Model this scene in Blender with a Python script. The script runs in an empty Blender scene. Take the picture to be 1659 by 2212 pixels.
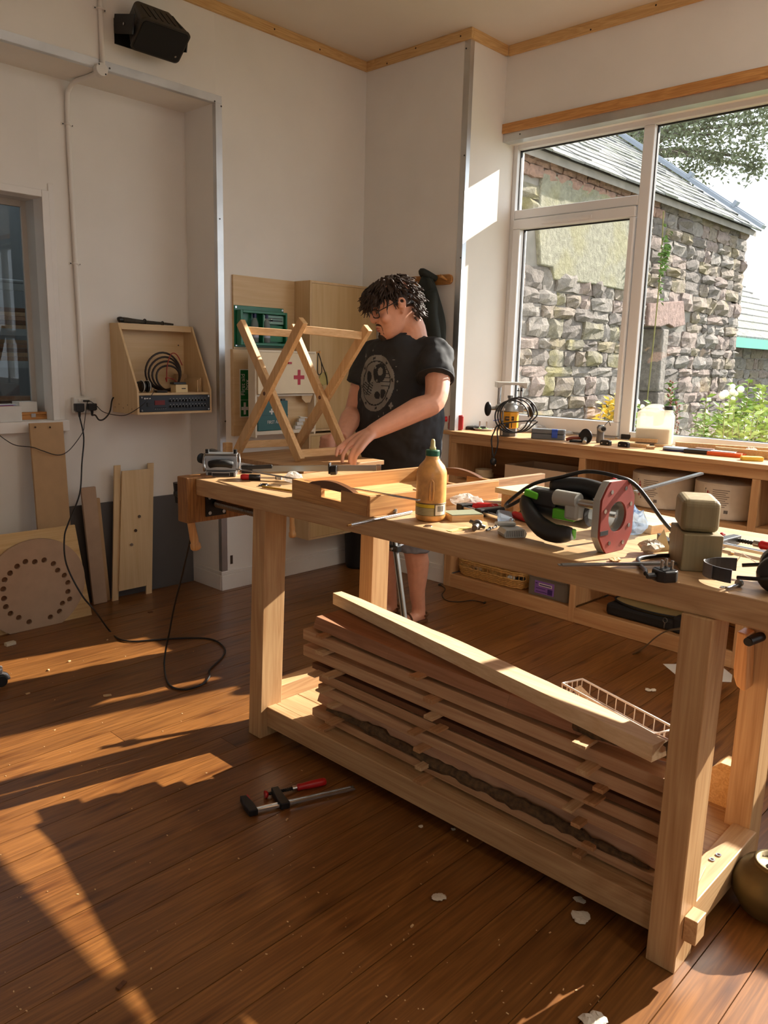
import bpy, bmesh, math, random
from math import sin, cos, pi, radians, sqrt, atan2
from mathutils import Vector, Matrix, Euler
from mathutils.bvhtree import BVHTree
SC = bpy.context.scene
COL = SC.collection
V = Vector
# ------------------------------------------------------------------ camera
FL, CX, CY, CH = 1700.5, 829.5, 1106.0, 1.5
_yaw, _pit, _rol = radians(43.4135), radians(10.9795), radians(1.4789)
_f = V((cos(_yaw)*cos(_pit), sin(_yaw)*cos(_pit), -sin(_pit)))
_r0 = V((sin(_yaw), -cos(_yaw), 0)); _u0 = _r0.cross(_f)
_r = cos(_rol)*_r0 + sin(_rol)*_u0
_u = cos(_rol)*_u0 - sin(_rol)*_r0
cam = bpy.data.cameras.new('camera'); camo = bpy.data.objects.new('camera', cam); COL.objects.link(camo)
cam.sensor_fit = 'VERTICAL'; cam.sensor_height = 36.0; cam.lens = FL/2212*36; cam.clip_start = 0.05
camo.matrix_world = Matrix(((_r.x,_u.x,-_f.x,0),(_r.y,_u.y,-_f.y,0),(_r.z,_u.z,-_f.z,CH),(0,0,0,1)))
SC.camera = camo
# ------------------------------------------------------------------ sky, sun, exposure
w = bpy.data.worlds.new('sky'); SC.world = w; w.use_nodes = True
bg = w.node_tree.nodes['Background']; bg.inputs[0].default_value = (0.86, 0.93, 1.0, 1); bg.inputs[1].default_value = 2.1
SUND = V((1, -0.22, 0.527)).normalized()
sl = bpy.data.lights.new('sun', 'SUN'); sl.energy = 12.5; sl.angle = 0.0093; sl.color = (1, 0.92, 0.80)
so = bpy.data.objects.new('sun', sl); COL.objects.link(so); so.location = (12, -3, 9)
so.rotation_euler = SUND.to_track_quat('Z', 'Y').to_euler()
SC.view_settings.view_transform = 'Standard'; SC.view_settings.look = 'None'
SC.view_settings.gamma = 1; SC.view_settings.use_curve_mapping = False
SC.view_settings.exposure = 0.45
# ------------------------------------------------------------------ picture-to-place helpers: the point seen at (px,py) on a plane of the room
def ray(px, py): return _f + (px-CX)/FL*_r - (py-CY)/FL*_u
def atz(px, py, z): d = ray(px, py); return V((0,0,CH)) + d*((z-CH)/d.z)
def atx(px, py, x): d = ray(px, py); return V((0,0,CH)) + d*(x/d.x)
def aty(px, py, y): d = ray(px, py); return V((0,0,CH)) + d*(y/d.y)
# ------------------------------------------------------------------ materials
MATS = {}
def _new(name):
    m = bpy.data.materials.new(name); m.use_nodes = True; nt = m.node_tree
    return m, nt, nt.nodes['Principled BSDF']
def lin(c):
    return tuple(((x/255)/12.92 if x/255 <= .04045 else ((x/255+.055)/1.055)**2.4) for x in c)
def N(nt, typ, **kw):
    n = nt.nodes.new(typ)
    for k, v in kw.items():
        if k in n.inputs: n.inputs[k].default_value = v
        else: setattr(n, k, v)
    return n
def coords(nt, scale=(1,1,1), rnd=True):
    tc = N(nt, 'ShaderNodeTexCoord'); mp = N(nt, 'ShaderNodeMapping'); mp.inputs['Scale'].default_value = scale
    if rnd:
        oi = N(nt, 'ShaderNodeObjectInfo'); mu = N(nt, 'ShaderNodeVectorMath', operation='SCALE')
        cx = N(nt, 'ShaderNodeCombineXYZ'); nt.links.new(oi.outputs['Random'], cx.inputs[0]); nt.links.new(oi.outputs['Random'], cx.inputs[1]); nt.links.new(oi.outputs['Random'], cx.inputs[2])
        nt.links.new(cx.outputs[0], mu.inputs[0]); mu.inputs['Scale'].default_value = 37.0
        ad = N(nt, 'ShaderNodeVectorMath', operation='ADD'); nt.links.new(tc.outputs['Object'], ad.inputs[0]); nt.links.new(mu.outputs[0], ad.inputs[1])
        nt.links.new(ad.outputs[0], mp.inputs[0])
    else: nt.links.new(tc.outputs['Object'], mp.inputs[0])
    return mp
def ramp(nt, fac, stops):
    r = N(nt, 'ShaderNodeValToRGB'); el = r.color_ramp.elements
    while len(el) < len(stops): el.new(.5)
    for e, (p, c) in zip(el, stops): e.position = p; e.color = (*c, 1)
    nt.links.new(fac, r.inputs[0]); return r
def bump(nt, bs, h, strength, dist=.002):
    b = N(nt, 'ShaderNodeBump'); b.inputs['Strength'].default_value = strength; b.inputs['Distance'].default_value = dist
    nt.links.new(h, b.inputs['Height']); nt.links.new(b.outputs[0], bs.inputs['Normal'])
def plain(name, c, rough=.5, metal=0, var=.06, scale=8, bmp=0, spec=.5, trans=0, alpha=1, coat=0, sss=0):
    if name in MATS: return MATS[name]
    m, nt, bs = _new(name); c = lin(c)
    bs.inputs['Roughness'].default_value = rough; bs.inputs['Metallic'].default_value = metal
    bs.inputs['Specular IOR Level'].default_value = spec; bs.inputs['Transmission Weight'].default_value = trans
    bs.inputs['Alpha'].default_value = alpha; bs.inputs['Coat Weight'].default_value = coat
    if sss: bs.inputs['Subsurface Weight'].default_value = sss; bs.inputs['Subsurface Radius'].default_value = (.01, .004, .002); bs.inputs['Subsurface Scale'].default_value = .5
    mp = coords(nt); no = N(nt, 'ShaderNodeTexNoise', Scale=scale, Detail=4.0); nt.links.new(mp.outputs[0], no.inputs[0])
    lo = tuple(x*(1-var) for x in c); hi = tuple(min(1, x*(1+var)) for x in c)
    r = ramp(nt, no.outputs[0], [(.3, lo), (.7, hi)]); nt.links.new(r.outputs[0], bs.inputs['Base Color'])
    if bmp: bump(nt, bs, no.outputs[0], bmp)
    MATS[name] = m; return m
def wood(name, a, b, axis='x', rough=.55, s=1.0, c=None, bmp=.12, coat=0, ring=5.0, objvar=.0, knots=False, fine=.5, bands=.22):
    """grain running along the local axis; a = light, b = dark tone"""
    if name in MATS: return MATS[name]
    m, nt, bs = _new(name); a = lin(a); b = lin(b)
    st = {'x': (.7, 9, 9), 'y': (9, .7, 9), 'z': (9, 9, .7)}[axis]
    mp = coords(nt, tuple(v*s for v in st))
    n1 = N(nt, 'ShaderNodeTexNoise', Scale=ring*.5, Detail=3.0, Distortion=.6); nt.links.new(mp.outputs[0], n1.inputs[0])
    mp2 = coords(nt, tuple(v*s*(7 if v > 1 else 2.2) for v in st)); n2 = N(nt, 'ShaderNodeTexNoise', Scale=3.0, Detail=5.0); nt.links.new(mp2.outputs[0], n2.inputs[0])
    # rings: fold the slow noise into bands
    mu = N(nt, 'ShaderNodeMath', operation='MULTIPLY'); mu.inputs[1].default_value = 14.0; nt.links.new(n1.outputs[0], mu.inputs[0])
    pp = N(nt, 'ShaderNodeMath', operation='PINGPONG'); pp.inputs[1].default_value = 1.0; nt.links.new(mu.outputs[0], pp.inputs[0])
    mx = N(nt, 'ShaderNodeMath', operation='MULTIPLY_ADD'); mx.inputs[1].default_value = bands; nt.links.new(pp.outputs[0], mx.inputs[0])
    m2 = N(nt, 'ShaderNodeMath', operation='MULTIPLY'); m2.inputs[1].default_value = fine; nt.links.new(n2.outputs[0], m2.inputs[0]); nt.links.new(m2.outputs[0], mx.inputs[2])
    mid = tuple((x+y)/2 for x, y in zip(a, b)) if c is None else lin(c)
    mean = (bands+fine)/2; r = ramp(nt, mx.outputs[0], [(mean-.22, b), (mean, mid), (mean+.22, a)]); out = r.outputs[0]
    if knots:
        mpk = coords(nt, (1.1, 7, 1)); vo = N(nt, 'ShaderNodeTexVoronoi', Scale=1.3); vo.voronoi_dimensions = '2D'; nt.links.new(mpk.outputs[0], vo.inputs[0])
        rk = ramp(nt, vo.outputs['Distance'], [(.0, (.22,.16,.12)), (.07, (.6,.5,.42)), (.16, (1,1,1))])
        nb_ = N(nt, 'ShaderNodeTexNoise', Scale=2.2, Detail=3.0); nt.links.new(coords(nt, (.6,1.6,1)).outputs[0], nb_.inputs[0]); rb2 = ramp(nt, nb_.outputs[0], [(.34, (.72,.66,.62)), (.56, (1,1,1))]); m0 = N(nt, 'ShaderNodeMixRGB', blend_type='MULTIPLY'); m0.inputs[0].default_value = .85; nt.links.new(out, m0.inputs[1]); nt.links.new(rb2.outputs[0], m0.inputs[2]); out = m0.outputs[0]
        mm = N(nt, 'ShaderNodeMixRGB', blend_type='MULTIPLY'); mm.inputs[0].default_value = .8; nt.links.new(out, mm.inputs[1]); nt.links.new(rk.outputs[0], mm.inputs[2]); out = mm.outputs[0]
    if objvar:
        oi = N(nt, 'ShaderNodeObjectInfo'); mr = N(nt, 'ShaderNodeMapRange'); mr.inputs['To Min'].default_value = 1-objvar; mr.inputs['To Max'].default_value = 1+objvar
        nt.links.new(oi.outputs['Random'], mr.inputs[0]); hs = N(nt, 'ShaderNodeHueSaturation'); nt.links.new(mr.outputs[0], hs.inputs['Value']); nt.links.new(out, hs.inputs['Color']); out = hs.outputs[0]
    nt.links.new(out, bs.inputs['Base Color'])
    bs.inputs['Roughness'].default_value = rough; bs.inputs['Coat Weight'].default_value = coat; bs.inputs['Coat Roughness'].default_value = .25
    if bmp: bump(nt, bs, n2.outputs[0], bmp, .001)
    MATS[name] = m; return m
def emit(name, c, s):
    if name in MATS: return MATS[name]
    m, nt, bs = _new(name); bs.inputs['Emission Color'].default_value = (*lin(c), 1); bs.inputs['Emission Strength'].default_value = s
    bs.inputs['Base Color'].default_value = (*lin(c), 1); MATS[name] = m; return m
def glass(name, tint=(255,255,255), rough=0.0, mixr=.08):
    """thin pane: mostly clear, a little mirror"""
    if name in MATS: return MATS[name]
    m = bpy.data.materials.new(name); m.use_nodes = True; nt = m.node_tree; nt.nodes.clear()
    o = N(nt, 'ShaderNodeOutputMaterial'); t = N(nt, 'ShaderNodeBsdfTransparent'); t.inputs[0].default_value = (*lin(tint), 1)
    g = N(nt, 'ShaderNodeBsdfGlossy'); g.inputs['Roughness'].default_value = rough
    lw = N(nt, 'ShaderNodeLayerWeight'); lw.inputs[0].default_value = .5; pw = N(nt, 'ShaderNodeMath', operation='POWER'); pw.inputs[1].default_value = 4.0; nt.links.new(lw.outputs['Facing'], pw.inputs[0])
    mu = N(nt, 'ShaderNodeMath', operation='MULTIPLY_ADD'); mu.inputs[1].default_value = .7; mu.inputs[2].default_value = mixr*.4; nt.links.new(pw.outputs[0], mu.inputs[0])
    mx = N(nt, 'ShaderNodeMixShader'); nt.links.new(mu.outputs[0], mx.inputs[0]); nt.links.new(t.outputs[0], mx.inputs[1]); nt.links.new(g.outputs[0], mx.inputs[2]); nt.links.new(mx.outputs[0], o.inputs[0])
    MATS[name] = m; return m
def cloudy(name, c, a=.5, rough=.3):
    """milky see-through plastic: part clear, part diffuse"""
    if name in MATS: return MATS[name]
    m = bpy.data.materials.new(name); m.use_nodes = True; nt = m.node_tree; nt.nodes.clear()
    o = N(nt, 'ShaderNodeOutputMaterial'); t = N(nt, 'ShaderNodeBsdfTransparent'); t.inputs[0].default_value = (*lin(c), 1)
    p = N(nt, 'ShaderNodeBsdfPrincipled'); p.inputs['Base Color'].default_value = (*lin(c), 1); p.inputs['Roughness'].default_value = rough
    tl = N(nt, 'ShaderNodeBsdfTranslucent'); tl.inputs[0].default_value = (*lin(c), 1)
    a1 = N(nt, 'ShaderNodeMixShader'); a1.inputs[0].default_value = .45; nt.links.new(p.outputs[0], a1.inputs[1]); nt.links.new(tl.outputs[0], a1.inputs[2])
    mx = N(nt, 'ShaderNodeMixShader'); mx.inputs[0].default_value = a; nt.links.new(t.outputs[0], mx.inputs[1]); nt.links.new(a1.outputs[0], mx.inputs[2]); nt.links.new(mx.outputs[0], o.inputs[0])
    MATS[name] = m; return m
# ------------------------------------------------------------------ mesh builder
class G:
    def __init__(s): s.v = []; s.f = []
    def add(s, vs, fs):
        o = len(s.v); s.v += [V(p) for p in vs]; s.f += [tuple(i+o for i in f) for f in fs]; return s
    def hexa(s, p):   # p: 4 bottom (ccw) + 4 top
        return s.add(p, [(3,2,1,0),(4,5,6,7),(0,1,5,4),(1,2,6,5),(2,3,7,6),(3,0,4,7)])
    def box(s, x0, y0, z0, x1, y1, z1):
        if x0 > x1: x0, x1 = x1, x0
        if y0 > y1: y0, y1 = y1, y0
        if z0 > z1: z0, z1 = z1, z0
        return s.hexa([(x0,y0,z0),(x1,y0,z0),(x1,y1,z0),(x0,y1,z0),(x0,y0,z1),(x1,y0,z1),(x1,y1,z1),(x0,y1,z1)])
    def cbox(s, c, d, rot=(0,0,0)):
        m = Euler(rot).to_matrix(); h = V(d)/2; c = V(c)
        return s.hexa([c + m @ V((x*h.x, y*h.y, z*h.z)) for z in (-1,1) for x, y in ((-1,-1),(1,-1),(1,1),(-1,1))])
    def beam(s, a, b, wd, ht, up=(0,0,1)):   # bar from a to b, section wd (sideways) x ht (along up)
        a = V(a); b = V(b); d = (b-a).normalized(); u = V(up); sd = d.cross(u).normalized(); u = sd.cross(d).normalized()
        P = []
        for q in (a, b): P += [q - sd*wd/2 - u*ht/2, q + sd*wd/2 - u*ht/2, q + sd*wd/2 + u*ht/2, q - sd*wd/2 + u*ht/2]
        return s.hexa(P)
    def prism(s, poly, o, ux, uy, h):   # polygon in (ux,uy) from o, pushed by h (both ends capped)
        o = V(o); ux = V(ux); uy = V(uy); h = V(h); n = len(poly)
        b = [o + ux*x + uy*y for x, y in poly]
        flip = ux.cross(uy).dot(h) < 0
        fs = [tuple(range(n))[::-1], tuple(range(n, 2*n))] + [(i, (i+1) % n, n+(i+1) % n, n+i) for i in range(n)]
        if flip: fs = [f[::-1] for f in fs]
        return s.add(b + [p+h for p in b], fs)
    def ringed(s, rings, cap=True, closed=False):
        n = len(rings[0]); o = []; fs = []
        for r in rings: o += list(r)
        k = len(rings)
        for j in range(k if closed else k-1):
            a = j*n; b = ((j+1) % k)*n
            for i in range(n): fs.append((a+i, a+(i+1) % n, b+(i+1) % n, b+i))
        if cap and not closed: fs += [tuple(range(n))[::-1], tuple(range((k-1)*n, k*n))]
        return s.add(o, fs)
    def cyl(s, a, b, r, r2=None, n=16, cap=True):
        return s.tube([a, b], [r, r if r2 is None else r2], n, cap)
    def tube(s, pts, r, n=8, cap=True, closed=False, flat=1.0, up=None):
        pts = [V(p) for p in pts]; k = len(pts); rr = r if isinstance(r, (list, tuple)) else [r]*k
        rings = []; pu = None
        for i, p in enumerate(pts):
            if closed: d = pts[(i+1) % k] - pts[i-1]
            else: d = pts[min(i+1, k-1)] - pts[max(i-1, 0)]
            d.normalize()
            if pu is None:
                u = V(up) if up else (V((0,0,1)) if abs(d.z) < .9 else V((1,0,0)))
            else: u = pu
            sd = d.cross(u)
            if sd.length < 1e-5: sd = d.orthogonal()
            sd.normalize(); u = sd.cross(d); pu = u
            rings.append([p + (sd*cos(2*pi*j/n) + u*sin(2*pi*j/n)*flat)*rr[i] for j in range(n)])
        return s.ringed(rings, cap, closed)
    def lathe(s, prof, c=(0,0,0), axis=(0,0,1), n=24, cap=True):
        c = V(c); ax = V(axis).normalized(); e = ax.orthogonal().normalized(); g = ax.cross(e)
        return s.ringed([[c + ax*h + (e*cos(2*pi*j/n) + g*sin(2*pi*j/n))*max(r, 1e-5) for j in range(n)] for r, h in prof], cap)
    def ball(s, c, r, n=16, m=10, rot=None):
        c = V(c); r = V(r) if hasattr(r, '__len__') else V((r, r, r)); R = rot or Matrix.Identity(3); rings = []
        for k in range(m+1):
            t = -pi/2 + pi*k/m
            rings.append([c + R @ V((r.x*max(cos(t), .003)*cos(2*pi*j/n), r.y*max(cos(t), .003)*sin(2*pi*j/n), r.z*sin(t))) for j in range(n)])
        return s.ringed(rings)
    def rbox(s, x0, y0, z0, x1, y1, z1, r=.01, n=4):    # box with rounded vertical corners
        pts = []
        for cx, cy, a in ((x1-r, y1-r, 0), (x0+r, y1-r, pi/2), (x0+r, y0+r, pi), (x1-r, y0+r, 1.5*pi)):
            for i in range(n+1): t = a + i/n*pi/2; pts.append((cx + r*cos(t), cy + r*sin(t)))
        return s.ringed([[V((x, y, z)) for x, y in pts] for z in (z0, z1)])
    def xf(s, m): s.v = [m @ p for p in s.v]; return s
def mloc(loc, rz=0, rx=0, ry=0): return Matrix.Translation(V(loc)) @ Euler((rx, ry, rz)).to_matrix().to_4x4()
def pm(o):
    m = mloc(o.location, o.rotation_euler.z, o.rotation_euler.x, o.rotation_euler.y)
    return pm(o.parent) @ m if o.parent else m
def tag(o, label=None, cat=None, group=None, kind=None):
    for k, v in (('label', label), ('category', cat), ('group', group), ('kind', kind)):
        if v: o[k] = v
    return o
def build(name, g, mat, parent=None, world=False, bev=0, smooth=False, seg=2, sub=0, fix=True, ang=40):
    me = bpy.data.meshes.new(name)
    vs = g.v
    if parent is not None and world:
        inv = pm(parent).inverted(); vs = [inv @ p for p in vs]
    me.from_pydata([tuple(p) for p in vs], [], g.f); 
    if fix:
        b = bmesh.new(); b.from_mesh(me); bmesh.ops.recalc_face_normals(b, faces=b.faces[:]); b.to_mesh(me); b.free()
    for mm in (mat if isinstance(mat, (list, tuple)) else [mat]): me.materials.append(mm)
    o = bpy.data.objects.new(name, me); COL.objects.link(o); o.parent = parent
    if bev:
        md = o.modifiers.new('b', 'BEVEL'); md.width = bev; md.segments = seg; md.limit_method = 'ANGLE'; md.angle_limit = radians(35)
    if sub:
        md = o.modifiers.new('s', 'SUBSURF'); md.levels = sub; md.render_levels = sub
    if smooth:
        me.polygons.foreach_set('use_smooth', [True]*len(me.polygons))
        if smooth == 2:
            md = o.modifiers.new('e', 'EDGE_SPLIT'); md.split_angle = radians(ang)
    return o
def one(name, g, mat, label, cat, loc=(0,0,0), group=None, **kw):
    """a thing that is one mesh, vertices given in world coordinates, origin at loc"""
    e = V(loc); g.v = [p-e for p in g.v]
    o = build(name, g, mat, None, **kw); o.location = e; return tag(o, label, cat, group)
def T(name, label, cat, loc=(0,0,0), rz=0, group=None, rx=0, ry=0):
    o = bpy.data.objects.new(name, None); COL.objects.link(o); o.empty_display_size = .05
    o.location = V(loc); o.rotation_euler = (rx, ry, rz); return tag(o, label, cat, group)
def S(name, g, mat, parent=None, **kw):
    o = build(name, g, mat, parent, **kw)
    if parent is None: o['kind'] = 'structure'
    return o
def copy_tree(o, parent=None):
    c = o.copy(); COL.objects.link(c); c.parent = parent
    for ch in list(o.children): copy_tree(ch, c)
    return c
def text(name, s, size, mat, parent, m, ext=.0004, align='CENTER', sx=1.0):
    cu = bpy.data.curves.new(name, 'FONT'); cu.body = s; cu.size = size; cu.extrude = ext; cu.align_x = align; cu.align_y = 'CENTER'; cu.resolution_u = 3
    t = bpy.data.objects.new(name, cu); COL.objects.link(t)
    me = bpy.data.meshes.new_from_object(t.evaluated_get(bpy.context.evaluated_depsgraph_get()))
    bpy.data.objects.remove(t); me.materials.clear(); me.materials.append(mat)
    me.transform(m @ Matrix.Diagonal((sx, 1, 1, 1)))
    o = bpy.data.objects.new(name, me); COL.objects.link(o); o.parent = parent; return o
def bez(pts, k=8, closed=False):    # smooth polyline through the points
    P = [V(p) for p in pts]; n = len(P); out = []
    for i in range(n if closed else n-1):
        a = P[i-1] if (i > 0 or closed) else P[0]; b = P[i]; c = P[(i+1) % n]; d = P[(i+2) % n] if (i+2 < n or closed) else P[n-1]
        for j in range(k):
            t = j/k; out.append(.5*((2*b) + (c-a)*t + (2*a-5*b+4*c-d)*t*t + (3*b-a-3*c+d)*t**3))
    if not closed: out.append(P[-1])
    return out
rng = random.Random(7)
# ================================================================== THE ROOM
YB, YA, XP, YR, XW, ZC = 4.133, 4.4625, 4.085, 3.245, 4.464, 3.463
XA = 2.862          # right cheek of the recess
ZA = 2.935          # soffit of the recess
paint = plain('white wall paint', (232,228,221), .75, var=.03, scale=3, bmp=.03)
paintc = plain('ceiling paint', (222,214,202), .8, var=.03, scale=2)
skirt = plain('white gloss skirting', (230,226,220), .45, var=.02)
pine = wood('pale pine batten', (226,190,132), (190,144,86), 'x', .6, s=1.2)
pine_y = wood('pale pine batten along', (226,190,132), (190,144,86), 'y', .6, s=1.2)
pine_o = wood('orange pine strip', (214,160,96), (170,112,56), 'y', .5, s=1.2)
alu = plain('aluminium angle', (206,208,210), .42, 1.0, var=.12, scale=5)
upvc = plain('white upvc', (226,226,226), .3, var=.015)
rubber = plain('black rubber', (14,14,15), .6)
pane_m = glass('window glass')
# --- floor
sub = plain('dark gap', (30,18,9), .9)
S('floor', G().box(-3.0,-5.0,-.06,XW+.3,YA,-.022), sub)
fl_ = bpy.data.objects['floor']
fboard = wood('stained pine floorboard', (152,100,50), (94,56,24), 'x', .36, s=.8, c=(124,79,37), bmp=.06, coat=.2, objvar=.10, knots=True, fine=.42, bands=.16)
rb = random.Random(3); y = .843 - .1155*12; k = 0
while y < YA - .01:
    y1 = min(y+.1155, YA); cut = rb.uniform(.2, 3.6) if k % 3 == 1 else None
    segs = [(-1.6, XW+.2)] if cut is None else [(-1.6, cut), (cut+.002, XW+.2)]
    for a, b in segs:
        g = G().box(-(b-a)/2, -.05775+.0013, -.022, (b-a)/2, y1-y-.05775-.0013, 0)
        o = build('floor_board', g, fboard, fl_); o.location = ((a+b)/2, y+.05775, rb.uniform(-.0006, .0006))
    y += .1155; k += 1
S('floor_rear', G().box(-3.0,-5.0,-.021,XW+.2,.843-.1155*12-.001,0), fboard); S('floor_side', G().box(-3.0,.843-.1155*12,-.021,-1.602,YA,0), fboard)
# --- ceiling and walls
S('ceiling', G().box(-3.1,-5.1,ZC,XW+.4,YA+.1,ZC+.1), paintc)
def wl(name, *b): return S(name, G().box(*b), paint)
wl('wall_back', XA, YB, 0, XP+.4, YA+.1, ZC)                 # right of the recess
wl('wall_back_head', -3.0, YB, ZA, XA, YA+.1, ZC)            # above the recess
wl('wall_back_left', -3.0, YB, 0, .2, YB+.45, ZA)
wl('wall_pier', XP, YR, 0, XW+.25, YB, ZC)
# recess back wall with the opening of the inner window
WX0, WX1, WZ0, WZ1 = .75, 1.957, 1.113, 2.312
wl('wall_recess', WX1, YA, 0, XA, YA+.1, ZA); wl('wall_recess_under', WX0, YA, 0, WX1, YA+.1, WZ0)
wl('wall_recess_over', WX0, YA, WZ1, WX1, YA+.1, ZA); wl('wall_recess_left', .2, YA, 0, WX0, YA+.1, ZA)
# window wall
wl('wall_window_head', XW, -5, 2.902, XW+.3, YR, ZC)
wl('wall_window_under', XW, -5, 0, XW+.3, YR, 1.03)
wl('wall_window_rear', XW, -5, 1.03, XW+.3, -3.6, 2.902)
wl('wall_window_pier', XW, -1.35, 1.03, XW+.3, -.85, 2.902)
wl('wall_left', -3.1, -5, 0, -3.0, YB+.3, .9); wl('wall_left_head', -3.1, -5, 2.8, -3.0, YB+.3, ZC)
for a, b in ((-5,-4.2),(-2.6,YB+.3)): wl('wall_left_pier', -3.1, a, .9, -3.0, b, 2.8)
wl('wall_front', -3.0, -5.1, 0, XW+.3, -5.0, ZC)
# --- trims: ceiling battens
bt = .058; bw = .022
def strim(name, g, m, **kw): return S(name, g, m, **kw)
strim('trim_1', G().box(-3.0, YB-bw, ZC-bt, XP-bw, YB, ZC), pine, bev=.002)
strim('trim_2', G().box(XP-bw, YR-bw, ZC-bt, XP, YB, ZC), pine_y, bev=.002)
strim('trim_3', G().box(XP, YR-bw, ZC-bt, XW-bw, YR, ZC), pine, bev=.002)
strim('trim_4', G().box(XW-bw, -5, ZC-bt, XW, YR-bw, ZC), pine_y, bev=.002)
hole = plain('screw hole', (60,40,22), .8)
for nm, pts in (('trim_1', [aty(593,63,YB-bw), aty(691,107,YB-bw)]), ('trim_2', [atx(836,137,XP-bw), atx(898,104,XP-bw), atx(995,78,XP-bw)]), ('trim_4', [atx(1276,64,XW-bw), atx(1417,11,XW-bw)])):
    for p in pts:
        n = V((0,-1,0)) if nm == 'trim_1' else V((-1,0,0))
        g = G().cyl(p+n*.0008, p-n*.002, .0055, n=10); build('screw_hole', g, hole, bpy.data.objects[nm])
strim('trim_5', G().box(XW-.02, -3.6, 2.949, XW, YR, 3.005), pine_o, bev=.002)           # strip over the window
strim('trim_6', G().box(XW-.004, -3.6, 2.898, XW-.0004, YR-.001, 2.9485).box(XW-.0004, -3.6, 2.898, XW+.07, YR-.001, 2.9015), alu)
strim('trim_7', G().box(XP-.003, YR-.003, .125, XP-.0004, YR+.042, ZC-bt-.0005).box(XP-.0004, YR-.003, .125, XP+.034, YR-.0004, ZC-bt-.0005), alu)   # pier corner angle
strim('trim_8', G().box(-3, YB-.003, ZA, XA+.04, YB-.0004, ZA+.04).box(-3, YB-.002, ZA-.003, XA-.003, YB+.03, ZA-.0004), alu)
strim('trim_9', G().box(XA-.003, YB-.003, .125, XA+.04, YB-.0004, ZA-.0005).box(XA-.003, YB-.0004, .125, XA-.0004, YB+.03, ZA-.004), alu)
scr = plain('dark screw head', (70,70,72), .4, .8)
for nm, pts, ax in (('trim_9', [aty(474,473,YB), aty(477,230,YB), aty(486,910,YB), aty(489,1235,YB), aty(488,1080,YB)], (0,-1,0)), ('trim_7', [atx(996,557,XP), atx(1004,336,XP), atx(1008,105,XP)], (-1,0,0)),
                    ('trim_8', [aty(463,219,YB), aty(236,148,YB)], (0,-1,0)), ('trim_6', [atx(1395,205,XW), atx(1124,290,XW)], (-1,0,0))):
    for p in pts: build('screw', G().cyl(p+V(ax)*.0035, p+V(ax)*.0055, .005, n=8), scr, bpy.data.objects[nm])
# --- skirtings (two-step white)
def sk(name, x0, y0, x1, y1):
    S(name, G().box(x0,y0,0,x1,y1,.10).box(min(x0,x1)+(0.004 if abs(x1-x0)<.1 else 0), min(y0,y1)+(.004 if abs(y1-y0)<.1 else 0), .1, x1, y1, .125), skirt, bev=.003)
sk('baseboard_back', XA-.012, YB-.014, XP-.012, YB); sk('baseboard_pier', XP-.014, YR, XP, YB); sk('baseboard_cheek', XA-.014, YB, XA, YA); sk('baseboard_return', XP-.014, YR-.014, XW, YR)
build('plate', G().box(2.925,YB-.003,.165,2.943,YB,.222), plain('steel plate', (120,112,104), .4, .9), bpy.data.objects['baseboard_back'])
# --- big window: frame, mullions, transom, opening sash, panes
FX0, FX1, GX = 4.585, 4.66, 4.625
win = tag(bpy.data.objects.new('window_1', None), kind='structure'); COL.objects.link(win); win.location = (FX0, 1.2, 1.03)
def wf(name, *b, m=upvc, bev=.006): return build(name, G().box(*b), m, win, world=True, bev=bev)
WB, WT = 1.035, 2.925
wf('head', FX0, -.79, 2.872, FX1, 3.212, WT); wf('jamb', FX0, 3.212, WB, FX1, YR, WT); wf('jamb', FX0, -.85, WB, FX1, -.79, WT)
wf('sill_rail', FX0, -.79, WB, FX1, .70, 1.098); wf('sill_rail', FX0, .768, WB, FX1, 2.265, 1.098); wf('sill_rail', FX0, 2.333, WB, FX1, 3.212, 1.060)
wf('mullion', FX0, 2.265, WB, FX1, 2.333, 2.872); wf('mullion', FX0, .70, WB, FX1, .768, 2.872)
wf('transom', FX0, 2.333, 2.436, FX1, 3.212, 2.494)
# sash: outer ring a little proud of the frame
sx0 = FX0-.016
sash = build('sash', G().box(sx0,2.340,1.150,FX1,2.372,2.370).box(sx0,3.152,1.150,FX1,3.208,2.370).box(sx0,2.340,2.370,FX1,3.208,2.432).box(sx0,2.340,1.062,FX1,3.208,1.150), upvc, win, world=True, bev=.006)
build('vent', G().box(sx0-.012, 2.62, 2.385, sx0, 2.98, 2.408).box(sx0-.016,2.64,2.390,sx0-.012,2.96,2.402), upvc, sash, world=True, bev=.003)
def pane(y0, z0, y1, z1):
    build('pane', G().box(GX,y0,z0,GX+.006,y1,z1), pane_m, win, world=True)
    t = .007
    build('gasket', G().box(GX-.005,y0,z1-t,GX+.012,y1,z1+.004).box(GX-.005,y1-t,z0,GX+.012,y1+.004,z1).box(GX-.002,y0-.004,z0,GX+.01,y0+.004,z1).box(GX-.002,y0,z0-.004,GX+.01,y1,z0+.003), rubber, win, world=True)
pane(2.333, 2.494, 3.212, 2.872); pane(2.372, 1.150, 3.152, 2.370); pane(.768, 1.098, 2.265, 2.872); pane(-.79, 1.098, .70, 2.872)
S('wall_window_soffit', G().box(XW, -3.6, 2.925, FX1+.08, YR, 2.93), paint)
win3 = tag(bpy.data.objects.new('window_3', None), kind='structure'); COL.objects.link(win3); win3.location = (FX0, -2.5, 1.03)
for nm, b in (('head',(FX0,-3.6,2.86,FX1,-1.35,WT)),('sill_rail',(FX0,-3.6,WB,FX1,-1.35,1.1)),('jamb',(FX0,-3.6,WB,FX1,-3.54,WT)),('jamb',(FX0,-1.41,WB,FX1,-1.35,WT)),('mullion',(FX0,-2.5,WB,FX1,-2.43,WT))):
    build(nm, G().box(*b), upvc, win3, world=True, bev=.006)
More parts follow.
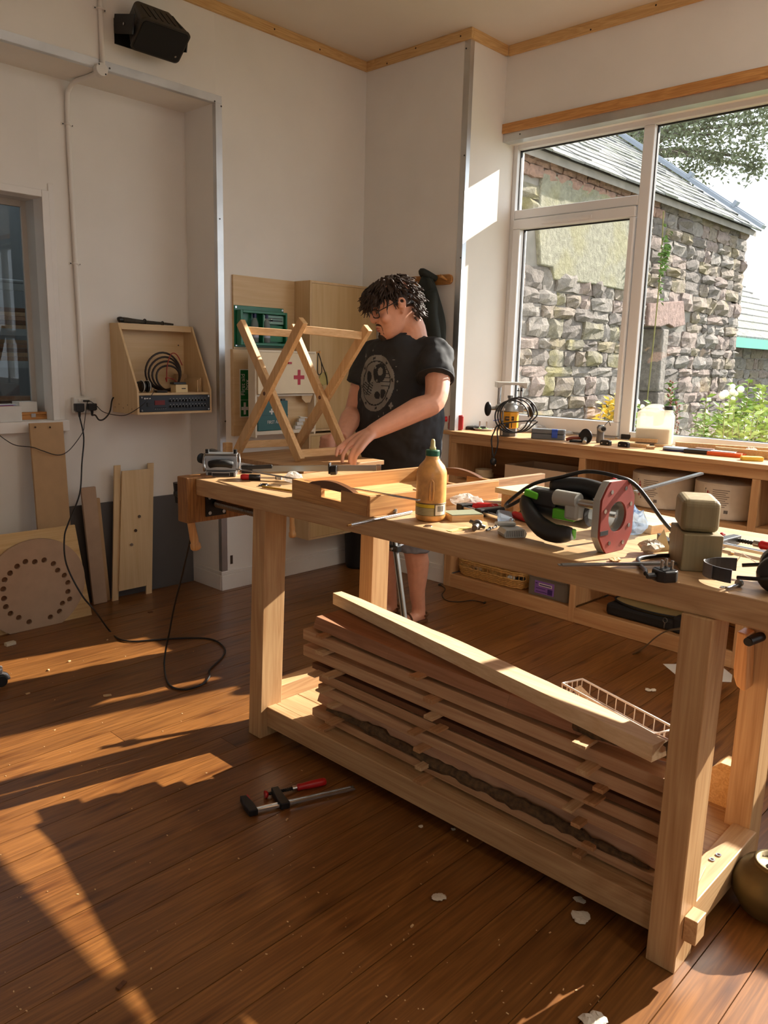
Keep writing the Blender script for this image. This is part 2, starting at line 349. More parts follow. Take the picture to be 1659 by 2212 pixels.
build('pane', G().box(GX,-3.54,1.1,GX+.006,-1.41,2.86), pane_m, win3, world=True)
# --- inner window to the store room
gw = plain('grey painted joinery', (196,192,184), .6, var=.03)
win2 = tag(bpy.data.objects.new('window_2', None), kind='structure'); COL.objects.link(win2); win2.location = (WX1, YA, WZ0)
def w2(name, *b, m=skirt, bev=.003): return build(name, G().box(*b), m, win2, world=True, bev=bev)
w2('casing', WX1, YA-.012, 1.112, 1.996, YA, 2.35); w2('casing', WX0-.04, YA-.012, WZ1, WX1, YA, 2.35); w2('casing', 1.996, YA-.006, 1.112, 2.028, YA, 2.39)
w2('sill', WX0-.05, YA-.05, 1.052, 2.03, YA+.2, 1.112)
w2('reveal', WX1, YA+.101, 1.113, WX1+.02, YA+.22, 2.33, m=gw); w2('reveal', WX0, YA+.1, WZ1, WX1, YA+.22, WZ1+.03, m=gw)
w2('stop', 1.93, YA+.203, 1.113, WX1+.02, YA+.23, 2.33, m=gw); w2('stop', WX0, YA+.2, 2.28, 1.93, YA+.23, 2.33, m=gw); w2('stop', WX0, YA+.2, 1.113, 1.93, YA+.23, 1.185, m=gw)
build('pane', G().box(WX0,YA+.215,1.15,WX1,YA+.22,2.31), glass('store glass', (200,206,208), mixr=.10), win2, world=True)
# store room behind it
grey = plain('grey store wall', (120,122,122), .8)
S('wall_store', G().box(-1.2,7.2,0,4.5,7.3,3.2).box(-1.3,YA+.24,0,-1.2,7.3,3.2).box(3.2,YA+.5,0,3.3,7.2,1.6).box(-1.2,YA+.3,-.1,4.5,7.2,0), grey)

# --- unseen ceiling battens, added as fill light and inferred from the shading
def batten(label, x, y):
    t = T('fill_batten', label, 'lamp', (x, y, ZC), group='added fill battens')
    build('housing', G().box(-.06,-.75,-.035,.06,.75,-.0005), plain('white enamel', (230,230,228), .4), t, bev=.004)
    build('diffuser', G().rbox(-.05,-.73,-.075,.05,.73,-.036,.02), emit('lit diffuser', (255,249,240), FILL_POWER), t)
FILL_POWER = 25.0
for i, (x, y) in enumerate(((3.0,.0),(3.0,-2.2),(1.2,-2.2))): batten(['added ceiling fill lamp above the right end of the workbench','added ceiling fill lamp at the rear by the windows','added ceiling fill lamp behind the camera'][i], x, y)
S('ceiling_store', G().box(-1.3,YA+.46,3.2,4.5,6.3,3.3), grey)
# ================================================================== OUTSIDE
rs = random.Random(11)
YW, XE, ZE = 4.15, 11.39, 3.33      # stone wing: wall face, far end, eave height
mortar = plain('grey mortar', (122,117,110), .95, var=.15, scale=9, bmp=.6)
def stonemat(name, c, moss=0):
    if name in MATS: return MATS[name]
    m, nt, bs = _new(name); mp = coords(nt, (1,1,1)); c = lin(c)
    n = N(nt, 'ShaderNodeTexNoise', Scale=16.0, Detail=8.0, Roughness=.7); nt.links.new(mp.outputs[0], n.inputs[0])
    r = ramp(nt, n.outputs[0], [(.25, tuple(x*.55 for x in c)), (.5, c), (.75, tuple(min(1, x*1.5) for x in c))]); out = r.outputs[0]
    if moss:
        tc = N(nt, 'ShaderNodeTexCoord'); n2 = N(nt, 'ShaderNodeTexNoise', Scale=2.6, Detail=5.0); nt.links.new(mp.outputs[0], n2.inputs[0])
        rr = ramp(nt, n2.outputs[0], [(.48, (0,0,0)), (.62, (moss,)*3)]); mx = N(nt, 'ShaderNodeMixRGB'); nt.links.new(rr.outputs[0], mx.inputs[0]); nt.links.new(out, mx.inputs[1]); mx.inputs[2].default_value = (*lin((150,140,40)), 1); out = mx.outputs[0]
    nt.links.new(out, bs.inputs['Base Color']); bs.inputs['Roughness'].default_value = .95
    bump(nt, bs, n.outputs[0], 1.0, .06); MATS[name] = m; return m
stones = [stonemat('grey sandstone', (138,131,124)), stonemat('brown sandstone', (136,124,112), .22), stonemat('pink sandstone', (146,130,122)), stonemat('mossy rubble', (132,126,110), .4), stonemat('dark rubble', (118,110,104))]
wing = tag(bpy.data.objects.new('stone_wing', None), 'rough stone outbuilding with slate roof seen through the big window', 'building'); COL.objects.link(wing); wing.location = (8.3, YW, -.1)
build('wall', G().box(4.78,YW+.03,-.1,8.2,YW+.5,ZE).box(8.2,YW+.03,1.95,9.05,YW+.5,ZE).box(9.05,YW+.03,-.1,XE,YW+.5,ZE).box(8.2,YW+.35,-.1,9.05,YW+.5,1.95), mortar, wing, world=True)
build('gable', G().prism([(YW+.03,-.1),(9.8,-.1),(9.8,ZE),(7.0,5.3),(YW+.03,ZE)], (XE-.3,0,0), (0,1,0), (0,0,1), (.3,0,0)), mortar, wing, world=True)
def stone_g(x0, z0, x1, z1, y, pr, r):
    """rubble stone: 4x4 lumpy front, straight sides"""
    g = G(); n = 4; vs = []
    for j in range(n):
        for i in range(n):
            u = i/(n-1); v = j/(n-1); e = (i in (0, n-1)) + (j in (0, n-1))
            jx = r.uniform(-1,1)*.10*(x1-x0)*(0 if e == 2 else .8); jz = r.uniform(-1,1)*.10*(z1-z0)*(0 if e == 2 else .8)
            if e == 2: jx += (.5-u)*.16*(x1-x0)*r.random(); jz += (.5-v)*.22*(z1-z0)*r.uniform(-.5,1)
            d = (pr*.45 if e else pr)*r.uniform(.35,1.5)
            vs.append((x0+(x1-x0)*u+jx, y-d, z0+(z1-z0)*v+jz))
    fs = [(j*n+i, j*n+i+1, (j+1)*n+i+1, (j+1)*n+i) for j in range(n-1) for i in range(n-1)]
    rim = [0,1,2,3,7,11,15,14,13,12,8,4]; k = len(vs)
    for q in rim: vs.append((vs[q][0], y+.035, vs[q][2]))
    for a in range(12): b = (a+1) % 12; fs.append((rim[b], rim[a], k+a, k+b))
    return g.add(vs, fs)
# smooth rendered patch, its own outline
pt = [aty(*p, YW) for p in ((1172,372),(1240,392),(1310,420),(1392,436),(1386,520),(1362,630),(1320,622),(1270,612),(1195,604),(1192,578),(1166,572),(1160,470))]
def inpoly(x, z):
    c = False; j = len(pt)-1
    for i in range(len(pt)):
        a, b = pt[i], pt[j]
        if (a.z > z) != (b.z > z) and x < (b.x-a.x)*(z-a.z)/(b.z-a.z)+a.x: c = not c
        j = i
    return c
rend = stonemat('weathered grey-green render', (140,138,120), .22)
g = G().prism([(p.x, p.z) for p in pt], (0, YW-.012, 0), (1,0,0), (0,0,1), (0,.05,0)); build('render_patch', g, rend, wing, world=True, bev=.012)
nst = 0; z = .42
stf = G()
while z < ZE-.02:
    h = rs.uniform(.10, .20); h = min(h, ZE-z); x = 5.0 + rs.uniform(0,.3)
    while x < XE-.02:
        wd = rs.uniform(.16, .46); x1 = min(x+wd, XE); 
        if XE-x1 < .12: x1 = XE
        if z+h/2 < 1.95 and x < 8.2 < x1: x1 = 8.2
        if z+h/2 < 1.95 and 8.2 <= x < 9.2: x = 9.2; continue
        cxm = (x+x1)/2; czm = z+h/2
        skip = inpoly(cxm, czm) or inpoly(x+.05, czm) or inpoly(x1-.05, czm)
        if x1 > 8.9 and x < 9.65 and 1.93 < czm < 2.2: skip = True
        if 5.9 < cxm < 8.65 and czm > ZE-.26: skip = True
        if not skip and x1-x > .06:
            g = stone_g(x+.002, z+.002, x1-.002, z+h-.002, YW+.03, rs.uniform(.025,.065), rs)
            if cxm > 5.5 and nst < 296: build('stone', g, rs.choice(stones[:3]+[stones[4]] if cxm > 8.3 else stones), wing, world=True); nst += 1
            else: stf.add(g.v, g.f)
        x = x1
    z += h
if stf.v: tag(build('rubble', stf, stones[0], wing, world=True), kind='stuff')
# big lintel and window of the wing
lt = [aty(*p, YW) for p in ((1396,655),(1472,650),(1476,702),(1452,708),(1440,700),(1422,706),(1395,704))]
build('lintel', G().prism([(p.x, p.z) for p in lt], (0,YW-.03,0), (1,0,0), (0,0,1), (0,.1,0)), stonemat('red lintel stone', (150,124,116)), wing, world=True, bev=.01)
build('jamb_stone', G().box(9.02,YW-.012,.3,9.22,YW+.34,1.2), stones[4], wing, world=True, bev=.02); build('jamb_stone', G().box(9.0,YW-.02,1.21,9.16,YW+.34,1.93), stones[0], wing, world=True, bev=.02)
ww = build('window', G().box(8.95,YW+.22,.35,9.02,YW+.3,1.93).box(8.2,YW+.22,1.86,8.95,YW+.3,1.93).box(8.83,YW+.2,.4,8.90,YW+.27,1.80).box(8.2,YW+.2,1.74,8.83,YW+.27,1.80), upvc, wing, world=True, bev=.008)
build('pane', G().box(8.2,YW+.24,.35,8.95,YW+.25,1.86), plain('dark far glass', (54,58,60), .05), ww, world=True)
# bricks under the eave
brick = stonemat('red brick', (156,124,108)); nb = 0
for row in range(2):
    x = 5.55 + row*.11
    while x < 8.6:
        g = stone_g(x, ZE-.02-.105*(row+1)+.006, x+.215, ZE-.02-.105*row-.006, YW+.012-.012*row, .02, rs); build('brick', g, brick, wing, world=True); x += .225
# slates
slm = [stonemat('pale lichen slate', (150,150,144)), stonemat('grey slate', (132,134,134)), stonemat('green grey slate', (140,143,134))]
tp = .69; cs = 1/sqrt(1+tp*tp); sn = tp*cs; L = .205; ns = 0
roof = build('roof', G().prism([(4.06,ZE-.03),(7.0,ZE-.03+2.94*tp),(7.0,ZE-.10+2.94*tp),(4.06,ZE-.10)], (4.8,0,0), (0,1,0), (0,0,1), (XE-4.8,0,0)), mortar, wing, world=True)
stf = G()
for row in range(13):
    x = 5.6 + (row % 2)*.16
    while x < XE+.02:
        wd = rs.uniform(.24,.36); x1 = min(x+wd, XE+.03); s0 = row*L - .04; s1 = s0 + L + .05
        y0, z0 = 4.04+s0*cs, ZE-.01+s0*sn; y1, z1 = 4.04+s1*cs, ZE-.01+s1*sn
        a = rs.uniform(.010,.022); e = rs.uniform(-.008,.008)
        g = G().hexa([(x+.003,y0+e,z0),(x1-.003,y0+e,z0),(x1-.003,y1,z1-.004),(x+.003,y1,z1-.004),(x+.003,y0+e-.6*a,z0+a),(x1-.003,y0+e-.6*a,z0+a),(x1-.003,y1,z1+.006),(x+.003,y1,z1+.006)])
        if ns < 290: build('slate', g, rs.choice(slm), roof, world=True); ns += 1
        else: stf.add(g.v, g.f)
        x = x1
if stf.v: tag(build('slates', stf, slm[0], roof, world=True), kind='stuff')
lead = plain('blue grey lead', (138,146,156), .5, .3)
vd = V((0, cs, sn)); p0 = V((XE+.02, 3.98, ZE+.02))
vg = build('verge_flashing', G().beam(p0, p0+vd*3.4, .14, .05, up=(0,-sn,cs)).beam(p0+V((0,0,.03)), p0+vd*3.4+V((0,0,.03)), .05, .03, up=(0,-sn,cs)), lead, wing, world=True)
for t in (.45, 1.25, 2.05): build('clip', G().beam(p0+vd*t+V((-.03,0,.06)), p0+vd*(t+.05)+V((-.03,0,.06)), .10, .09, up=(0,-sn,cs)), lead, vg, world=True)
build('eave_board', G().box(4.9,4.07,ZE-.06,XE,4.10,ZE-.02), plain('dark eave', (60,58,54), .8), wing, world=True)
# lower wing behind
y2, x2, z2 = 4.42, 18.0, aty(1600,728,4.42).z
low = tag(bpy.data.objects.new('low_wing', None), 'low slate-roofed wing with green gutter beyond the stone gable', 'building'); COL.objects.link(low); low.location = (14, y2+.2, -.1); XF = XE; XE = XE+.12
build('wall', G().box(XE,y2+.25,-.1,x2,y2+.6,z2), mortar, low, world=True)
z = .9; 
while z < z2-.05:
    h = rs.uniform(.11,.18); x = XE+.02
    while x < 14.5:
        x1 = x + rs.uniform(.2,.5); build('stone', stone_g(x+.008,z+.008,x1-.008,z+h-.008,y2+.25,.04,rs), rs.choice(stones[:3]), low, world=True); x = x1
    z += h
r2 = build('roof', G().prism([(y2-.05,z2),(y2+3,z2+3.05*.68),(y2+3,z2+3.05*.68-.08),(y2-.05,z2-.08)], (XE,0,0), (0,1,0), (0,0,1), (x2-XE,0,0)), mortar, low, world=True)
c2 = 1/sqrt(1+.68**2); s2 = .68*c2
for row in range(11):
    x = XE + .02 + (row % 2)*.2
    while x < 15.6 + row*.1:
        x1 = x + .36; q0 = row*.25-.03; q1 = q0+.29
        build('slate', G().hexa([(x+.006,y2-.05+q0*c2,z2+q0*s2),(x1-.006,y2-.05+q0*c2,z2+q0*s2),(x1-.006,y2-.05+q1*c2,z2+q1*s2),(x+.006,y2-.05+q1*c2,z2+q1*s2),(x+.006,y2-.06+q0*c2,z2+.03+q0*s2),(x1-.006,y2-.06+q0*c2,z2+.03+q0*s2),(x1-.006,y2-.05+q1*c2,z2+.012+q1*s2),(x+.006,y2-.05+q1*c2,z2+.012+q1*s2)]), rs.choice(slm), r2, world=True); x = x1
build('gutter', G().box(XE+.0,y2-.14,z2-.16,x2,y2-.05,z2-.02), plain('green gutter paint', (60,148,132), .5), low, world=True)
XE = XF
# ground and yard
S('ground_yard', G().box(4.77,-14,-.35,40,30,-.1), stonemat('yard grass', (96,104,58)))
# plants: stems with pointed leaves
leafm = [plain('nettle leaf', (122,150,62), .6, var=.3, scale=20), plain('pale weed leaf', (150,168,86), .6, var=.3, scale=20), plain('yellow weed leaf', (206,178,64), .6, var=.25, scale=20), plain('dark plant leaf', (84,116,50), .6, var=.3, scale=20)]
stemm = plain('weed stem', (120,116,70), .8); seedm = plain('white seed fluff', (226,220,206), .9); dock = plain('dock seed', (120,70,60), .9)
def leaf(g, p, d, l, wd, r):
    d = V(d).normalized(); s = d.cross(V((r.uniform(-1,1), r.uniform(-1,1), 1))).normalized(); u = s.cross(d)
    g.add([p, p+d*l*.45+s*wd+u*wd*.3, p+d*l, p+d*l*.45-s*wd+u*wd*.3], [(0,1,2),(0,2,3)])
def weed(label, base, h, nst, spread, lm, seed, heads=0, headm=None, ll=.085, name='weed'):
    r = random.Random(seed); t = T(name, label, 'plant', base); st = G(); lf = G(); hd = G()
    for k in range(nst):
        a = r.uniform(0, 2*pi); q = r.uniform(0, spread); hh = h*r.uniform(.65, 1)
        b = V((q*cos(a)*.5, q*sin(a)*.5, 0)); e = V((q*cos(a)+r.uniform(-.1,.1), q*sin(a)+r.uniform(-.1,.1), hh)); mid = (b+e)/2+V((r.uniform(-.06,.06), r.uniform(-.06,.06), 0))
        pts = bez([b, mid, e], 5); st.tube(pts, [.007*(1-.6*i/10) for i in range(len(pts))], 5)
        nl = int(hh*46)
        for i in range(nl):
            u = .12 + .88*i/nl; p = b*(1-u)**2+2*mid*u*(1-u)+e*u*u; an = i*2.4+r.random()
            leaf(lf, p, (cos(an), sin(an), r.uniform(-.2,.7)), ll*r.uniform(.6,1.2), ll*.27, r)
        if k < heads:
            if headm is dock:
                for i in range(26): hd.ball(e+V((r.uniform(-.03,.03), r.uniform(-.03,.03), -i*.012)), .011, 5, 4)
            else:
                for i in range(4): hd.ball(e+V((r.uniform(-.05,.05), r.uniform(-.05,.05), r.uniform(-.04,.05))), r.uniform(.02,.035), 7, 5)
    build('stem', st, stemm, t); build('leaf', lf, lm, t)
    if hd.v: build('seed_head', hd, headm, t, smooth=True)
    return t
wp = lambda px, x: V((x, atx(px, 900, x).y, -.1))
for i, (px, x, top, nst, sp, lm, nm, lab, hd, hm) in enumerate([
    (1585, 7.0, 815, 22, .26, 0, 'nettle', 'tall green nettle clump right of the jerrycan outside the window', 0, None),
    (1650, 7.3, 825, 22, .28, 1, 'nettle', 'pale green nettle clump at the right edge of the window', 0, None),
    (1540, 7.6, 850, 16, .22, 0, 'nettle', 'shorter green nettle clump just right of the jerrycan outside', 0, None),
    (1620, 6.4, 862, 18, .25, 1, 'nettle', 'low bright green nettles close to the glass at right', 0, None),
    (1573, 6.8, 838, 3, .07, 1, 'thistle', 'white-headed thistle among the green nettles outside', 3, seedm),
    (1392, 6.7, 838, 3, .06, 3, 'thistle', 'thistle with fluffy white seed heads left of the jerrycan outside', 3, seedm),
    (1385, 6.6, 875, 14, .16, 0, 'nettle', 'low green nettles behind the mullion beside the jerrycan', 0, None),
    (1447, 7.6, 812, 3, .05, 3, 'dock', 'dark red dock spike rising behind the jerrycan', 3, dock),
    (1425, 7.9, 838, 5, .08, 0, 'nettle', 'small green plant behind the jerrycan by the far window', 0, None),
    (1312, 6.9, 848, 12, .12, 2, 'weed', 'yellow-leaved plant low in the left window sash', 0, None),
    (1412, 8.2, 560, 4, .06, 3, 'ivy', 'thin ivy climbing the stone wall beside the mullion', 0, None)]):
    b = wp(px, x); h = atx(px, top, x).z+.1
    if nm == 'ivy':
        t = T('ivy', lab, 'plant', (9.3, YW-.05, -.1)); q = aty(1415,540,YW); lf = G(); r = random.Random(5)
        for k in range(110): leaf(lf, V((q.x-9.3+r.gauss(0,.045), -.02-r.random()*.06, q.z+.1+r.gauss(-.1,.17))), (r.uniform(-1,1), -.6, r.uniform(-1,.4)), .055, .022, r)
        build('leaf', lf, leafm[3], t); build('stem', G().tube(bez([(q.x-9.3,-.01,q.z+.5),(q.x-9.25,-.01,q.z-.4),(q.x-9.35,-.01,0)],6), .008, 5), stemm, t); continue
    weed(lab, b, h, nst, sp, leafm[lm], 40+i, hd, hm, name=nm)
# tree over the roof
tr = T('tree', 'leafy tree hanging over the slate roof against the sky', 'tree', (19, 11.5, -.1)); r = random.Random(9); lf = G(); br = G()
def tp_(px, py, x): return atx(px, py, x) - tr.location
br.tube(bez([(0,0,0),(.2,-.2,3),(.1,-.6,6)],6), [.34-.012*i for i in range(13)], 10)
cl = [(1360,300,15.5,.55),(1420,300,15.2,.6),(1470,280,15,.6),(1540,290,14.8,.55),(1600,250,14.6,.6),(1650,265,14.5,.5),(1500,340,15,.45),(1480,385,15,.28),(1610,340,14.7,.32),(1630,362,14.7,.16),(1440,235,15.4,.6),(1530,225,15,.6),(1620,190,14.8,.7),(1700,200,14.6,.8),(1560,120,15,.9),(1460,120,15.5,.9),(1660,80,15,1.0),(1390,380,15.4,.3),(1550,345,14.9,.3)]
hub = V((.1,-.6,6))
for px, py, x, R in cl:
    c = tp_(px, py, x); br.tube(bez([hub, (hub+c)/2+V((0,0,.5)), c], 5), [.10-.008*i for i in range(11)], 6)
    for k in range(int(900*R*R+150)):
        p = c + V((r.gauss(0,R*.5), r.gauss(0,R*.5), r.gauss(0,R*.5))); leaf(lf, p, (r.uniform(-1,1), r.uniform(-1,1), r.uniform(-1,.3)), r.uniform(.07,.12), .026, r)
build('branch', br, plain('tree bark', (92,84,72), .9), tr, smooth=True); build('leaf', lf, plain('tree leaf', (112,120,92), .55, var=.3, scale=3), tr)
# ================================================================== WORKBENCH
oak = wood('beech bench wood along', (198,162,118), (162,122,80), 'y', .5, s=.9, bmp=.06, ring=3)
oakz = wood('beech bench wood upright', (200,164,118), (166,124,80), 'z', .5, s=.9, bmp=.06, ring=3)
oakx = wood('beech bench wood across', (202,168,124), (168,128,84), 'x', .5, s=.9, bmp=.06, ring=3)
endg = wood('darker jaw wood', (170,118,62), (112,70,32), 'z', .55, s=1.3)
blk = plain('black cast metal', (22,22,23), .45, .3); blkp = plain('black plastic', (20,20,21), .4); steel = plain('bright steel', (180,180,180), .25, 1.0, var=.1); dsteel = plain('dull steel', (120,116,110), .4, 1.0, var=.15)
redp = plain('red plastic', (176,22,26), .35, var=.05); turned = wood('turned beech', (226,178,118), (196,144,84), 'z', .4)
bench = T('workbench', 'heavy beech workbench with end vice in the middle of the room', 'workbench', (2.15,1.5,0))
BT, BB = 1.0, .932
build('top', G().box(1.785,.30,BB,2.54,2.757,BT), oak, bench, world=True, bev=.004)
lf = [atz(564.3,1595,0), atx(574.4,1102.8,1.792)]
def leg4(b, t): return G().hexa([V((b[0],b[1],0)),V((b[0]+.105,b[1],0)),V((b[0]+.105,b[1]+.076,0)),V((b[0],b[1]+.076,0)),V((t[0],t[1],BB)),V((t[0]+.105,t[1],BB)),V((t[0]+.105,t[1]+.076,BB)),V((t[0],t[1]+.076,BB))])
build('leg', leg4((1.79,2.342),(1.797,2.312)), oakz, bench, world=True, bev=.003); build('leg', leg4((1.774,.635),(1.776,.633)), oakz, bench, world=True, bev=.003)
build('leg', leg4((2.365,2.31),(2.37,2.30)), oakz, bench, world=True, bev=.003); build('leg', leg4((2.335,.66),(2.335,.66)), oakz, bench, world=True, bev=.003)
build('rail', G().box(1.822,.711,.045,1.868,2.342,.128), oak, bench, world=True, bev=.003); build('rail', G().box(2.40,.736,.045,2.445,2.31,.128), oak, bench, world=True, bev=.003)
build('stretcher', G().box(1.896,2.352,.10,2.366,2.425,.19), oakx, bench, world=True, bev=.003); build('stretcher', G().box(1.882,.64,.045,2.335,.71,.14), oakx, bench, world=True, bev=.003)
for a, b in ((1.869,1.99),(1.992,2.12),(2.122,2.26),(2.262,2.399)): build('deck_board', G().box(a,.711,.10,b,2.351,.127), oak, bench, world=True, bev=.002)
build('tenon', G().box(1.80,.60,.085,1.855,.634,.152), oakx, bench, world=True, bev=.002)
jaw = build('vice_jaw', G().box(1.745,2.759,.815,2.50,2.833,1.006), endg, bench, world=True, bev=.004)
build('vice_plate', G().box(1.83,2.752,.835,1.93,2.758,.93), blk, jaw, world=True)
for x, z in ((1.845,.85),(1.845,.915),(1.915,.85),(1.915,.915)): build('bolt', G().cyl((x,2.752,z),(x,2.746,z),.008,n=10), steel, jaw, world=True)
build('vice_screw', G().tube([(1.88,2.39+i*.006,.885) for i in range(61)], [.016 if i % 2 else .013 for i in range(61)], 10), dsteel, bench, world=True)
hub = aty(393,1066,2.875)
build('vice_hub', G().cyl((hub.x,2.834,hub.z),(hub.x,2.90,hub.z),.026,n=16).cyl((hub.x,2.89,hub.z-.04),(hub.x,2.89,hub.z+.045),.022,.028,n=14), blk, bench, world=True, smooth=2)
h0, h1 = aty(395,1040,2.89), aty(424,1187,2.885); d = (h1-h0).normalized()
def handle(h0, h1, r=.015):
    d = (h1-h0).normalized(); l = (h1-h0).length
    return G().lathe([(0,0),(r*1.5,.002),(r*1.6,.016),(r*1.1,.024),(r*.95,.03),(r,l*.5),(r*1.25,l-.05),(r*1.15,l-.032),(r*1.5,l-.026),(r*1.55,l-.006),(r*1.2,l),(0,l)], h0, d, 16)
build('vice_handle', handle(h0, h1), turned, bench, world=True, smooth=True)
q0, q1 = atx(630,1100,2.63), atx(632,1161,2.63); build('vice_handle', handle(q0, q1, .013), turned, bench, world=True, smooth=True); build('vice_hub', G().cyl((2.54,q0.y,q0.z+.02),(2.66,q0.y,q0.z+.02),.02), blk, bench, world=True)
# chop of the leg vice at the right end, seen beyond the front leg
c0 = [atx(*p, 2.27) for p in ((1592,1364),(1584,1440),(1584,1462),(1590,1482),(1602,1492),(1610,1494),(1613,1440),(1615,1372))]
build('vice_chop', G().prism([(p.y, p.z) for p in c0], (2.27,0,0), (0,1,0), (0,0,1), (.06,0,0)), wood('pale beech chop', (228,174,116), (196,138,80), 'z', .5, s=.9), bench, world=True, bev=.004)
a = atx(1616,1386,2.27); build('vice_screw', G().cyl(a, a+V((.10,-.02,.004)), .014, n=14).cyl(a+V((-.004,0,0)), a, .012, n=14), blk, bench, world=True, smooth=2)
# ------------------------------------------------------------------ timber stack under the bench
tb = [wood('pale sawn board %d' % i, a, b, 'y', .7, s=.8, bmp=.15, ring=2.5) for i, (a, b) in enumerate([((206,168,128),(172,128,90)), ((196,156,116),(160,116,78)), ((178,128,92),(140,94,62)), ((200,158,124),(170,124,92))])]
dkb = wood('dark brown sawn board', (122,78,46), (78,44,22), 'y', .7, s=.9, ring=2.5)
bark = plain('rough bark', (88,66,42), .95, var=.5, scale=60, bmp=1.0)
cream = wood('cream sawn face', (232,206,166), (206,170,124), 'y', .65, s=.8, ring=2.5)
def board(label, x0, x1, yl, yr, zl, zr, th, m, twist=0):
    c = V(((x0+x1)/2, (yl+yr)/2, min(zl,zr)))
    g = G().hexa([(x0,yr,zr),(x1,yr,zr),(x1,yl,zl),(x0+twist,yl,zl),(x0,yr,zr+th),(x1,yr,zr+th),(x1,yl,zl+th),(x0+twist,yl,zl+th)])
    return one('board', g, m, label, 'board', c, 'boards stacked under the bench', bev=.002)
# (y left, y right, z left, z right, thickness, front x)
board('lowest streaky board of the stack under the bench', 1.882, 2.03, 2.135, .705, .1445, .130, .030, tb[1])
b7 = [(1.90,2.14),(1.884,2.0),(1.878,1.7),(1.872,1.4),(1.880,1.1),(1.886,.708)]
g = G()
for (xa, ya), (xb, yb) in zip(b7, b7[1:]): 
    z0 = .192+(ya-2.14)*.014; z1 = .192+(yb-2.14)*.014
    g.hexa([(xb+.012,yb,z1),(2.03,yb,z1),(2.03,ya,z0),(xa+.012,ya,z0),(xb+.03,yb,z1+.04),(2.03,yb,z1+.04),(2.03,ya,z0+.04),(xa+.03,ya,z0+.04)])
bo = T('board', 'waney-edged board with bark, second from the bottom of the stack', 'board', (2.05,1.4,.18), group='boards stacked under the bench')
build('plank', g, tb[3], bo, world=True)
r = random.Random(21); pts = []; g = G()
for i in range(46):
    u = i/45; yy = 2.05-1.28*u; k = min(len(b7)-2, int(u*(len(b7)-1))); xx = 1.884+.006*sin(u*7); zz = .196+(yy-2.14)*.014+.006*sin(u*11)
    pts.append((xx+r.uniform(-.004,.004), yy, zz+r.uniform(-.004,.004)))
g.tube(pts, [.005+.013*min(1, i/8, (45-i)/8)*r.uniform(.6,1.3) for i in range(46)], 9); build('bark', g, bark, bo, world=True)
board('pinkish board just above the bark-edged one', 1.880, 2.03, 2.10, .712, .250, .224, .034, tb[0])
board('straight pale board in the middle of the stack', 1.880, 2.04, 2.10, .712, .295, .276, .036, tb[1], .004)
board('dark brown board in the middle of the stack', 1.884, 2.03, 2.14, .712, .335, .319, .0225, dkb)
board('third board from the top, long and pale, end showing by the right leg', 1.878, 2.04, 2.185, .722, .376, .354, .041, tb[0])
board('second board from the top, reaching furthest left', 1.876, 2.03, 2.187, .715, .441, .408, .040, tb[0], .002)
# wide top board with a waney front edge at the right
g = G(); pr = [(1.90,2.15),(1.885,1.75),(1.885,1.25),(1.895,1.02),(1.92,.86),(1.95,.735)]
for (xa, ya), (xb, yb) in zip(pr, pr[1:]):
    z0 = .492+(ya-2.15)*.02; z1 = .492+(yb-2.15)*.02
    g.hexa([(xb-.004,yb,z1),(1.985+.07*(yb-.735),yb,z1),(1.985+.07*(ya-.735),ya,z0),(xa-.004,ya,z0),(xb+.012,yb,z1+.04),(1.985+.07*(yb-.735),yb,z1+.04),(1.985+.07*(ya-.735),ya,z0+.04),(xa+.012,ya,z0+.04)])
bo = T('board', 'wide brown-faced board topping the level stack, waney at the right', 'board', (2.05,1.4,.46), group='boards stacked under the bench'); build('plank', g, tb[2], bo, world=True, bev=.0015)
g = G(); pts = [(1.90+.05*(i/14)**1.6+r.uniform(-.004,.004), 1.03-.29*i/14, .492+(1.03-.29*i/14-2.15)*.02+.02+r.uniform(-.004,.004)) for i in range(15)]
build('bark', G().tube(pts, [.012+.006*r.random() for _ in pts], 7), bark, bo, world=True)
# loose board lying askew on top
A, B_ = atz(719,1304.7,.538), atz(1407,1647,.525); dr = (B_-A).normalized(); sd = V((-dr.y, dr.x, 0)); sd = sd if sd.x > 0 else -sd; th = .046
g = G(); r = random.Random(4); nn = 26; pv = None
bo = T('board', 'creamy sunlit board with waney back edge lying askew on the stack', 'board', (2.0,1.5,.525), group='boards stacked under the bench')
for i in range(nn):
    u = i/(nn-1); p = A.lerp(B_, u); wd = .042+.034*sin(pi*min(1,u*.85)) + .004*sin(u*17)+r.uniform(-.003,.003)
    cur = (p, p+sd*(wd+.012), p+V((0,0,th)), p+sd*wd+V((0,0,th)))
    if pv: g.hexa([pv[0],cur[0],cur[1],pv[1],pv[2],cur[2],cur[3],pv[3]])
    pv = cur
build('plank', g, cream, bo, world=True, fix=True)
g = G().tube([A.lerp(B_, .72+.28*i/11)+sd*(.042+.034*sin(pi*(.72+.28*i/11)*.85))+V((0,0,.024+r.uniform(-.004,.004))) for i in range(12)], [.005+.011*(i/11)+.003*r.random() for i in range(12)], 7); build('bark', g, bark, bo, world=True)
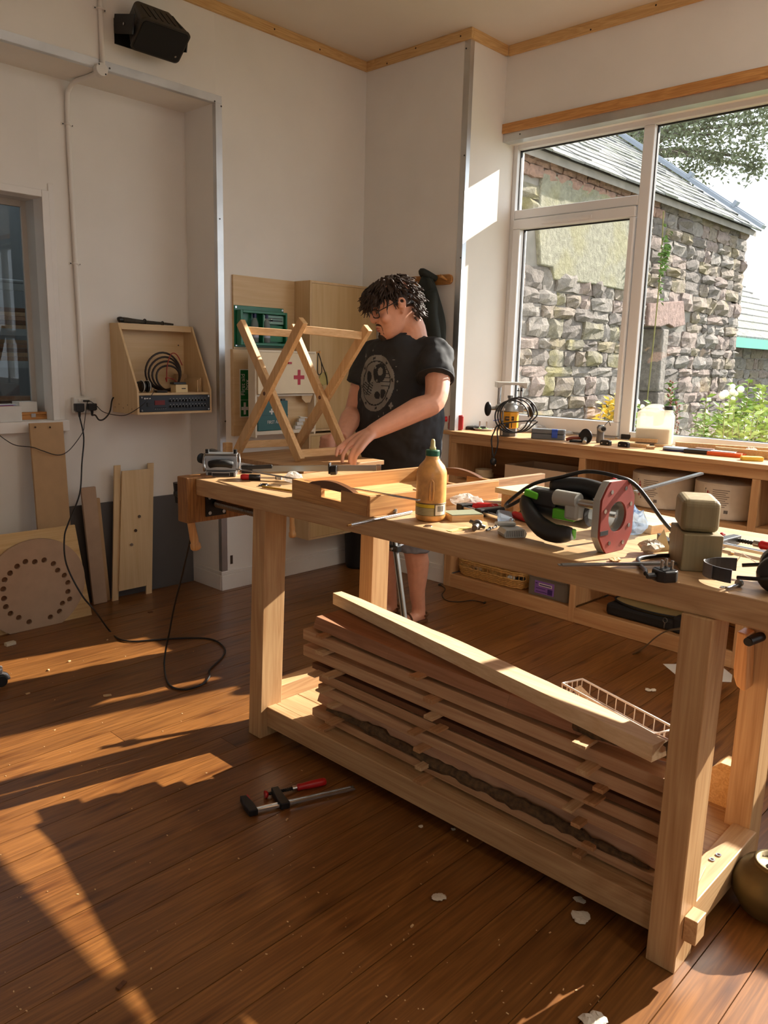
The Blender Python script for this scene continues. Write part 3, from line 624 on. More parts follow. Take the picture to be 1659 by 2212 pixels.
# stickers between the boards
stk = wood('sticker strip', (196,150,104), (160,112,68), 'x', .7); ply = wood('plywood strip', (214,182,140), (180,140,96), 'x', .6)
gaps = [(.131,.012,'below the lowest board'), (.174,.014,'above the lowest board'), (.2325,.014,'above the bark-edged board'), (.284,.009,'above the pinkish board'), (.331,.0085,'under the dark brown board'), (.3575,.014,'above the dark brown board'), (.417,.016,'below the second board from the top'), (.481,.012,'under the wide top board')]
for k, (z, t, wh) in enumerate(gaps):
    for yy, side in ((2.02,'left'), (1.52,'middle'), (.95,'right')):
        sl_ = {.131:.010,.174:.010,.2325:.012,.284:.016,.331:.014,.3575:.012,.417:.02,.481:.022}[z]*(2.1-yy)/1.4
        pro = rng.uniform(.02,.06); y = yy + rng.uniform(-.06,.06)*(0 if z < .15 else 1); wd = rng.uniform(.028,.045); zz = z - sl_ if z > .14 else .1275
        if z > .14: zz += .002
        one('sticker', G().hexa([(1.872-pro,y,zz),(2.02,y,zz),(2.02,y+wd,zz),(1.872-pro,y+wd,zz),(1.872-pro,y,zz+t-.0015),(2.02,y,zz+t-.0015),(2.02,y+wd,zz+t-.0015),(1.872-pro,y+wd,zz+t-.0015)]), rng.choice([stk, ply]), 'spacer strip %s, %s of the stack' % (wh, {'left':'left end','middle':'middle','right':'right end'}[side]), 'spacer', (2.03,y+wd/2,zz), 'spacer strips in the timber stack', bev=.001)
# offcuts on the lower deck at the right end
one('offcut', G().cbox((2.10,.80,.154),(.12,.055,.052),(0,0,.3)), tb[1], 'short offcut lying on the bench deck behind the front right leg', 'offcut', (2.10,.80,.127), bev=.002)
one('offcut', G().cbox((1.99,.685,.147),(.09,.035,.013),(0,0,.15)), ply, 'thin plywood offcut on the right lower stretcher', 'offcut', (1.99,.685,.1402), bev=.001)
for (px, py) in ((1552,1847),(1538,1857)): 
    p = atz(px, py, .141); one('washer', G().lathe([(.004,0),(.008,0),(.008,.002),(.004,.002),(.004,0)], p, n=14, cap=False), steel, 'small steel washer lying on the lower stretcher' if px > 1545 else 'second small washer nearer the front leg on the lower stretcher', 'washer', p)
p = atz(1565,1738,.128); one('block', G().prism([(-.045,0),(.045,0),(.045,.12),(.02,.145),(-.045,.145)], (p.x-.02,p.y,.128), (0,1,0), (0,0,1), (.07,0,0)), pine, 'chunky pine block with a chamfered top standing on the bench deck', 'block', (p.x,p.y,.128), bev=.002)
# wire basket behind the stack, on the floor, with scraps
wm = plain('white coated wire', (236,226,214), .4)
K = [atz(1258,1467,.30), atz(1452,1570,.30)]; ex = (K[1]-K[0]); ex.z = 0; bl = .46; ex.normalize(); ey = V((ex.y,-ex.x,0)); ey = ey if ey.x < 0 else -ey   # ey towards the camera side
bk = T('wire_basket', 'white wire basket of wood scraps on the bench deck behind the timber stack', 'basket', (K[0]+ex*.23+ey*.16)*1); bk.location.z = .1275
def bp(u, v, z): q = K[0]+ex*u+ey*v; return V((q.x, q.y, z))
W_, D_ = .46, .10
top = G().tube([bp(0,0,.30),bp(W_,0,.30),bp(W_,D_,.30),bp(0,D_,.30)], .0045, 8, closed=True); build('rim', top, wm, bk, world=True, smooth=True)
g = G()
for i in range(11): u = W_*i/10; g.tube([bp(u,0,.30),bp(u,.005,.145),bp(u,D_-.005,.145),bp(u,D_,.30)], .0022, 6)
for i in range(1,4): v = D_*i/4; g.tube([bp(0,v,.30),bp(.005,v,.145),bp(W_-.005,v,.145),bp(W_,v,.30)], .0022, 6)
for z in (.25,.20): g.tube([bp(.003,.003,z),bp(W_-.003,.003,z),bp(W_-.003,D_-.003,z),bp(.003,D_-.003,z)], .002, 6, closed=True)
g.tube([bp(.02,.02,.1305),bp(W_-.02,.02,.1305),bp(W_-.02,D_-.02,.1305),bp(.02,D_-.02,.1305)], .003, 6, closed=True)
for u in (.02, W_-.02):
    for v in (.02, D_-.02): g.tube([bp(u,v,.1305),bp(u,v,.145)], .0022, 6)
build('wires', g, wm, bk, world=True)
for i, (u, v, z, a, l) in enumerate(((.10,.05,.262,.3,.14),(.25,.05,.235,-.2,.2),(.36,.05,.25,.5,.12))):
    q = bp(u,v,z); one('scrap', G().cbox(q,(l,.03,.015),(.2,.4-.3*i,atan2(ex.y,ex.x)+a*.4)), [ply,tb[0],wm][i], ['thin ply scrap sticking up in the wire basket','long flat scrap lying in the wire basket','small white offcut in the wire basket'][i], 'scrap', q, bev=.001)
one('scrap', G().hexa([bp(.03,.02,.149),bp(W_-.03,.02,.149),bp(W_-.03,D_-.02,.149),bp(.03,D_-.02,.149),bp(.03,.02,.215),bp(W_-.03,.02,.21),bp(W_-.03,D_-.02,.21),bp(.03,D_-.02,.215)]), tb[1], 'thick wood lump filling the wire basket bottom', 'scrap', bp(.23,.05,.149))
# ------------------------------------------------------------------ F clamps (local: bar along x, arms along +y, flat on z=0)
def fclamp(label, loc, rz=0, L=.30, arm=.105, op=.10, group='F clamps with red handles', rx=0, ry=0, hl=.11):
    t = T('f_clamp', label, 'clamp', loc, rz, group, rx, ry)
    build('bar', G().box(0,-.010,.009,L,.010,.015).box(0,-.010,.015,L,-.006,.0175).box(0,.006,.015,L,.010,.0175), steel, t)
    build('bar_tip', G().cyl((L-.006,0,.015),(L-.006,0,.021),.004,n=8), dsteel, t)
    build('fixed_jaw', G().prism([(-.014,-.016),(.016,-.016),(.014,.03),(.004,arm),(-.018,arm+.004),(-.02,.03)], (0,0,.002), (1,0,0), (0,1,0), (0,0,.022)), blk, t, bev=.003)
    build('pad', G().box(.004,arm-.028,.003,.011,arm+.004,.023), redp, t, bev=.002)
    build('sliding_arm', G().prism([(op-.012,-.017),(op+.022,-.017),(op+.018,.03),(op+.016,arm+.012),(op-.010,arm+.012),(op-.014,.03)], (0,0,.001), (1,0,0), (0,1,0), (0,0,.024)), blk, t, bev=.003)
    ya = arm-.006
    build('screw', G().tube([(op-.03+i*.004, ya, .013) for i in range(24)], [.0066 if i % 2 else .005 for i in range(24)], 10), blk, t)
    build('swivel', G().lathe([(0,0),(.013,0),(.014,.004),(.011,.010),(0,.010)], (op-.038,ya,.013), (1,0,0), 16), redp, t, smooth=2)
    build('ferrule', G().cyl((op+.062,ya,.013),(op+.078,ya,.013),.0095,n=14), steel, t, smooth=2)
    build('handle', G().lathe([(0,0),(.010,.001),(.0125,.006),(.0115,.02),(.0135,hl*.5),(.0145,hl-.016),(.013,hl-.004),(.009,hl),(0,hl)], (op+.078,ya,.013), (1,0,0), 16), redp, t, smooth=True)
    return t
p0 = atz(545,1752,.012); p1 = atz(765,1702,.012)
fclamp('F clamp with red handle lying on the floor by itself', (p0.x,p0.y,0), atan2(p1.y-p0.y,p1.x-p0.x), (p1-p0).length, arm=.085, op=.105)
# ------------------------------------------------------------------ things on the floor
tis = plain('crumpled white tissue', (214,204,186), .9, var=.12)
def wad(label, loc, r, seed, name='paper_scrap', cat='scrap', m=None, flat=.35, group='scraps on the floor'):
    q = random.Random(seed); g = G(); n = 9; m_ = 6
    for k in range(3):
        c = V((q.uniform(-.5,.5)*r, q.uniform(-.5,.5)*r, r*flat*.5)); rings = []
        for i in range(m_+1):
            t = -pi/2+pi*i/m_; rings.append([c+V((cos(t)*cos(2*pi*j/n)*r*q.uniform(.4,.9), cos(t)*sin(2*pi*j/n)*r*q.uniform(.4,.9), sin(t)*r*flat*q.uniform(.3,.6))) for j in range(n)])
        g.ringed(rings)
    mn = min(p.z for p in g.v)
    for p in g.v: p.z -= mn
    o = build(name, g, m or tis); o.location = V(loc); return tag(o, label, cat, group)
for i, (px, py, r, lab) in enumerate([(945,1940,.022,'crumpled white glue scrap alone on the floorboards before the bench'),(1255,1990,.030,'torn white scrap on the floor beside the front rail'),(1405,1492,.022,'pale scrap on the floor behind the bench by the paper sheet'),(1285,2205,.032,'white scrap at the bottom edge by the sunlit boards'),(1250,1945,.018,'scrap half under the front rail of the bench'),(908,1785,.010,'tiny pale shaving nearest the bench rail middle'),(980,1792,.008,'speck of shaving just under the bench rail')]): wad(lab, atz(px,py,.001), r, 60+i)
shv = wood('wood shaving', (228,196,150), (200,160,110), 'x', .8)
for i, (px, py, l, a, lab) in enumerate([(60,1795-1795+1498,.02,.3,'small wood chip on the sunlit floor at the left edge'),(105,1447,.016,1,'wood chip in the upper sunlit patch at far left'),(232,1502,.034,-.3,'long shaving at the edge of the sunlit patch'),(262,2128,.028,.4,'pale splinter on the dark floor at bottom left'),(150,1428,.014,.2,'wood chip beside the cable near the leaning boards'),(232,1382,.014,.8,'wood chip under the hanging cable'),(620,1770,.012,.5,'wood chip on the floor in front of the clamp'),(890,2000,.012,.2,'crumb of wood in the middle foreground floor'),(1010,1755+60,.010,.7,'crumb of wood below the bench rail'),(325,1322,.03,.2,'dark wood flake on the floor before the ply trough')]):
    p = atz(px, py, .003); one('wood_chip', G().cbox(p,(l,l*.4,.004),(.1,.1,a)), shv if 'dark' not in lab else dkb, lab, 'wood chip', (p.x,p.y,0), 'wood chips on the floor')
# countless tiny crumbs: sawdust
r = random.Random(77); g = G()
for i in range(230):
    px, py = r.uniform(0,1300), r.uniform(1330,2212); p = atz(px, py, .0012)
    if p.x > 1.75 and .6 < p.y < 2.45: continue
    if p.y > 4.2 or p.x > 4.0: continue
    l = r.uniform(.0014,.0034); g.cbox(p,(l*r.uniform(1,2.5),l,.0012),(0,0,r.uniform(0,3)))
sd_ = build('sawdust', g, shv); tag(sd_, 'fine sawdust specks scattered over the floorboards', 'sawdust', kind='stuff')
p = atz(22,1390,.008); one('offcut', G().cbox(p,(.05,.028,.016),(0,0,.1)), plain('pale offcut', (206,196,170), .7), 'small pale square offcut on the floor below the holed disc', 'offcut', (p.x,p.y,0), bev=.001)
q = [atz(*p,.002) for p in ((1432,1434),(1462,1434),(1560,1440),(1582,1458),(1580,1473),(1475,1470))]
one('paper_sheet', G().prism([(p.x,p.y) for p in q], (0,0,.0008), (1,0,0), (0,1,0), (0,0,.001)), plain('white paper', (222,218,210), .8), 'torn white paper sheet on the floor by the shelf unit', 'paper', (q[0].x,q[0].y,0))
# thin black lead on the floor by the shelf unit
lead_pts = bez([atz(*p,.004) for p in ((950,1263),(962,1272),(955,1285),(965,1297),(990,1300),(1020,1297),(1047,1302))],6)
t = T('charger_lead', 'thin black lead lying on the floor beside the shelf unit', 'cable', atz(990,1300,0)); build('wire', G().tube(lead_pts,.0028,6), blkp, t, world=True, smooth=True)
for e in (lead_pts[0], lead_pts[-1]): build('connector', G().cbox(e+V((0,0,.002)),(.03,.014,.009),(0,0,.4)), blkp, t, world=True, bev=.002)
# bronze pot at the right edge
p = atz(1668,1955,0); t = T('brass_pot', 'round dull brass pot on the floor at the right edge', 'pot', (atz(1672,1918,.08).x,atz(1672,1918,.08).y,0)); brass = plain('dull brass', (92,78,46), .5, .6, var=.3, scale=10)
build('body', G().lathe([(0,0),(.05,0),(.085,.02),(.108,.06),(.108,.10),(.088,.135),(.06,.15),(.055,.155),(.06,.16),(.05,.16),(.045,.15),(.0,.146)], n=32), brass, t, smooth=True); build('knob', G().lathe([(0,.146),(.02,.147),(.02,.158),(0,.16)], n=16), brass, t, smooth=True)
# castor of an office chair at the left edge
p = atz(8,1480,0); t = T('office_chair', 'grey office chair base with black castor at the left edge', 'chair', (p.x-.33,p.y+.10,0)); chs = plain('silver chair base', (190,192,196), .3, .6)
loc = V((p.x, p.y, 0))-t.location
lg = G()
for k in range(5):
    a = atan2(loc.y, loc.x)+k*2*pi/5; e = V((cos(a), sin(a), 0)); lg.beam(e*.02+V((0,0,.115)), e*.345+V((0,0,.075)), .045, .028)
build('base', lg, chs, t, bev=.008); build('column', G().cyl((0,0,.10),(0,0,.40),.028), blkp, t)
for k in range(5):
    a = atan2(loc.y, loc.x)+k*2*pi/5; e = V((cos(a), sin(a), 0))*.335; s = V((-sin(a), cos(a), 0)); cs_ = build('castor', G().cyl(e-s*.022+V((0,0,.027)), e-s*.006+V((0,0,.027)), .027, n=20).cyl(e+s*.006+V((0,0,.027)), e+s*.022+V((0,0,.027)), .027, n=20), blkp, t, bev=.003)
    build('hood', G().tube([e+V((cos(u)*.032*cos(a), cos(u)*.032*sin(a), .027+sin(u)*.032)) for u in [i*pi/8 for i in range(9)]], .009, 8), chs, cs_, smooth=True)
build('seat', G().rbox(-.24,-.24,.42,.24,.24,.50,.07), blkp, t, bev=.02); build('post', G().cyl((0,0,.38),(0,0,.43),.05), blkp, t)
bk_ = loc.normalized(); build('backrest', G().rbox(-.22,-.03,.58,.22,.03,1.05,.02), blkp, t, bev=.02).rotation_euler = (0,0,0); build('back_stem', G().box(-.03,-.05,.45,.03,-.02,.65), blkp, t)
# ================================================================== THINGS ON AND AGAINST THE BACK WALL
birch = wood('birch plywood', (218,190,148), (204,172,126), 'x', .5, s=.55, bmp=.03, ring=2); birchz = wood('birch plywood upright', (218,190,148), (204,172,126), 'z', .5, s=.55, bmp=.03, ring=2)
mdf = plain('brown mdf', (178,144,104), .75, var=.05, scale=14); mdf2 = plain('pinkish mdf', (176,148,122), .75, var=.06, scale=14)
wht = plain('white plastic', (222,220,214), .4); card = plain('white card', (214,212,206), .7)
# --- conduit
cx_ = 2.165
t = T('conduit', 'white cable conduit running down the wall through a round junction box to the socket', 'conduit', (cx_, YB, ZA))
build('pipe', G().tube([(cx_,YB-.012,ZC-.06),(cx_,YB-.012,ZA+.02)], .0125, 12), paint, t, world=True, smooth=True)
pts = bez([(cx_,YB+.02,ZA-.013),(cx_-.005,YB+.15,ZA-.013),(cx_-.02,YB+.25,ZA-.016),(cx_-.035,YA-.035,ZA-.045),(cx_-.042,YA-.013,ZA-.12),(cx_-.042,YA-.013,ZA-.5),(cx_-.036,YA-.013,1.9),(cx_-.026,YA-.013,1.25)], 8)
build('pipe', G().tube(pts, .0125, 12), paint, t, world=True, smooth=True)
jb = aty(220,150,YB-.03); build('junction_box', G().cyl((jb.x,YB-.036,jb.z),(jb.x,YB+.004,jb.z),.032,n=28), wht, t, world=True, bev=.002)
for dx, dz in ((-.017,.02),(.017,-.02)): build('screw', G().cyl((jb.x+dx,YB-.038,jb.z+dz),(jb.x+dx,YB-.036,jb.z+dz),.004,n=8), scr, t, world=True)
for x, y, z in ((cx_,YB,aty(213,20,YB).z),(cx_-.042,YA,aty(145,270,YA).z),(cx_-.036,YA,aty(160,570,YA).z)):
    cl_ = build('clip', G().box(x-.034,y-.005,z-.007,x+.034,y-.001,z+.007).tube([(x+cos(a)*.0155, y-.0125-sin(a)*.0155*.9, z) for a in [pi*i/8 for i in range(9)]], .006, 6), paint, t, world=True)
    for s in (-1,1): build('screw', G().cyl((x+s*.026,y-.007,z),(x+s*.026,y-.005,z),.004,n=8), scr, cl_, world=True)
# --- loudspeaker
c = aty(346,86,3.95); t = T('loudspeaker', 'black wall loudspeaker tilted steeply down above the recess', 'loudspeaker', (c.x, c.y, c.z), 0, None, radians(52))
def frus(w0, h0, y0, w1, h1, y1, r, n=5):
    rings = []
    for (wd, h, y) in ((w0,h0,y0),(w1,h1,y1)):
        ring = []
        for cx, cz, a in ((wd-r,h-r,0),(-wd+r,h-r,pi/2),(-wd+r,-h+r,pi),(wd-r,-h+r,1.5*pi)):
            for i in range(n+1): q = a+i/n*pi/2; ring.append(V((cx+r*cos(q), y, cz+r*sin(q))))
        rings.append(ring)
    return G().ringed(rings)
spk = plain('black speaker plastic', (46,42,38), .5, var=.15)
build('cabinet', frus(.138,.088,.0,.105,.062,.165,.022), spk, t, smooth=2); build('front_bezel', frus(.140,.090,-.014,.140,.090,.0,.024), spk, t, smooth=2)
build('grille', frus(.130,.080,-.019,.131,.081,-.013,.020), plain('black speaker grille', (12,12,12), .8, bmp=.3, scale=300), t, smooth=2)
build('badge', G().cyl((.105,-.021,-.05),(.105,-.018,-.05),.006,n=12), steel, t)
for i in range(6):
    x = -.09+i*.036; build('rib', G().hexa([(x,.02,.0845),(x+.006,.02,.0845),(x+.006,.13,.0665),(x,.13,.0665),(x,.02,.0885),(x+.006,.02,.0885),(x+.006,.13,.0705),(x,.13,.0705)]), blkp, t)
    if i < 3: z = -.04+i*.036; build('rib', G().hexa([(-.1345,.02,z),(-.1295,.02,z),(-.1095,.13,z),(-.1145,.13,z),(-.1345,.02,z+.006),(-.1295,.02,z+.006),(-.1095,.13,z+.006),(-.1145,.13,z+.006)]), blkp, t)
build('bracket', G().cbox((c.x-.155,c.y+.085,c.z+.05),(.006,.20,.09),(.25,0,0)).box(c.x-.158,YB-.006,c.z-.02,c.x+.158,YB-.001,c.z+.1).cbox((c.x+.155,c.y+.085,c.z+.05),(.006,.20,.09),(.25,0,0)), blk, t, world=True)
build('bolt', G().cyl((c.x-.166,c.y+.07,c.z+.045),(c.x-.158,c.y+.07,c.z+.045),.007,n=10), steel, t, world=True)
# --- double socket, plugs, leads
sy = YA-.042; s0 = aty(160,859,sy); s1 = aty(210,891,sy)
t = T('wall_socket', 'white double wall socket under the conduit', 'socket', ((s0.x+s1.x)/2, YA, s1.z)); build('box', G().box(s0.x,sy,s1.z,s1.x,YA-.001,s0.z), wht, t, world=True, bev=.004)
for k in (.22,.78):
    x = s0.x+(s1.x-s0.x)*k; build('switch', G().box(x-.007,sy-.005,s0.z-.024,x+.007,sy,s0.z-.006), wht, t, world=True, bev=.002)
def plug(label, px0, py0, px1, py1, y):
    a = aty(px0,py0,y-.03); b = aty(px1,py1,y-.03); m = (a+b)/2; t = T('plug', label, 'plug', (m.x, y, b.z)); w_ = abs(b.x-a.x)/2; h = (a.z-b.z)
    build('body', G().prism([(-w_,h*.15),(-w_*.6,0),(w_*.6,0),(w_,h*.15),(w_,h),(-w_,h)], (m.x,y-.034,b.z), (1,0,0), (0,0,1), (0,.033,0)), blkp, t, world=True, bev=.004); build('grip', G().cyl((m.x,y-.018,b.z),(m.x,y-.018,b.z-.028),.008,.006), blkp, t, world=True); return V((m.x,y-.018,b.z-.028))
e1 = plug('black plug on the left of the double socket', 163,872,183,890, sy); e2 = plug('black plug on the right of the double socket', 191,872,210,887, sy)
def cab(px, py, y):
    p = aty(px, py, y); return p if p.z > .006 else atz(px, py, .006)
pts = [e1, cab(181,945,4.385), cab(177,1000,4.34), cab(172,1067,4.26), cab(148.5,1128,4.13), cab(139,1162,4.05), cab(143.5,1219,3.93), cab(175.5,1283.5,3.82), cab(206,1320.7,3.76), atz(236,1362,.006), atz(256.5,1380,.006), atz(287,1385.5,.006), atz(337.6,1382,.006), atz(405,1378,.006), atz(459,1381.4,.006), atz(484.4,1400,.006), atz(481,1418.6,.006), atz(454,1445.6,.006), atz(452,1462,.006), atz(435.4,1479,.006), atz(395,1489.5,.006), atz(364.6,1477.6,.006), atz(355,1442,.016), aty(357.8,1405,3.24), aty(366,1364.6,3.22), aty(376.4,1310.5,3.17), aty(391.6,1249.8,3.10), aty(405,1192.4,3.02), aty(412,1158,2.97), aty(416,1128,2.92), V((1.78,2.875,.85))]
one('power_cable', G().tube(bez(pts,6), .0045, 8), blkp, 'black power cable looping from the socket over the floor up to the bench', 'cable', (pts[12].x, pts[12].y, 0), smooth=True)
pts = [e2, aty(206,897,4.37), aty(214,907,4.36), aty(225,905,4.37), aty(237,890,4.40), aty(241.5,866,4.43), V((2.318,4.44,1.235))]
one('amplifier_lead', G().tube(bez(pts,6), .0045, 8), blkp, 'short black mains lead curving from the socket to the wall cabinet', 'cable', pts[2], smooth=True)
pts = [aty(180,866,4.405), aty(193,866,4.405), aty(208,876,4.40), aty(222,889,4.37), aty(245,896,4.33), aty(270,897,4.27), aty(292,886,4.18), aty(312,871,4.14), aty(330,850,4.15), aty(333,838,4.18)]
one('audio_lead', G().tube(bez(pts,6), .0022, 6).cyl(pts[0],pts[1],.005), blkp, 'thin black audio lead drooping from the socket across to the amplifier', 'cable', pts[4], smooth=True)
pts = [aty(189,868,4.403), aty(186,885,4.39), aty(182,915,4.38), aty(178,935,4.36), aty(150,972,4.34), aty(125,983,4.33), aty(90,973,4.33), aty(70,966,4.34), aty(35,962,4.35), aty(12,950,4.36), aty(-20,925,4.38)]
one('thin_lead', G().tube(bez(pts,6), .0024, 6), blkp, 'thin black lead sagging from the socket out of the picture on the left', 'cable', pts[5], smooth=True)
# --- amplifier cabinet
fy = 4.17; X0, X1 = 2.322, aty(453,870,fy).x+.014; zb = 1.149; zt = aty(240,697,YA-.05).z
t = T('amplifier_cabinet', 'birch ply wall cabinet with sloping sides holding the amplifier', 'cabinet', ((X0+X1)/2, YA, zb))
zs = 1.272
for x in (X0, X1-.013): build('side_panel', G().prism([(YA-.001,zb),(fy,zb),(fy,zs+.02),(YA-.10,zt),(YA-.001,zt)], (x,0,0), (0,1,0), (0,0,1), (.013,0,0)), birchz, t, world=True, bev=.001)
a_, b_ = X0+.013, X1-.013
build('top_panel', G().box(a_,YA-.10,zt-.013,b_,YA-.001,zt), birch, t, world=True); build('shelf', G().box(a_,fy+.012,zs-.013,b_,YA-.014,zs), birch, t, world=True); build('bottom_panel', G().box(a_,fy,zb,b_,YA-.001,zb+.013), birch, t, world=True); build('back_panel', G().box(a_,YA-.013,zb+.013,b_,YA-.002,zt-.013), birch, t, world=True); build('lip', G().box(a_,YA-.10,zt-.035,b_,YA-.088,zt-.013), birch, t, world=True)
for px, py in ((277,709),(358,713),(384,715),(385,746)): p = aty(px,py,YA-.014); build('screw', G().cyl(p,p-V((0,.003,0)),.004,n=8), scr, t, world=True)
for k in range(5): build('screw', G().cyl((X0-.001,YA-.03-.05*k,zb+.03+.02*(k%2)),(X0+.001,YA-.03-.05*k,zb+.03+.02*(k%2)),.003,n=8), scr, t, world=True)
# amplifier
t = T('amplifier', 'black rack amplifier with red display in the wall cabinet', 'amplifier', ((a_+b_)/2, fy, zb+.013)); am = plain('dark blue black panel', (30,34,42), .45); z0, z1 = zb+.0145, zs-.0145; ax0, ax1 = a_+.001, b_-.001
build('chassis', G().box(ax0+.02,fy+.004,z0+.002,ax1-.02,YA-.03,z1-.002), blk, t, world=True); build('face', G().box(ax0,fy-.003,z0,ax1,fy+.004,z1), am, t, world=True, bev=.001)
W_ = ax1-ax0; H_ = z1-z0
def fp(u, v): return V((ax0+u*W_, fy-.003, z0+(1-v)*H_))
p, q = fp(.2,.3), fp(.34,.58); build('display', G().box(p.x,fy-.005,q.z,q.x,fy-.003,p.z), plain('dark red display', (110,26,22), .3), t, world=True)
for u, v in ((.025,.1),(.975,.08),(.025,.9),(.975,.92)): p = fp(u,v); build('screw', G().cyl(p,p-V((0,.004,0)),.006,n=10), steel, t, world=True)
for row, v in ((0,.34),(1,.70)):
    for i in range(12):
        if i in (4,5) and 0: continue
        u = .42+i*.046; big = i in (5,6); p = fp(u,v); kn = build('knob', G().lathe([(.009 if big else .0065,0),(.008 if big else .0055,.012),(0,.012)], p, (0,-1,0), 12), blkp, t, world=True, smooth=2)
        build('pointer', G().cbox(p+V((0,-.0125,.003)),(.0012,.001,.005)), wht, kn, world=True); build('mark', G().box(p.x-.004,fy-.0034,p.z+.012,p.x+.004,fy-.003,p.z+.0135), wht, t, world=True)
for i in range(6): p = fp(.21+i*.028,.76); build('button', G().box(p.x-.004,fy-.006,p.z-.003,p.x+.004,fy-.003,p.z+.003), blkp, t, world=True); build('mark', G().box(p.x-.003,fy-.0034,p.z-.0065,p.x+.003,fy-.003,p.z-.0055), wht, t, world=True)
p = fp(.11,.55); build('power_switch', G().box(p.x-.007,fy-.007,p.z-.011,p.x+.007,fy-.003,p.z+.011), blkp, t, world=True, bev=.001); p = fp(.10,.17); build('maker_mark', G().cyl(p+V((-.014,0,0)),p+V((-.014,-.0006,0)),.005,n=12).box(p.x-.005,fy-.0036,p.z-.003,p.x+.022,fy-.003,p.z+.003), wht, t, world=True)
# things on its shelf
ck = plain('dark brown cable', (40,28,24), .5); rdc = plain('red cable', (150,34,26), .5)
p = aty(352,776,4.36); r_ = random.Random(2); g = G()
for k in range(4):
    R = .115-.013*k; cc = V((p.x+.004*k, 4.36-.012*k, zs+.028+R-.022)); g.tube([cc+V((cos(a)*R*1.05, .02*sin(a*2+k)*.4, sin(a)*R*.98)) for a in [2*pi*i/28 for i in range(28)]], .0062, 8, closed=True)
mn = min(v.z for v in g.v)
for v in g.v: v.z += zs+.001-mn
one('coiled_cable', g, ck, 'coil of dark brown cable standing in the wall cabinet', 'cable', (p.x,4.36,zs), smooth=True)
pts = [V((p.x-.02,4.29,zs+.06)),V((p.x-.012,4.295,zs+.15)),V((p.x+.02,4.30,zs+.225)),V((p.x+.06,4.30,zs+.222)),V((p.x+.09,4.29,zs+.16))]; pts2 = [V((p.x-.09,4.285,zs+.05)),V((p.x-.03,4.28,zs+.085)),V((p.x+.03,4.28,zs+.07)),V((p.x+.07,4.28,zs+.02)),V((p.x+.075,4.28,zs+.004))]
one('red_lead', G().tube(bez(pts,6),.003,6).tube(bez([pts[0]]+pts2[1:],6),.003,6), rdc, 'thin red lead draped over the cable coil in the wall cabinet', 'cable', (p.x,4.28,zs), smooth=True)
p = aty(314,830,4.22); t = T('ear_defenders', 'black ear defenders at the left of the wall cabinet shelf', 'ear defenders', (p.x+.004, 4.235, zs))
for s in (-1,1):
    b = build('cup', G().lathe([(0,0),(.030,0),(.034,.006),(.034,.018),(.026,.026),(0,.028)], (s*.006,0,.0365), (s,0,0), 20), blkp, t, smooth=2); build('ring', G().tube([(s*.020,cos(a)*.0345,.0365+sin(a)*.0345) for a in [2*pi*i/20 for i in range(20)]], .002, 5, closed=True), wht, b)
build('band', G().tube([(cos(a)*.036,.045,.04+sin(a)*.02) for a in [pi*i/10 for i in range(11)]], .006, 6), blkp, t)
q = aty(398,829,4.20); t = T('small_box', 'cream cardboard box on the cabinet shelf in front of the cable coil', 'box', (q.x-.004, 4.235, zs)); cm = plain('cream card', (226,204,156), .7)
build('body', G().box(-.05,-.028,0,.032,.03,.046), cm, t, bev=.001); build('print', G().box(-.01,-.0286,.02,.018,-.028,.026), ck, t)
one('black_case', G().cbox((q.x-.018,4.24,zs+.0535),(.092,.04,.013),(0,0,.08)), blkp, 'flat black gadget lying on the cream box in the cabinet', 'gadget', (q.x-.018,4.24,zs+.047), bev=.003)
p = aty(358,840,4.2); one('phone', G().cbox((p.x-.024,4.215,zs+.0075),(.065,.05,.013),(0,0,-.2)), blkp, 'black phone-like gadget lying flat on the cabinet shelf', 'gadget', (p.x-.024,4.215,zs), bev=.003)
one('wood_offcuts', G().box(b_-.09,4.40,zs+.0005,b_-.012,4.43,zs+.105), mdf, 'square plywood offcut standing at the right of the cabinet shelf', 'offcut', (b_-.05,4.41,zs), bev=.001)
for k in range(3): one('thin_offcut', G().box(b_-.020-.011*k,4.24,zs+.0005,b_-.014-.011*k,4.385,zs+.085-.006*k), birch, ['outermost','middle','innermost'][k]+' of three thin ply strips on edge in the cabinet', 'offcut', (b_-.02-.011*k,4.3,zs), 'thin ply strips in the cabinet')
p = aty(320,693,4.41); dk = plain('dark olive canvas', (62,56,46), .85, var=.25, scale=30); t = T('folded_umbrella', 'dark rolled umbrella-like bundle on top of the wall cabinet', 'umbrella', (p.x, 4.415, zt))
build('cover', G().tube(bez([(-.165,0,.02),(-.10,0,.017),(.0,.004,.013),(.09,.0,.012),(.17,-.006,.009)],5), [.018,.019,.019,.019,.018,.0165,.016,.015,.015,.014,.013,.0125,.012,.011,.0105,.010,.009,.0085,.008,.0075,.007], 9, flat=.85), dk, t, smooth=True); build('strap', G().tube([(-.02,cos(a)*.018,.0145+sin(a)*.0165) for a in [2*pi*i/12 for i in range(12)]], .004, 5, closed=True).tube([(.10,cos(a)*.014,.012+sin(a)*.012) for a in [2*pi*i/12 for i in range(12)]], .003, 5, closed=True), blkp, t)
build('handle', G().tube(bez([(-.165,0,.02),(-.178,0,.022),(-.19,0,.018)],4), .016, 8), blkp, t, smooth=True)
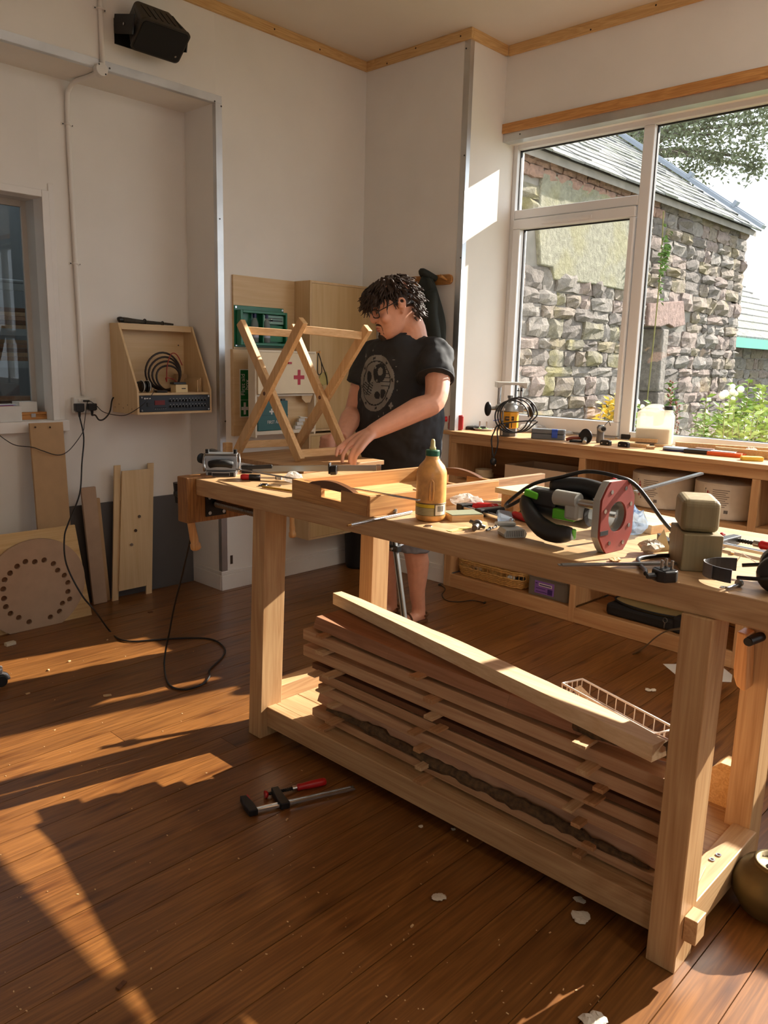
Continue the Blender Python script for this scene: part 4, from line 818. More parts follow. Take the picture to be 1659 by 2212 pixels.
# --- boards leaning in the recess
def lean(name, label, top, bot, wd, th, m, cat='board', group='boards leaning in the recess', skew=0, **kw):
    """board leaning on the wall: bottom-left (x,y) on the floor, top-left point, width along x"""
    b = V((bot[0], bot[1], 0)); t_ = V(top); up = (t_-b); n = V((1,0,0)).cross(up).normalized(); n = n if n.y > 0 else -n; e = V((wd,skew,0))
    lift = V((0,0,max(0, -n.z*th)))
    g = G().hexa([b+lift, b+e+lift, b+e+n*th+lift, b+n*th+lift, t_+lift, t_+e+lift, t_+e+n*th+lift, t_+n*th+lift])
    return one(name, g, m, label, cat, b, group, bev=.0015, **kw)
a = aty(64,915,4.36); b = aty(136,911,4.36); o = lean('mdf_board', 'tall brown mdf board leaning on the sill of the inner window', a, (a.x-.02,4.26), b.x-a.x, .018, mdf)
for px in (76,108): p = aty(px,923,4.352); build('hole', G().cyl(p-o.location,p-o.location+V((0,-.003,0)),.005,n=10), hole, o)
BR = atz(202.5,1327.5,0); BL = atz(0,1368,0); TR = aty(162,1134,4.17); wd = 1.0; yb_ = BR.y
ps = lean('plywood_sheet', 'yellowed plywood sheet leaning in the recess behind the holed disc', (TR.x-wd, 4.17, TR.z), (BR.x-wd-.01, yb_), wd, .012, wood('blotchy yellow plywood', (220,192,140), (188,146,92), 'x', .6, s=.5, ring=1.5))
up = V((0, 4.17-yb_, TR.z)).normalized(); nn_ = V((1,0,0)).cross(up).normalized(); nn_ = nn_ if nn_.y < 0 else -nn_
def onply(px, py):   # point of the sheet's front face seen at a pixel
    d = ray(px,py); o = V((0,0,CH)); k = (BR+V((0,0,.003))-o).dot(nn_)/d.dot(nn_); return o+d*k
exx = V((1,0,0)); uyy = nn_.cross(exx); uyy = uyy if uyy.z > 0 else -uyy
ctr = onply(75,1268); edge = onply(174,1285); Rd = (edge-ctr).length
cu = bpy.data.curves.new('disc', 'CURVE'); cu.dimensions = '2D'; cu.fill_mode = 'BOTH'; cu.extrude = .006
def circ(cx, cy, R, n):
    s = cu.splines.new('POLY'); s.points.add(n-1); s.use_cyclic_u = True
    for i in range(n): s.points[i].co = (cx+R*cos(2*pi*i/n), cy+R*sin(2*pi*i/n), 0, 1)
circ(0,0,Rd,72)
hz = [(155,627),(215,628),(275,617),(334,640),(361,682),(404,715),(427,761),(427,818),(438,866),(392,893),(373,944),(315,981),(179,1011),(113,984),(60,958),(30,915),(18,862),(13,802),(22,743),(57,700),(102,657)]
for zx, zy in hz:
    q = onply(zx/2.9625, 1000+zy/2.9625)-ctr; circ(q.dot(exx), q.dot(uyy), .0155, 16)
tmp = bpy.data.objects.new('disc', cu); COL.objects.link(tmp); me = bpy.data.meshes.new_from_object(tmp.evaluated_get(bpy.context.evaluated_depsgraph_get())); bpy.data.objects.remove(tmp); me.materials.clear(); me.materials.append(mdf2)
dm = Matrix(((exx.x,uyy.x,-nn_.x*-1,0),(exx.y,uyy.y,nn_.y,0),(exx.z,uyy.z,nn_.z,0),(0,0,0,1)))
dt = T('holed_disc', 'round mdf disc ringed with drilled holes leaning on the plywood sheet', 'disc', ctr+nn_*.010); me.transform(dm); do = bpy.data.objects.new('disc', me); COL.objects.link(do); do.parent = dt
bk2 = plain('brown hole bottom', (104,70,42), .8); cu2 = G().lathe([(0,0),(Rd-.002,0),(Rd-.002,.002),(0,.002)], (0,0,0), nn_, 64); cu2.v = [p-nn_*.0075 for p in cu2.v]; build('backing', cu2, bk2, dt)
a0 = atz(202.5,1306.5,0); tl = aty(175.5,1054.7,4.36); lean('mdf_strip', 'narrow mdf strip leaning left of the ply trough', tl, (a0.x,a0.y), .088, .018, mdf2)
lean('mdf_strip', 'shorter mdf strip behind the narrow one in the recess', (tl.x+.03,tl.y+.022,tl.z-.075), (a0.x+.028,a0.y+.021), .092, .018, mdf)
a0 = aty(258,1279,4.27); t = T('ply_trough', 'pale ply trough leaning upright against the grey panel', 'trough', (a0.x,4.25,0))
bl = atz(243,1299,0); tl = aty(247.5,1006,4.40); tr_ = aty(331,1000,4.42); brr = atz(329,1281,0)
def strip3(name, b, tp, wd, dep, m): 
    b = V(b); tp = V(tp); d = V((0,dep,0)); e = V((wd,0,0)); return build(name, G().hexa([b,b+e,b+e+d,b+d,tp,tp+e,tp+e+d,tp+d]), m, t, world=True, bev=.001)
strip3('side', bl, tl, .040, .012, birchz); rb_ = V((brr.x-.042, brr.y, 0)); strip3('side', rb_, (tr_.x-.036,tr_.y,tr_.z), .040, .012, birchz)
bl2 = aty(258,1275,bl.y+.01); tl2 = aty(261,1018,4.39); pb = strip3('base', (bl.x+.040,bl.y-.01,bl2.z), (tl.x+.040,4.385,tl2.z), rb_.x-bl.x-.041, .012, birchz)
for px, py, m_ in ((301,1115.5,steel),(293,1146,hole),(284.5,1176.5,steel)):
    d = ray(px,py); k = .985; y_ = bl.y-.012 + (4.383-bl.y+.012)*(aty(px,py,4.33).z-bl2.z)/(tl2.z-bl2.z); p = aty(px,py,y_); build('screw' if m_ is steel else 'hole', G().cyl(p+V((0,-.003,0)),p+V((0,.003,0)),.0095,n=14), hole if m_ is hole else dsteel, t, world=True)
    if m_ is steel: build('screw', G().cyl(p+V((0,-.0045,0)),p+V((0,.0,0)),.005,n=10), steel, t, world=True)
one('grey_panel', G().box(1.93,YA-.020,0,2.846,YA-.006,.605), plain('dark grey sheet', (84,82,82), .5, var=.04), 'dark grey sheet standing against the recess wall', 'panel', (2.4,YA-.01,0))
# --- on the inner window sill
sz = 1.1125
p = aty(24,897,4.48); one('white_box', G().box(p.x-.10,4.44,sz,aty(48,900,4.44).x,4.53,sz+.085), card, 'long white cardboard box at the left end of the inner sill', 'box', (p.x,4.48,sz), bev=.002)
p = aty(62,885,4.56); one('white_box', G().box(p.x-.055,4.55,sz+.0425,aty(81,885,4.55).x,4.65,sz+.10), card, 'smaller white box stacked on the wooden case on the inner sill', 'box', (p.x,4.6,sz+.0425), bev=.002)
x1 = aty(110,900,4.545).x; t = T('wooden_case', 'small orange wooden case with a metal clasp on the inner sill', 'case', (x1-.06,4.58,sz)); om = wood('orange varnished pine', (206,146,74), (166,104,44), 'x', .4)
build('body', G().box(x1-.20,4.54,sz,x1,4.66,sz+.026), om, t, world=True, bev=.002); build('lid', G().box(x1-.20,4.54,sz+.027,x1,4.66,sz+.042), om, t, world=True, bev=.002); build('clasp', G().box(x1-.115,4.536,sz+.014,x1-.09,4.54,sz+.034), steel, t, world=True)
p = aty(12,870,4.47)
for k, (c_, n_) in enumerate((((196,60,60),'red'),((80,90,190),'blue'),((226,226,224),'white'))): one('leaflet', G().cbox((p.x-.03+.01*k,4.485,sz+.087+.003*k),(.13,.07,.002),(0,0,.1*k)), plain(n_+' leaflet', c_, .6), n_+' leaflet lying on the long white box on the sill', 'leaflet', (p.x,4.485,sz+.086+.003*k), 'leaflets on the white box')
# --- timber rack seen in the store room
t = T('timber_rack', 'shadowy timber rack in the store room behind the inner window', 'rack', (1.6,6.4,0)); rk = plain('grey rack steel', (150,152,152), .5, .4)
for x in (.6,2.75): build('post', G().box(x,6.2,0,x+.05,6.25,2.5), rk, t, world=True)
lv = [aty(30,py,6.2).z for py in (905,780,710,612)]
for z in lv: build('shelf_rail', G().box(.5,6.2,z-.05,2.9,6.26,z), rk, t, world=True)
for i, z in enumerate(lv):
    for k in range(5):
        zz = z+.001+k*.032
        if i < 3: one('stored_plank', G().box(.5+.03*k,6.27+.01*k,zz,2.7-.02*((k*3)%4),6.5,zz+.029), [dkb,tb[2],tb[1]][(i+k)%3], ['lowest','second','third','fourth','top'][k]+' plank on the '+['bottom','middle','upper'][i]+' tier of the store room rack', 'plank', (1.6,6.3,zz), 'planks in the store room')
z = lv[3]
for k in range(3): one('stored_pipe', G().cyl((.4,6.21+.03*k,z+.014),(2.8,6.21+.03*k,z+.014),.0135), rk, ['front','middle','rear'][k]+' grey pipe on the top tier of the store room rack', 'pipe', (1.6,6.21+.03*k,z), 'pipes in the store room')
# --- ply backboards, eyewash station, sign, first aid cabinet
y1 = YB-.015
one('backboard', G().box(2.960,y1,1.540,3.446,YB-.0005,1.984), birch, 'upper plywood backboard behind the green eyewash station', 'panel', (3.2,YB,1.54), 'ply backboards')
one('backboard', G().box(2.944,YB-.030,1.0,3.446,YB-.0005,1.538), birch, 'lower plywood backboard carrying the first aid sign', 'panel', (3.2,YB,1.0), 'ply backboards')
grn = plain('green plastic', (10,104,70), .35); clear = cloudy('clear bottle plastic', (206,214,216), .45, .15)
yf = y1-.055; p = aty(516,655,yf); q = aty(623,753,yf); t = T('eyewash_station', 'green wall eyewash station with two bottles above the first aid cabinet', 'first aid', ((p.x+q.x)/2, y1, q.z))
ex0, ex1, ez0, ez1 = p.x, q.x, q.z, p.z-.008
build('back', G().box(ex0,y1-.006,ez0,ex1,y1-.0005,ez1), grn, t, world=True, bev=.003); build('rim', G().box(ex0+.012,yf,ez0+.012,ex0+.03,y1-.006,ez1-.028).box(ex1-.022,yf,ez0+.012,ex1-.008,y1-.006,ez1-.028).box(ex0+.03,yf,ez0+.012,ex1-.022,y1-.006,ez0+.03).box(ex0+.03,yf,ez1-.045,ex1-.022,y1-.006,ez1-.028).box(ex0+.185,yf+.004,ez0+.03,ex0+.195,y1-.006,ez1-.045), grn, t, world=True, bev=.003)
for cxx, czz in ((ex0+.012,ez0+.012),(ex0+.012,ez1-.012),(ex1-.012,ez1-.012)): build('screw', G().cyl((cxx,y1-.009,czz),(cxx,y1-.006,czz),.007,n=10), steel, t, world=True)
cx0 = ex0+.20; build('card', G().box(cx0,y1-.030,ez0+.04,ex1-.026,y1-.026,ez0+.14), plain('green card', (40,120,84), .5), t, world=True); lc = build('lid_card', G().box(cx0,y1-.036,ez0+.15,ex1-.026,y1-.032,ez1-.05), plain('grey green card', (120,160,146), .4), t, world=True)
build('cross', G().box(cx0+.055,y1-.0375,ez1-.085,cx0+.075,y1-.036,ez1-.078).box(cx0+.062,y1-.0375,ez1-.092,cx0+.068,y1-.036,ez1-.071), wht, lc, world=True); build('eye_mark', G().tube([(cx0+.024+cos(a)*.011,y1-.037,ez1-.08+sin(a)*.008) for a in [2*pi*i/14 for i in range(14)]],.0015,5,closed=True), wht, lc, world=True); build('print', G().box(cx0+.012,y1-.0375,ez0+.165,ex1-.035,y1-.036,ez0+.175).box(cx0+.012,y1-.0375,ez0+.182,ex1-.035,y1-.036,ez0+.188), plain('dark label ink', (60,74,76), .6), lc, world=True)
lbl = plain('blue white label', (176,186,206), .5); navy = plain('navy cap', (26,34,84), .4)
for px, lab in ((550.5,'left'),(575.5,'right')):
    b = aty(px,740,y1-.033); z0 = ez0+.031; bt_ = T('eyewash_bottle', lab+' clear eyewash bottle with navy cap in the green station', 'bottle', (b.x,y1-.032,z0), group='eyewash bottles')
    build('body', G().lathe([(0,0),(.024,0),(.025,.004),(.025,.105),(.021,.125),(.011,.15),(.010,.165),(0,.165)], n=20), clear, bt_, smooth=True); build('cap', G().lathe([(.0125,.150),(.0125,.178),(.010,.186),(0,.186)], n=16), navy, bt_, smooth=2); build('label', G().lathe([(.0256,.03),(.0256,.085)], n=20, cap=False), lbl, bt_, smooth=True); build('saline', G().lathe([(0,.002),(.0235,.002),(.0235,.10),(0,.10)], n=16), cloudy('saline', (210,218,220), .12), bt_, smooth=True)
# sign
p = aty(517.5,797,YB-.031); q = aty(538.7,901,YB-.031); t = T('first_aid_sign', 'green sign reading First aid box on the lower backboard', 'sign', ((p.x+q.x)/2,YB-.031,q.z)); ys = YB-.0315
sg = plain('sign green', (20,104,50), .45); build('plate', G().box(p.x,ys,q.z,q.x,YB-.0302,p.z), wht, t, world=True); zc = q.z+.108
build('field', G().box(p.x+.006,ys-.0006,zc+.002,q.x-.006,ys,p.z-.006).box(p.x+.006,ys-.0006,q.z+.006,q.x-.006,ys,zc), sg, t, world=True)
mx_ = (p.x+q.x)/2; build('cross', G().box(mx_-.0085,ys-.0012,q.z+.018,mx_+.0085,ys-.0006,zc-.014).box(mx_-.026,ys-.0012,q.z+.046,mx_-.0085,ys-.0006,q.z+.066).box(mx_+.0085,ys-.0012,q.z+.046,mx_+.026,ys-.0006,q.z+.066), wht, t, world=True)
RT = Matrix(((0,-1,0,0),(0,0,-1,0),(1,0,0,0),(0,0,0,1)))      # text running up the wall, facing -y
tm = lambda x, z: Matrix.Translation(V((x, ys-.0012, z))-t.location) @ RT
text('lettering', 'First aid', .042, wht, t, tm(mx_-.011, (zc+p.z)/2)); text('lettering', 'box', .042, wht, t, tm(mx_+.019, (zc+p.z)/2))
# first aid cabinet
yc = 3.90; A = aty(551,768,yc); B = aty(683,849,yc); fz0 = aty(560,945,yc).z; fz1 = aty(600,757,yc).z; fx0 = A.x; fx1 = min(B.x, 3.4465)
t = T('first_aid_cabinet', 'pale ply first aid cabinet with a red cross on its drop door', 'cabinet', ((fx0+fx1)/2,YB-.03,fz0)); pw = plain('whitewashed ply', (226,214,192), .55, var=.04)
yk = yc+.07
build('side_panel', G().box(fx0,yc,fz0,fx0+.012,yk,fz1), pw, t, world=True); build('side_panel', G().box(fx1-.012,yc,fz0,fx1,yk,fz1), pw, t, world=True); build('top_panel', G().box(fx0+.012,yc,fz1-.012,fx1-.012,yk,fz1), pw, t, world=True)
zsh = aty(600,852,yc).z; build('shelf', G().box(fx0+.012,yc+.012,zsh-.012,fx1-.012,yk,zsh), pw, t, world=True); zbt = aty(600,930,yc).z; build('bottom_panel', G().box(fx0+.012,yc,zbt-.022,fx1-.012,yk,zbt), pw, t, world=True); build('back_panel', G().box(fx0+.012,yk-.006,zbt,fx1-.012,yk-.0005,zsh-.012), birch, t, world=True)
dr_ = build('door', G().box(fx0+.013,yc-.012,zsh+.004,fx1-.013,yc,fz1-.014), plain('cream door ply', (230,212,178), .5, var=.04), t, world=True, bev=.001)
cc = aty(646,815,yc-.012); rd = plain('red vinyl', (176,30,52), .5); build('cross', G().box(cc.x-.011,yc-.0135,cc.z-.047,cc.x+.011,yc-.012,cc.z+.047).box(cc.x-.043,yc-.0135,cc.z-.012,cc.x-.011,yc-.012,cc.z+.012).box(cc.x+.011,yc-.0135,cc.z-.012,cc.x+.043,yc-.012,cc.z+.012), rd, dr_, world=True)
cc = aty(625,784,yc-.012); build('catch', G().box(cc.x-.014,yc-.022,cc.z-.006,cc.x+.014,yc-.012,cc.z+.006), rd, dr_, world=True, bev=.002); build('bracket', G().prism([(0,0),(.09,0),(.09,-.02),(.06,-.045),(.02,-.045)], (fx1-.012,yc+.018,zsh-.012), (-1,0,0), (0,0,1), (0,.006,0)), birch, t, world=True)
build('cleat', G().box(fx1-.20,yk,fz1-.12,fx1-.04,YB-.0305,fz1-.05), birch, t, world=True)
teal = plain('teal first aid box', (44,96,96), .5); p = aty(557,867,yc+.012); q = aty(622,929,yc+.012); t = T('first_aid_box', 'teal first aid box standing in the lower part of the cabinet', 'first aid box', ((p.x+q.x)/2,yc+.05,zbt))
build('body', G().box(p.x,yc+.012,zbt+.0005,q.x,yc+.03,p.z), teal, t, world=True, bev=.004); build('lid_line', G().box(p.x-.001,yc+.011,zbt+.095,q.x+.001,yc+.0305,zbt+.098), plain('teal dark', (30,70,72), .5), t, world=True); build('latch', G().box(q.x-.05,yc+.014,p.z,q.x-.02,yc+.026,p.z+.012), blkp, t, world=True)
cc = aty(587,889,yc+.011); build('cross', G().box(cc.x-.005,yc+.0105,cc.z-.018,cc.x+.005,yc+.012,cc.z+.018).box(cc.x-.018,yc+.0105,cc.z-.005,cc.x-.005,yc+.012,cc.z+.005).box(cc.x+.005,yc+.0105,cc.z-.005,cc.x+.018,yc+.012,cc.z+.005), wht, t, world=True)
cc = aty(592,912,yc+.011); RX = Matrix(((1,0,0,0),(0,0,-1,0),(0,1,0,0),(0,0,0,1))); text('lettering', 'FIRST AID', .029, wht, t, Matrix.Translation(V((cc.x,yc+.0112,cc.z))-t.location) @ RX, sx=.85)
for k in range(4): 
    p = aty(640+4*k,922-6*(k%3),yc+.03); one('dressing_pack', G().cbox((p.x,yc+.019,zbt+.012+.023*(k%3)),(.05,.018,.020),(0,0,0)) if k < 3 else G().cbox((p.x,yc+.019,zbt+.074),(.06,.02,.006),(.1,.1,0)), card, ['lowest white dressing pack beside the teal box','middle white dressing pack beside the teal box','upper white dressing pack beside the teal box','loose white leaflet on top of the dressing packs'][k], 'dressing', (p.x,yc+.019,zbt+.002), 'dressing packs in the cabinet')
# tall ply cupboards right of it
yt = 3.965
for nm, z0, z1, lab in (('upper', 1.015, 1.985, 'tall birch ply wall cupboard behind the man'), ('lower', aty(663,1168,yt).z, 1.0, 'low birch ply cupboard under the tall one, below bench height')):
    t = T('ply_cupboard', lab, 'cupboard', (3.75,YB,z0), group='ply cupboards on the back wall'); build('carcass', G().box(3.448,yt+.014,z0,4.07,YB-.001,z1), birchz, t, world=True, bev=.001)
    build('edge', G().box(3.448,yt,z0,3.462,yt+.0135,z1).box(3.462,yt,z1-.014,4.07,yt+.0135,z1).box(3.462,yt,z0,4.07,yt+.0135,z0+.014), birchz, t, world=True)
    build('door', G().box(3.4645,yt+.001,z0+.016,4.067,yt+.0135,z1-.016), wood('cupboard door ply', (212,184,136), (198,166,116), 'z', .5, s=.5, ring=2), t, world=True)
p = aty(685,762,yc-.02); t = T('peg', 'wooden peg on the side of the first aid cabinet with a black cord', 'peg', (fx1,yc+.03,p.z)); build('pin', G().cyl((fx1,yc+.02,p.z),(fx1+.03,yc-.0,p.z+.004),.006).ball((fx1+.03,yc-.0,p.z+.004),.009,10,8), turned, t, world=True, smooth=True)
q = V((fx1+.02,yc+.014,p.z+.005)); w0 = q+V((.0,-.01,-.002)); build('cord', G().tube(bez([w0, q+V((-.004,-.012,-.06)), q+V((.0,-.012,-.14)), q+V((.03,-.012,-.13)), q+V((.025,-.012,-.06)), w0],6),.003,6).tube(bez([w0,q+V((.04,-.012,-.09)),q+V((.075,-.012,-.16)),q+V((.085,-.012,-.22))],6),.003,6), blkp, t, world=True); build('pouch', G().prism([(0,0),(.05,.01),(.07,-.07),(.02,-.08),(-.02,-.05)], q+V((.03,-.008,-.135)), (1,0,0), (0,0,1), (0,.006,0)), plain('olive pouch', (176,160,96), .7), t, world=True)
# --- coat rail, jacket, bin
t = T('coat_rail', 'rounded wooden coat rail with pegs on the pier', 'coat rail', (XP,3.55,1.98)); om2 = wood('varnished rail', (190,136,74), (150,98,44), 'y', .4); pr_ = []
y0, y1_, z0, z1, R = 3.305, 3.98, 1.982, 2.046, .03
for cy, cz, a in ((y1_-R,z1-R,0),(y0+R,z1-R,pi/2),(y0+R,z0+R,pi),(y1_-R,z0+R,1.5*pi)):
    for i in range(6): q = a+i/5*pi/2; pr_.append((cy+R*cos(q), cz+R*sin(q)))
build('rail', G().prism(pr_, (XP-.02,0,0), (0,1,0), (0,0,1), (.0195,0,0)), om2, t, world=True, bev=.003)
for y in (3.345,3.47,3.62,3.78): build('peg', G().cyl((XP-.02,y,2.012),(XP-.085,y,2.03),.008,.010,12), om2, t, world=True, smooth=2)
jk = plain('dark green jacket', (34,40,36), .8, var=.25, scale=12, bmp=.2); t = T('jacket', 'dark green jacket hanging from the coat rail behind the man', 'jacket', (XP-.07,3.47,1.55)); JY = -.09
g = G(); r = random.Random(8); rings = []
for i in range(13):
    u = i/12; z = 2.045-.50*u; hw = .03+.11*min(1,u*1.6)**.7; dp = .028+.045*min(1,u*2); ring = []
    for j in range(20):
        a = 2*pi*j/20; f = 1+.16*sin(5*a+u*3)+.05*sin(9*a); ring.append(V((XP-.078+cos(a)*dp*f*.9, 3.56+JY-.03*u+sin(a)*hw*f, z)))
    rings.append(ring)
build('body', g.ringed(rings), jk, t, world=True, smooth=True, sub=1)
build('sleeve', G().tube(bez([(XP-.09,3.50+JY,1.93),(XP-.13,3.455+JY,1.78),(XP-.12,3.43+JY,1.64),(XP-.11,3.42+JY,1.58)],5), [.045+.002*sin(i) for i in range(16)], 10, flat=.8), jk, t, world=True, smooth=True); build('collar', G().tube(bez([(XP-.03,3.60+JY,2.02),(XP-.10,3.58+JY,2.06),(XP-.105,3.54+JY,2.05),(XP-.03,3.52+JY,2.02)],5), .022, 8), jk, t, world=True, smooth=True)
p = atz(764,1206,0); p.y = YB-.125; p.x = 3.93; t = T('waste_bin', 'black bin standing by the back wall under the cupboards', 'bin', (p.x+.02,p.y-.02,0)); build('body', G().lathe([(0,0),(.085,0),(.092,.02),(.105,.34),(.108,.345),(.101,.345),(.088,.02),(0,.015)], n=28), plain('black bin plastic', (22,20,20), .55), t, smooth=True); build('rim', G().tube([(cos(a)*.107,sin(a)*.107,.345) for a in [2*pi*i/28 for i in range(28)]],.006,6,closed=True), plain('black bin plastic', (22,20,20), .55), t, smooth=True)
# ================================================================== SHELF UNIT UNDER THE WINDOW
ux = V((-.036,-1,0)).normalized(); uz = atan2(ux.y, ux.x)
unit = T('shelf_unit', 'long pale wood shelf unit with open compartments under the window', 'shelf unit', (4.05,3.24,0), uz)
uw = wood('pale oak veneer', (210,168,120), (180,132,84), 'x', .5, s=.7, ring=2.5, bmp=.05); uwz = wood('pale oak veneer upright', (210,168,120), (182,134,86), 'z', .5, s=.7, ring=2.5, bmp=.05); udk = wood('brown ply inside', (176,128,78), (140,94,50), 'x', .6, s=.6, ring=2.5)
UL, UD = 3.6, .40; UT = 1.05
def ub(name, *b, m=uw, bev=.002): return build(name, G().box(*b), m, unit, bev=bev)
ub('worktop', -.085, -.012, UT-.024, UL, UD+.135, UT); ub('top_rail', .0, 0, .975, UL, .02, UT-.0245)
for u in (0, .965, 1.93, 2.89): ub('stile', u, 0, .001, u+.04, .02, .9745, m=uwz); ub('divider', u+.01, .021, .09, u+.028, UD, .974, m=uwz)
for a, b in ((.04,.965),(1.005,1.93),(1.97,2.89)):
    ub('base_rail', a, 0, .001, b, .02, .088); ub('shelf_rail', a, 0, .698, b, .02, .738)
    ub('shelf', a+.0, .021, .715, b-.002+.008, UD, .738, m=udk); ub('bottom_shelf', a, .021, .065, b+.008, UD, .087, m=udk)
ub('back_panel', .03, UD+.0005, .09, UL, UD+.008, .974, m=udk); ub('end_panel', -.02, .0, .001, -.001, UD, UT-.0245, m=uwz)
UM = pm(unit)
def UP(u, d, z): return UM @ V((u, d, z))
# open white-ish box, small box under it, rolls of tape
def openbox(name, label, u0, u1, d0, d1, z0, z1, m, cat='box', t=.012):
    e = T(name, label, cat, UP((u0+u1)/2,(d0+d1)/2,z0), uz); a, b = (u1-u0)/2, (d1-d0)/2; h = z1-z0
    build('bottom', G().box(-a,-b,0,a,b,t), m, e); build('front', G().box(-a,-b,t,a,-b+t,h), m, e, bev=.001); build('back', G().box(-a,b-t,t,a,b,h), m, e); build('side', G().box(-a,-b+t,t,-a+t,b-t,h), m, e); build('side', G().box(a-t,-b+t,t,a,b-t,h), m, e); return e
bx = plain('pale board box', (206,178,146), .6, var=.04); openbox('drawer_box', 'shallow pale box on the middle shelf of the unit', .42,.87,.03,.34,.739,.785,bx); openbox('drawer_box', 'open pale box stacked on the shallow one in the unit', .425,.868,.028,.335,.786,.876,bx)
tpm = plain('masking tape', (206,184,146), .6)
for k, (u, d, lab) in enumerate(((.19,.10,'lowest'),(.20,.12,'middle'),(.195,.11,'top'))): one('tape_roll', G().lathe([(.036,0),(.055,0),(.055,.024),(.036,.024),(.036,0)], UP(u,d,.739+.0245*k), n=24, cap=False), tpm, lab+' roll of masking tape stacked in the left compartment', 'tape roll', UP(u,d,.739+.0245*k), 'masking tape rolls', smooth=2)
one('tape_roll', G().lathe([(.036,0),(.05,0),(.05,.024),(.036,.024),(.036,0)], UP(.33,.08,.739), n=24, cap=False), tpm, 'single flat roll of masking tape beside the tape stack', 'tape roll', UP(.33,.08,.739), smooth=2)
# big paper rolls with labels
prm = plain('white paper roll', (222,210,190), .8, var=.04, scale=30); inkr = plain('red print', (176,32,36), .6); ink = plain('grey print', (120,112,102), .7); inkb = plain('black print', (24,22,22), .7)
def paper_roll(u0, u1, label, du):
    R = (u1-u0)/2; h = .19; e = T('paper_roll', label, 'paper roll', UP((u0+u1)/2, R+.035, .739), uz, 'big white paper rolls'); RR = min(R, .165); d0 = 0
    build('roll', G().lathe([(.03,0),(RR-.006,0),(RR,.006),(RR,h-.008),(RR-.01,h),(.03,h),(.03,0)], n=40, cap=False), prm, e, smooth=2); build('core', G().lathe([(.026,0),(.03,0),(.03,h),(.026,h)], n=20, cap=False), mdf, e)
    # wrap-round label: a curved patch, printed with a red figure in corner marks and lines of type
    def patch(a0, a1, z0, z1, o): 
        n = 8; g = G(); vs = []
        for i in range(n+1):
            a = a0+(a1-a0)*i/n
            for z in (z0, z1): vs.append((sin(a)*(RR+o), -cos(a)*(RR+o), z))
        return g.add(vs, [(2*i,2*i+2,2*i+3,2*i+1) for i in range(n)])
    L = build('label', patch(du-.52,du+.34,.03,.172,.0006), plain('label white', (228,218,200), .6), e); c = du-.36
    fg = patch(c-.035,c+.035,.085,.125,.0012); 
    for a, b in ((patch(c-.022,c+.022,.128,.143,.0012),0),(patch(c-.035,c-.008,.062,.088,.0012),0),(patch(c+.008,c+.035,.062,.088,.0012),0),(patch(c+.03,c+.055,.115,.125,.0012),0),(patch(c+.05,c+.06,.12,.14,.0012),0),(patch(c-.06,c-.035,.10,.108,.0012),0)): fg.add(a.v, a.f)
    build('figure_mark', fg, inkr, L)
    cm_ = G()
    for q in (patch(c-.10,c-.065,.150,.155,.0012),patch(c-.10,c-.09,.135,.155,.0012),patch(c+.065,c+.10,.05,.055,.0012),patch(c+.09,c+.10,.05,.07,.0012)): cm_.add(q.v, q.f)
    build('corner_mark', cm_, inkb, L); ln = G()
    for i in range(9): q = patch(du-.2,du+.3-.05*(i%3),.150-.0105*i,.1535-.0105*i,.0012); ln.add(q.v, q.f)
    build('print', ln, ink, L); bc = G()
    for i in range(7): q = patch(du+.18+.018*i,du+.18+.018*i+.008*(1+i%2),.035,.052,.0012); bc.add(q.v, q.f)
    build('barcode', bc, inkb, L); return e
paper_roll(1.19,1.56,'big white paper roll with red figure label, left of two in the unit', .0); paper_roll(1.565,1.915,'big white paper roll with red figure label and barcode, nearer the right stile', .12)
# wicker basket
wk = plain('golden wicker', (190,146,82), .7, var=.25, scale=60, bmp=.5); e = T('wicker_basket', 'shallow golden wicker basket on the bottom shelf', 'basket', UP(.32,.16,.088), uz); a, b, h = .275, .12, .115
def rring(s, z, n=48): 
    out = []
    for i in range(n):
        t = 2*pi*i/n; c, q = cos(t), sin(t); k = (abs(c)**6+abs(q)**6)**(-1/6); out.append(V((a*s*c*k, b*s*q*k, z)))
    return out
for i, z in enumerate((.008,.02,.032,.044,.056)): build('weave', G().tube([p+V((0,0,.0025*(-1)**j)) for j, p in enumerate(rring(.93+.014*i, z))], .007, 6, closed=True), wk, e)
for i, z in enumerate((.092,.104)): build('weave', G().tube([p+V((0,0,.002*(-1)**j)) for j, p in enumerate(rring(.99+.008*i, z))], .0075, 6, closed=True), wk, e)
g = G()
for i in range(48): p, q = rring(.985,.05)[i], rring(1.0,.10)[i]; g.tube([p,q], .0032, 5)
build('stakes', g, wk, e); build('floor', G().ringed([rring(.92,.003), rring(.92,.012)]), wk, e); build('divider', G().box(-.004,-b*.9,.012,.004,b*.9,.085), wk, e)
for k, (u, d, r, lab, m) in enumerate(((.16,.14,.035,'brown paper pack in the left half of the wicker basket',mdf),(.24,.18,.03,'crumpled brown packet by the wicker basket divider',mdf2),(.44,.13,.03,'white tub in the right half of the wicker basket',wht),(.5,.17,.03,'dark bottle lying in the wicker basket',blkp))):
    wad(lab, UP(u,d,.1005), r, 90+k, 'packet', 'packet', m, 1.3, 'odds and ends in the wicker basket')
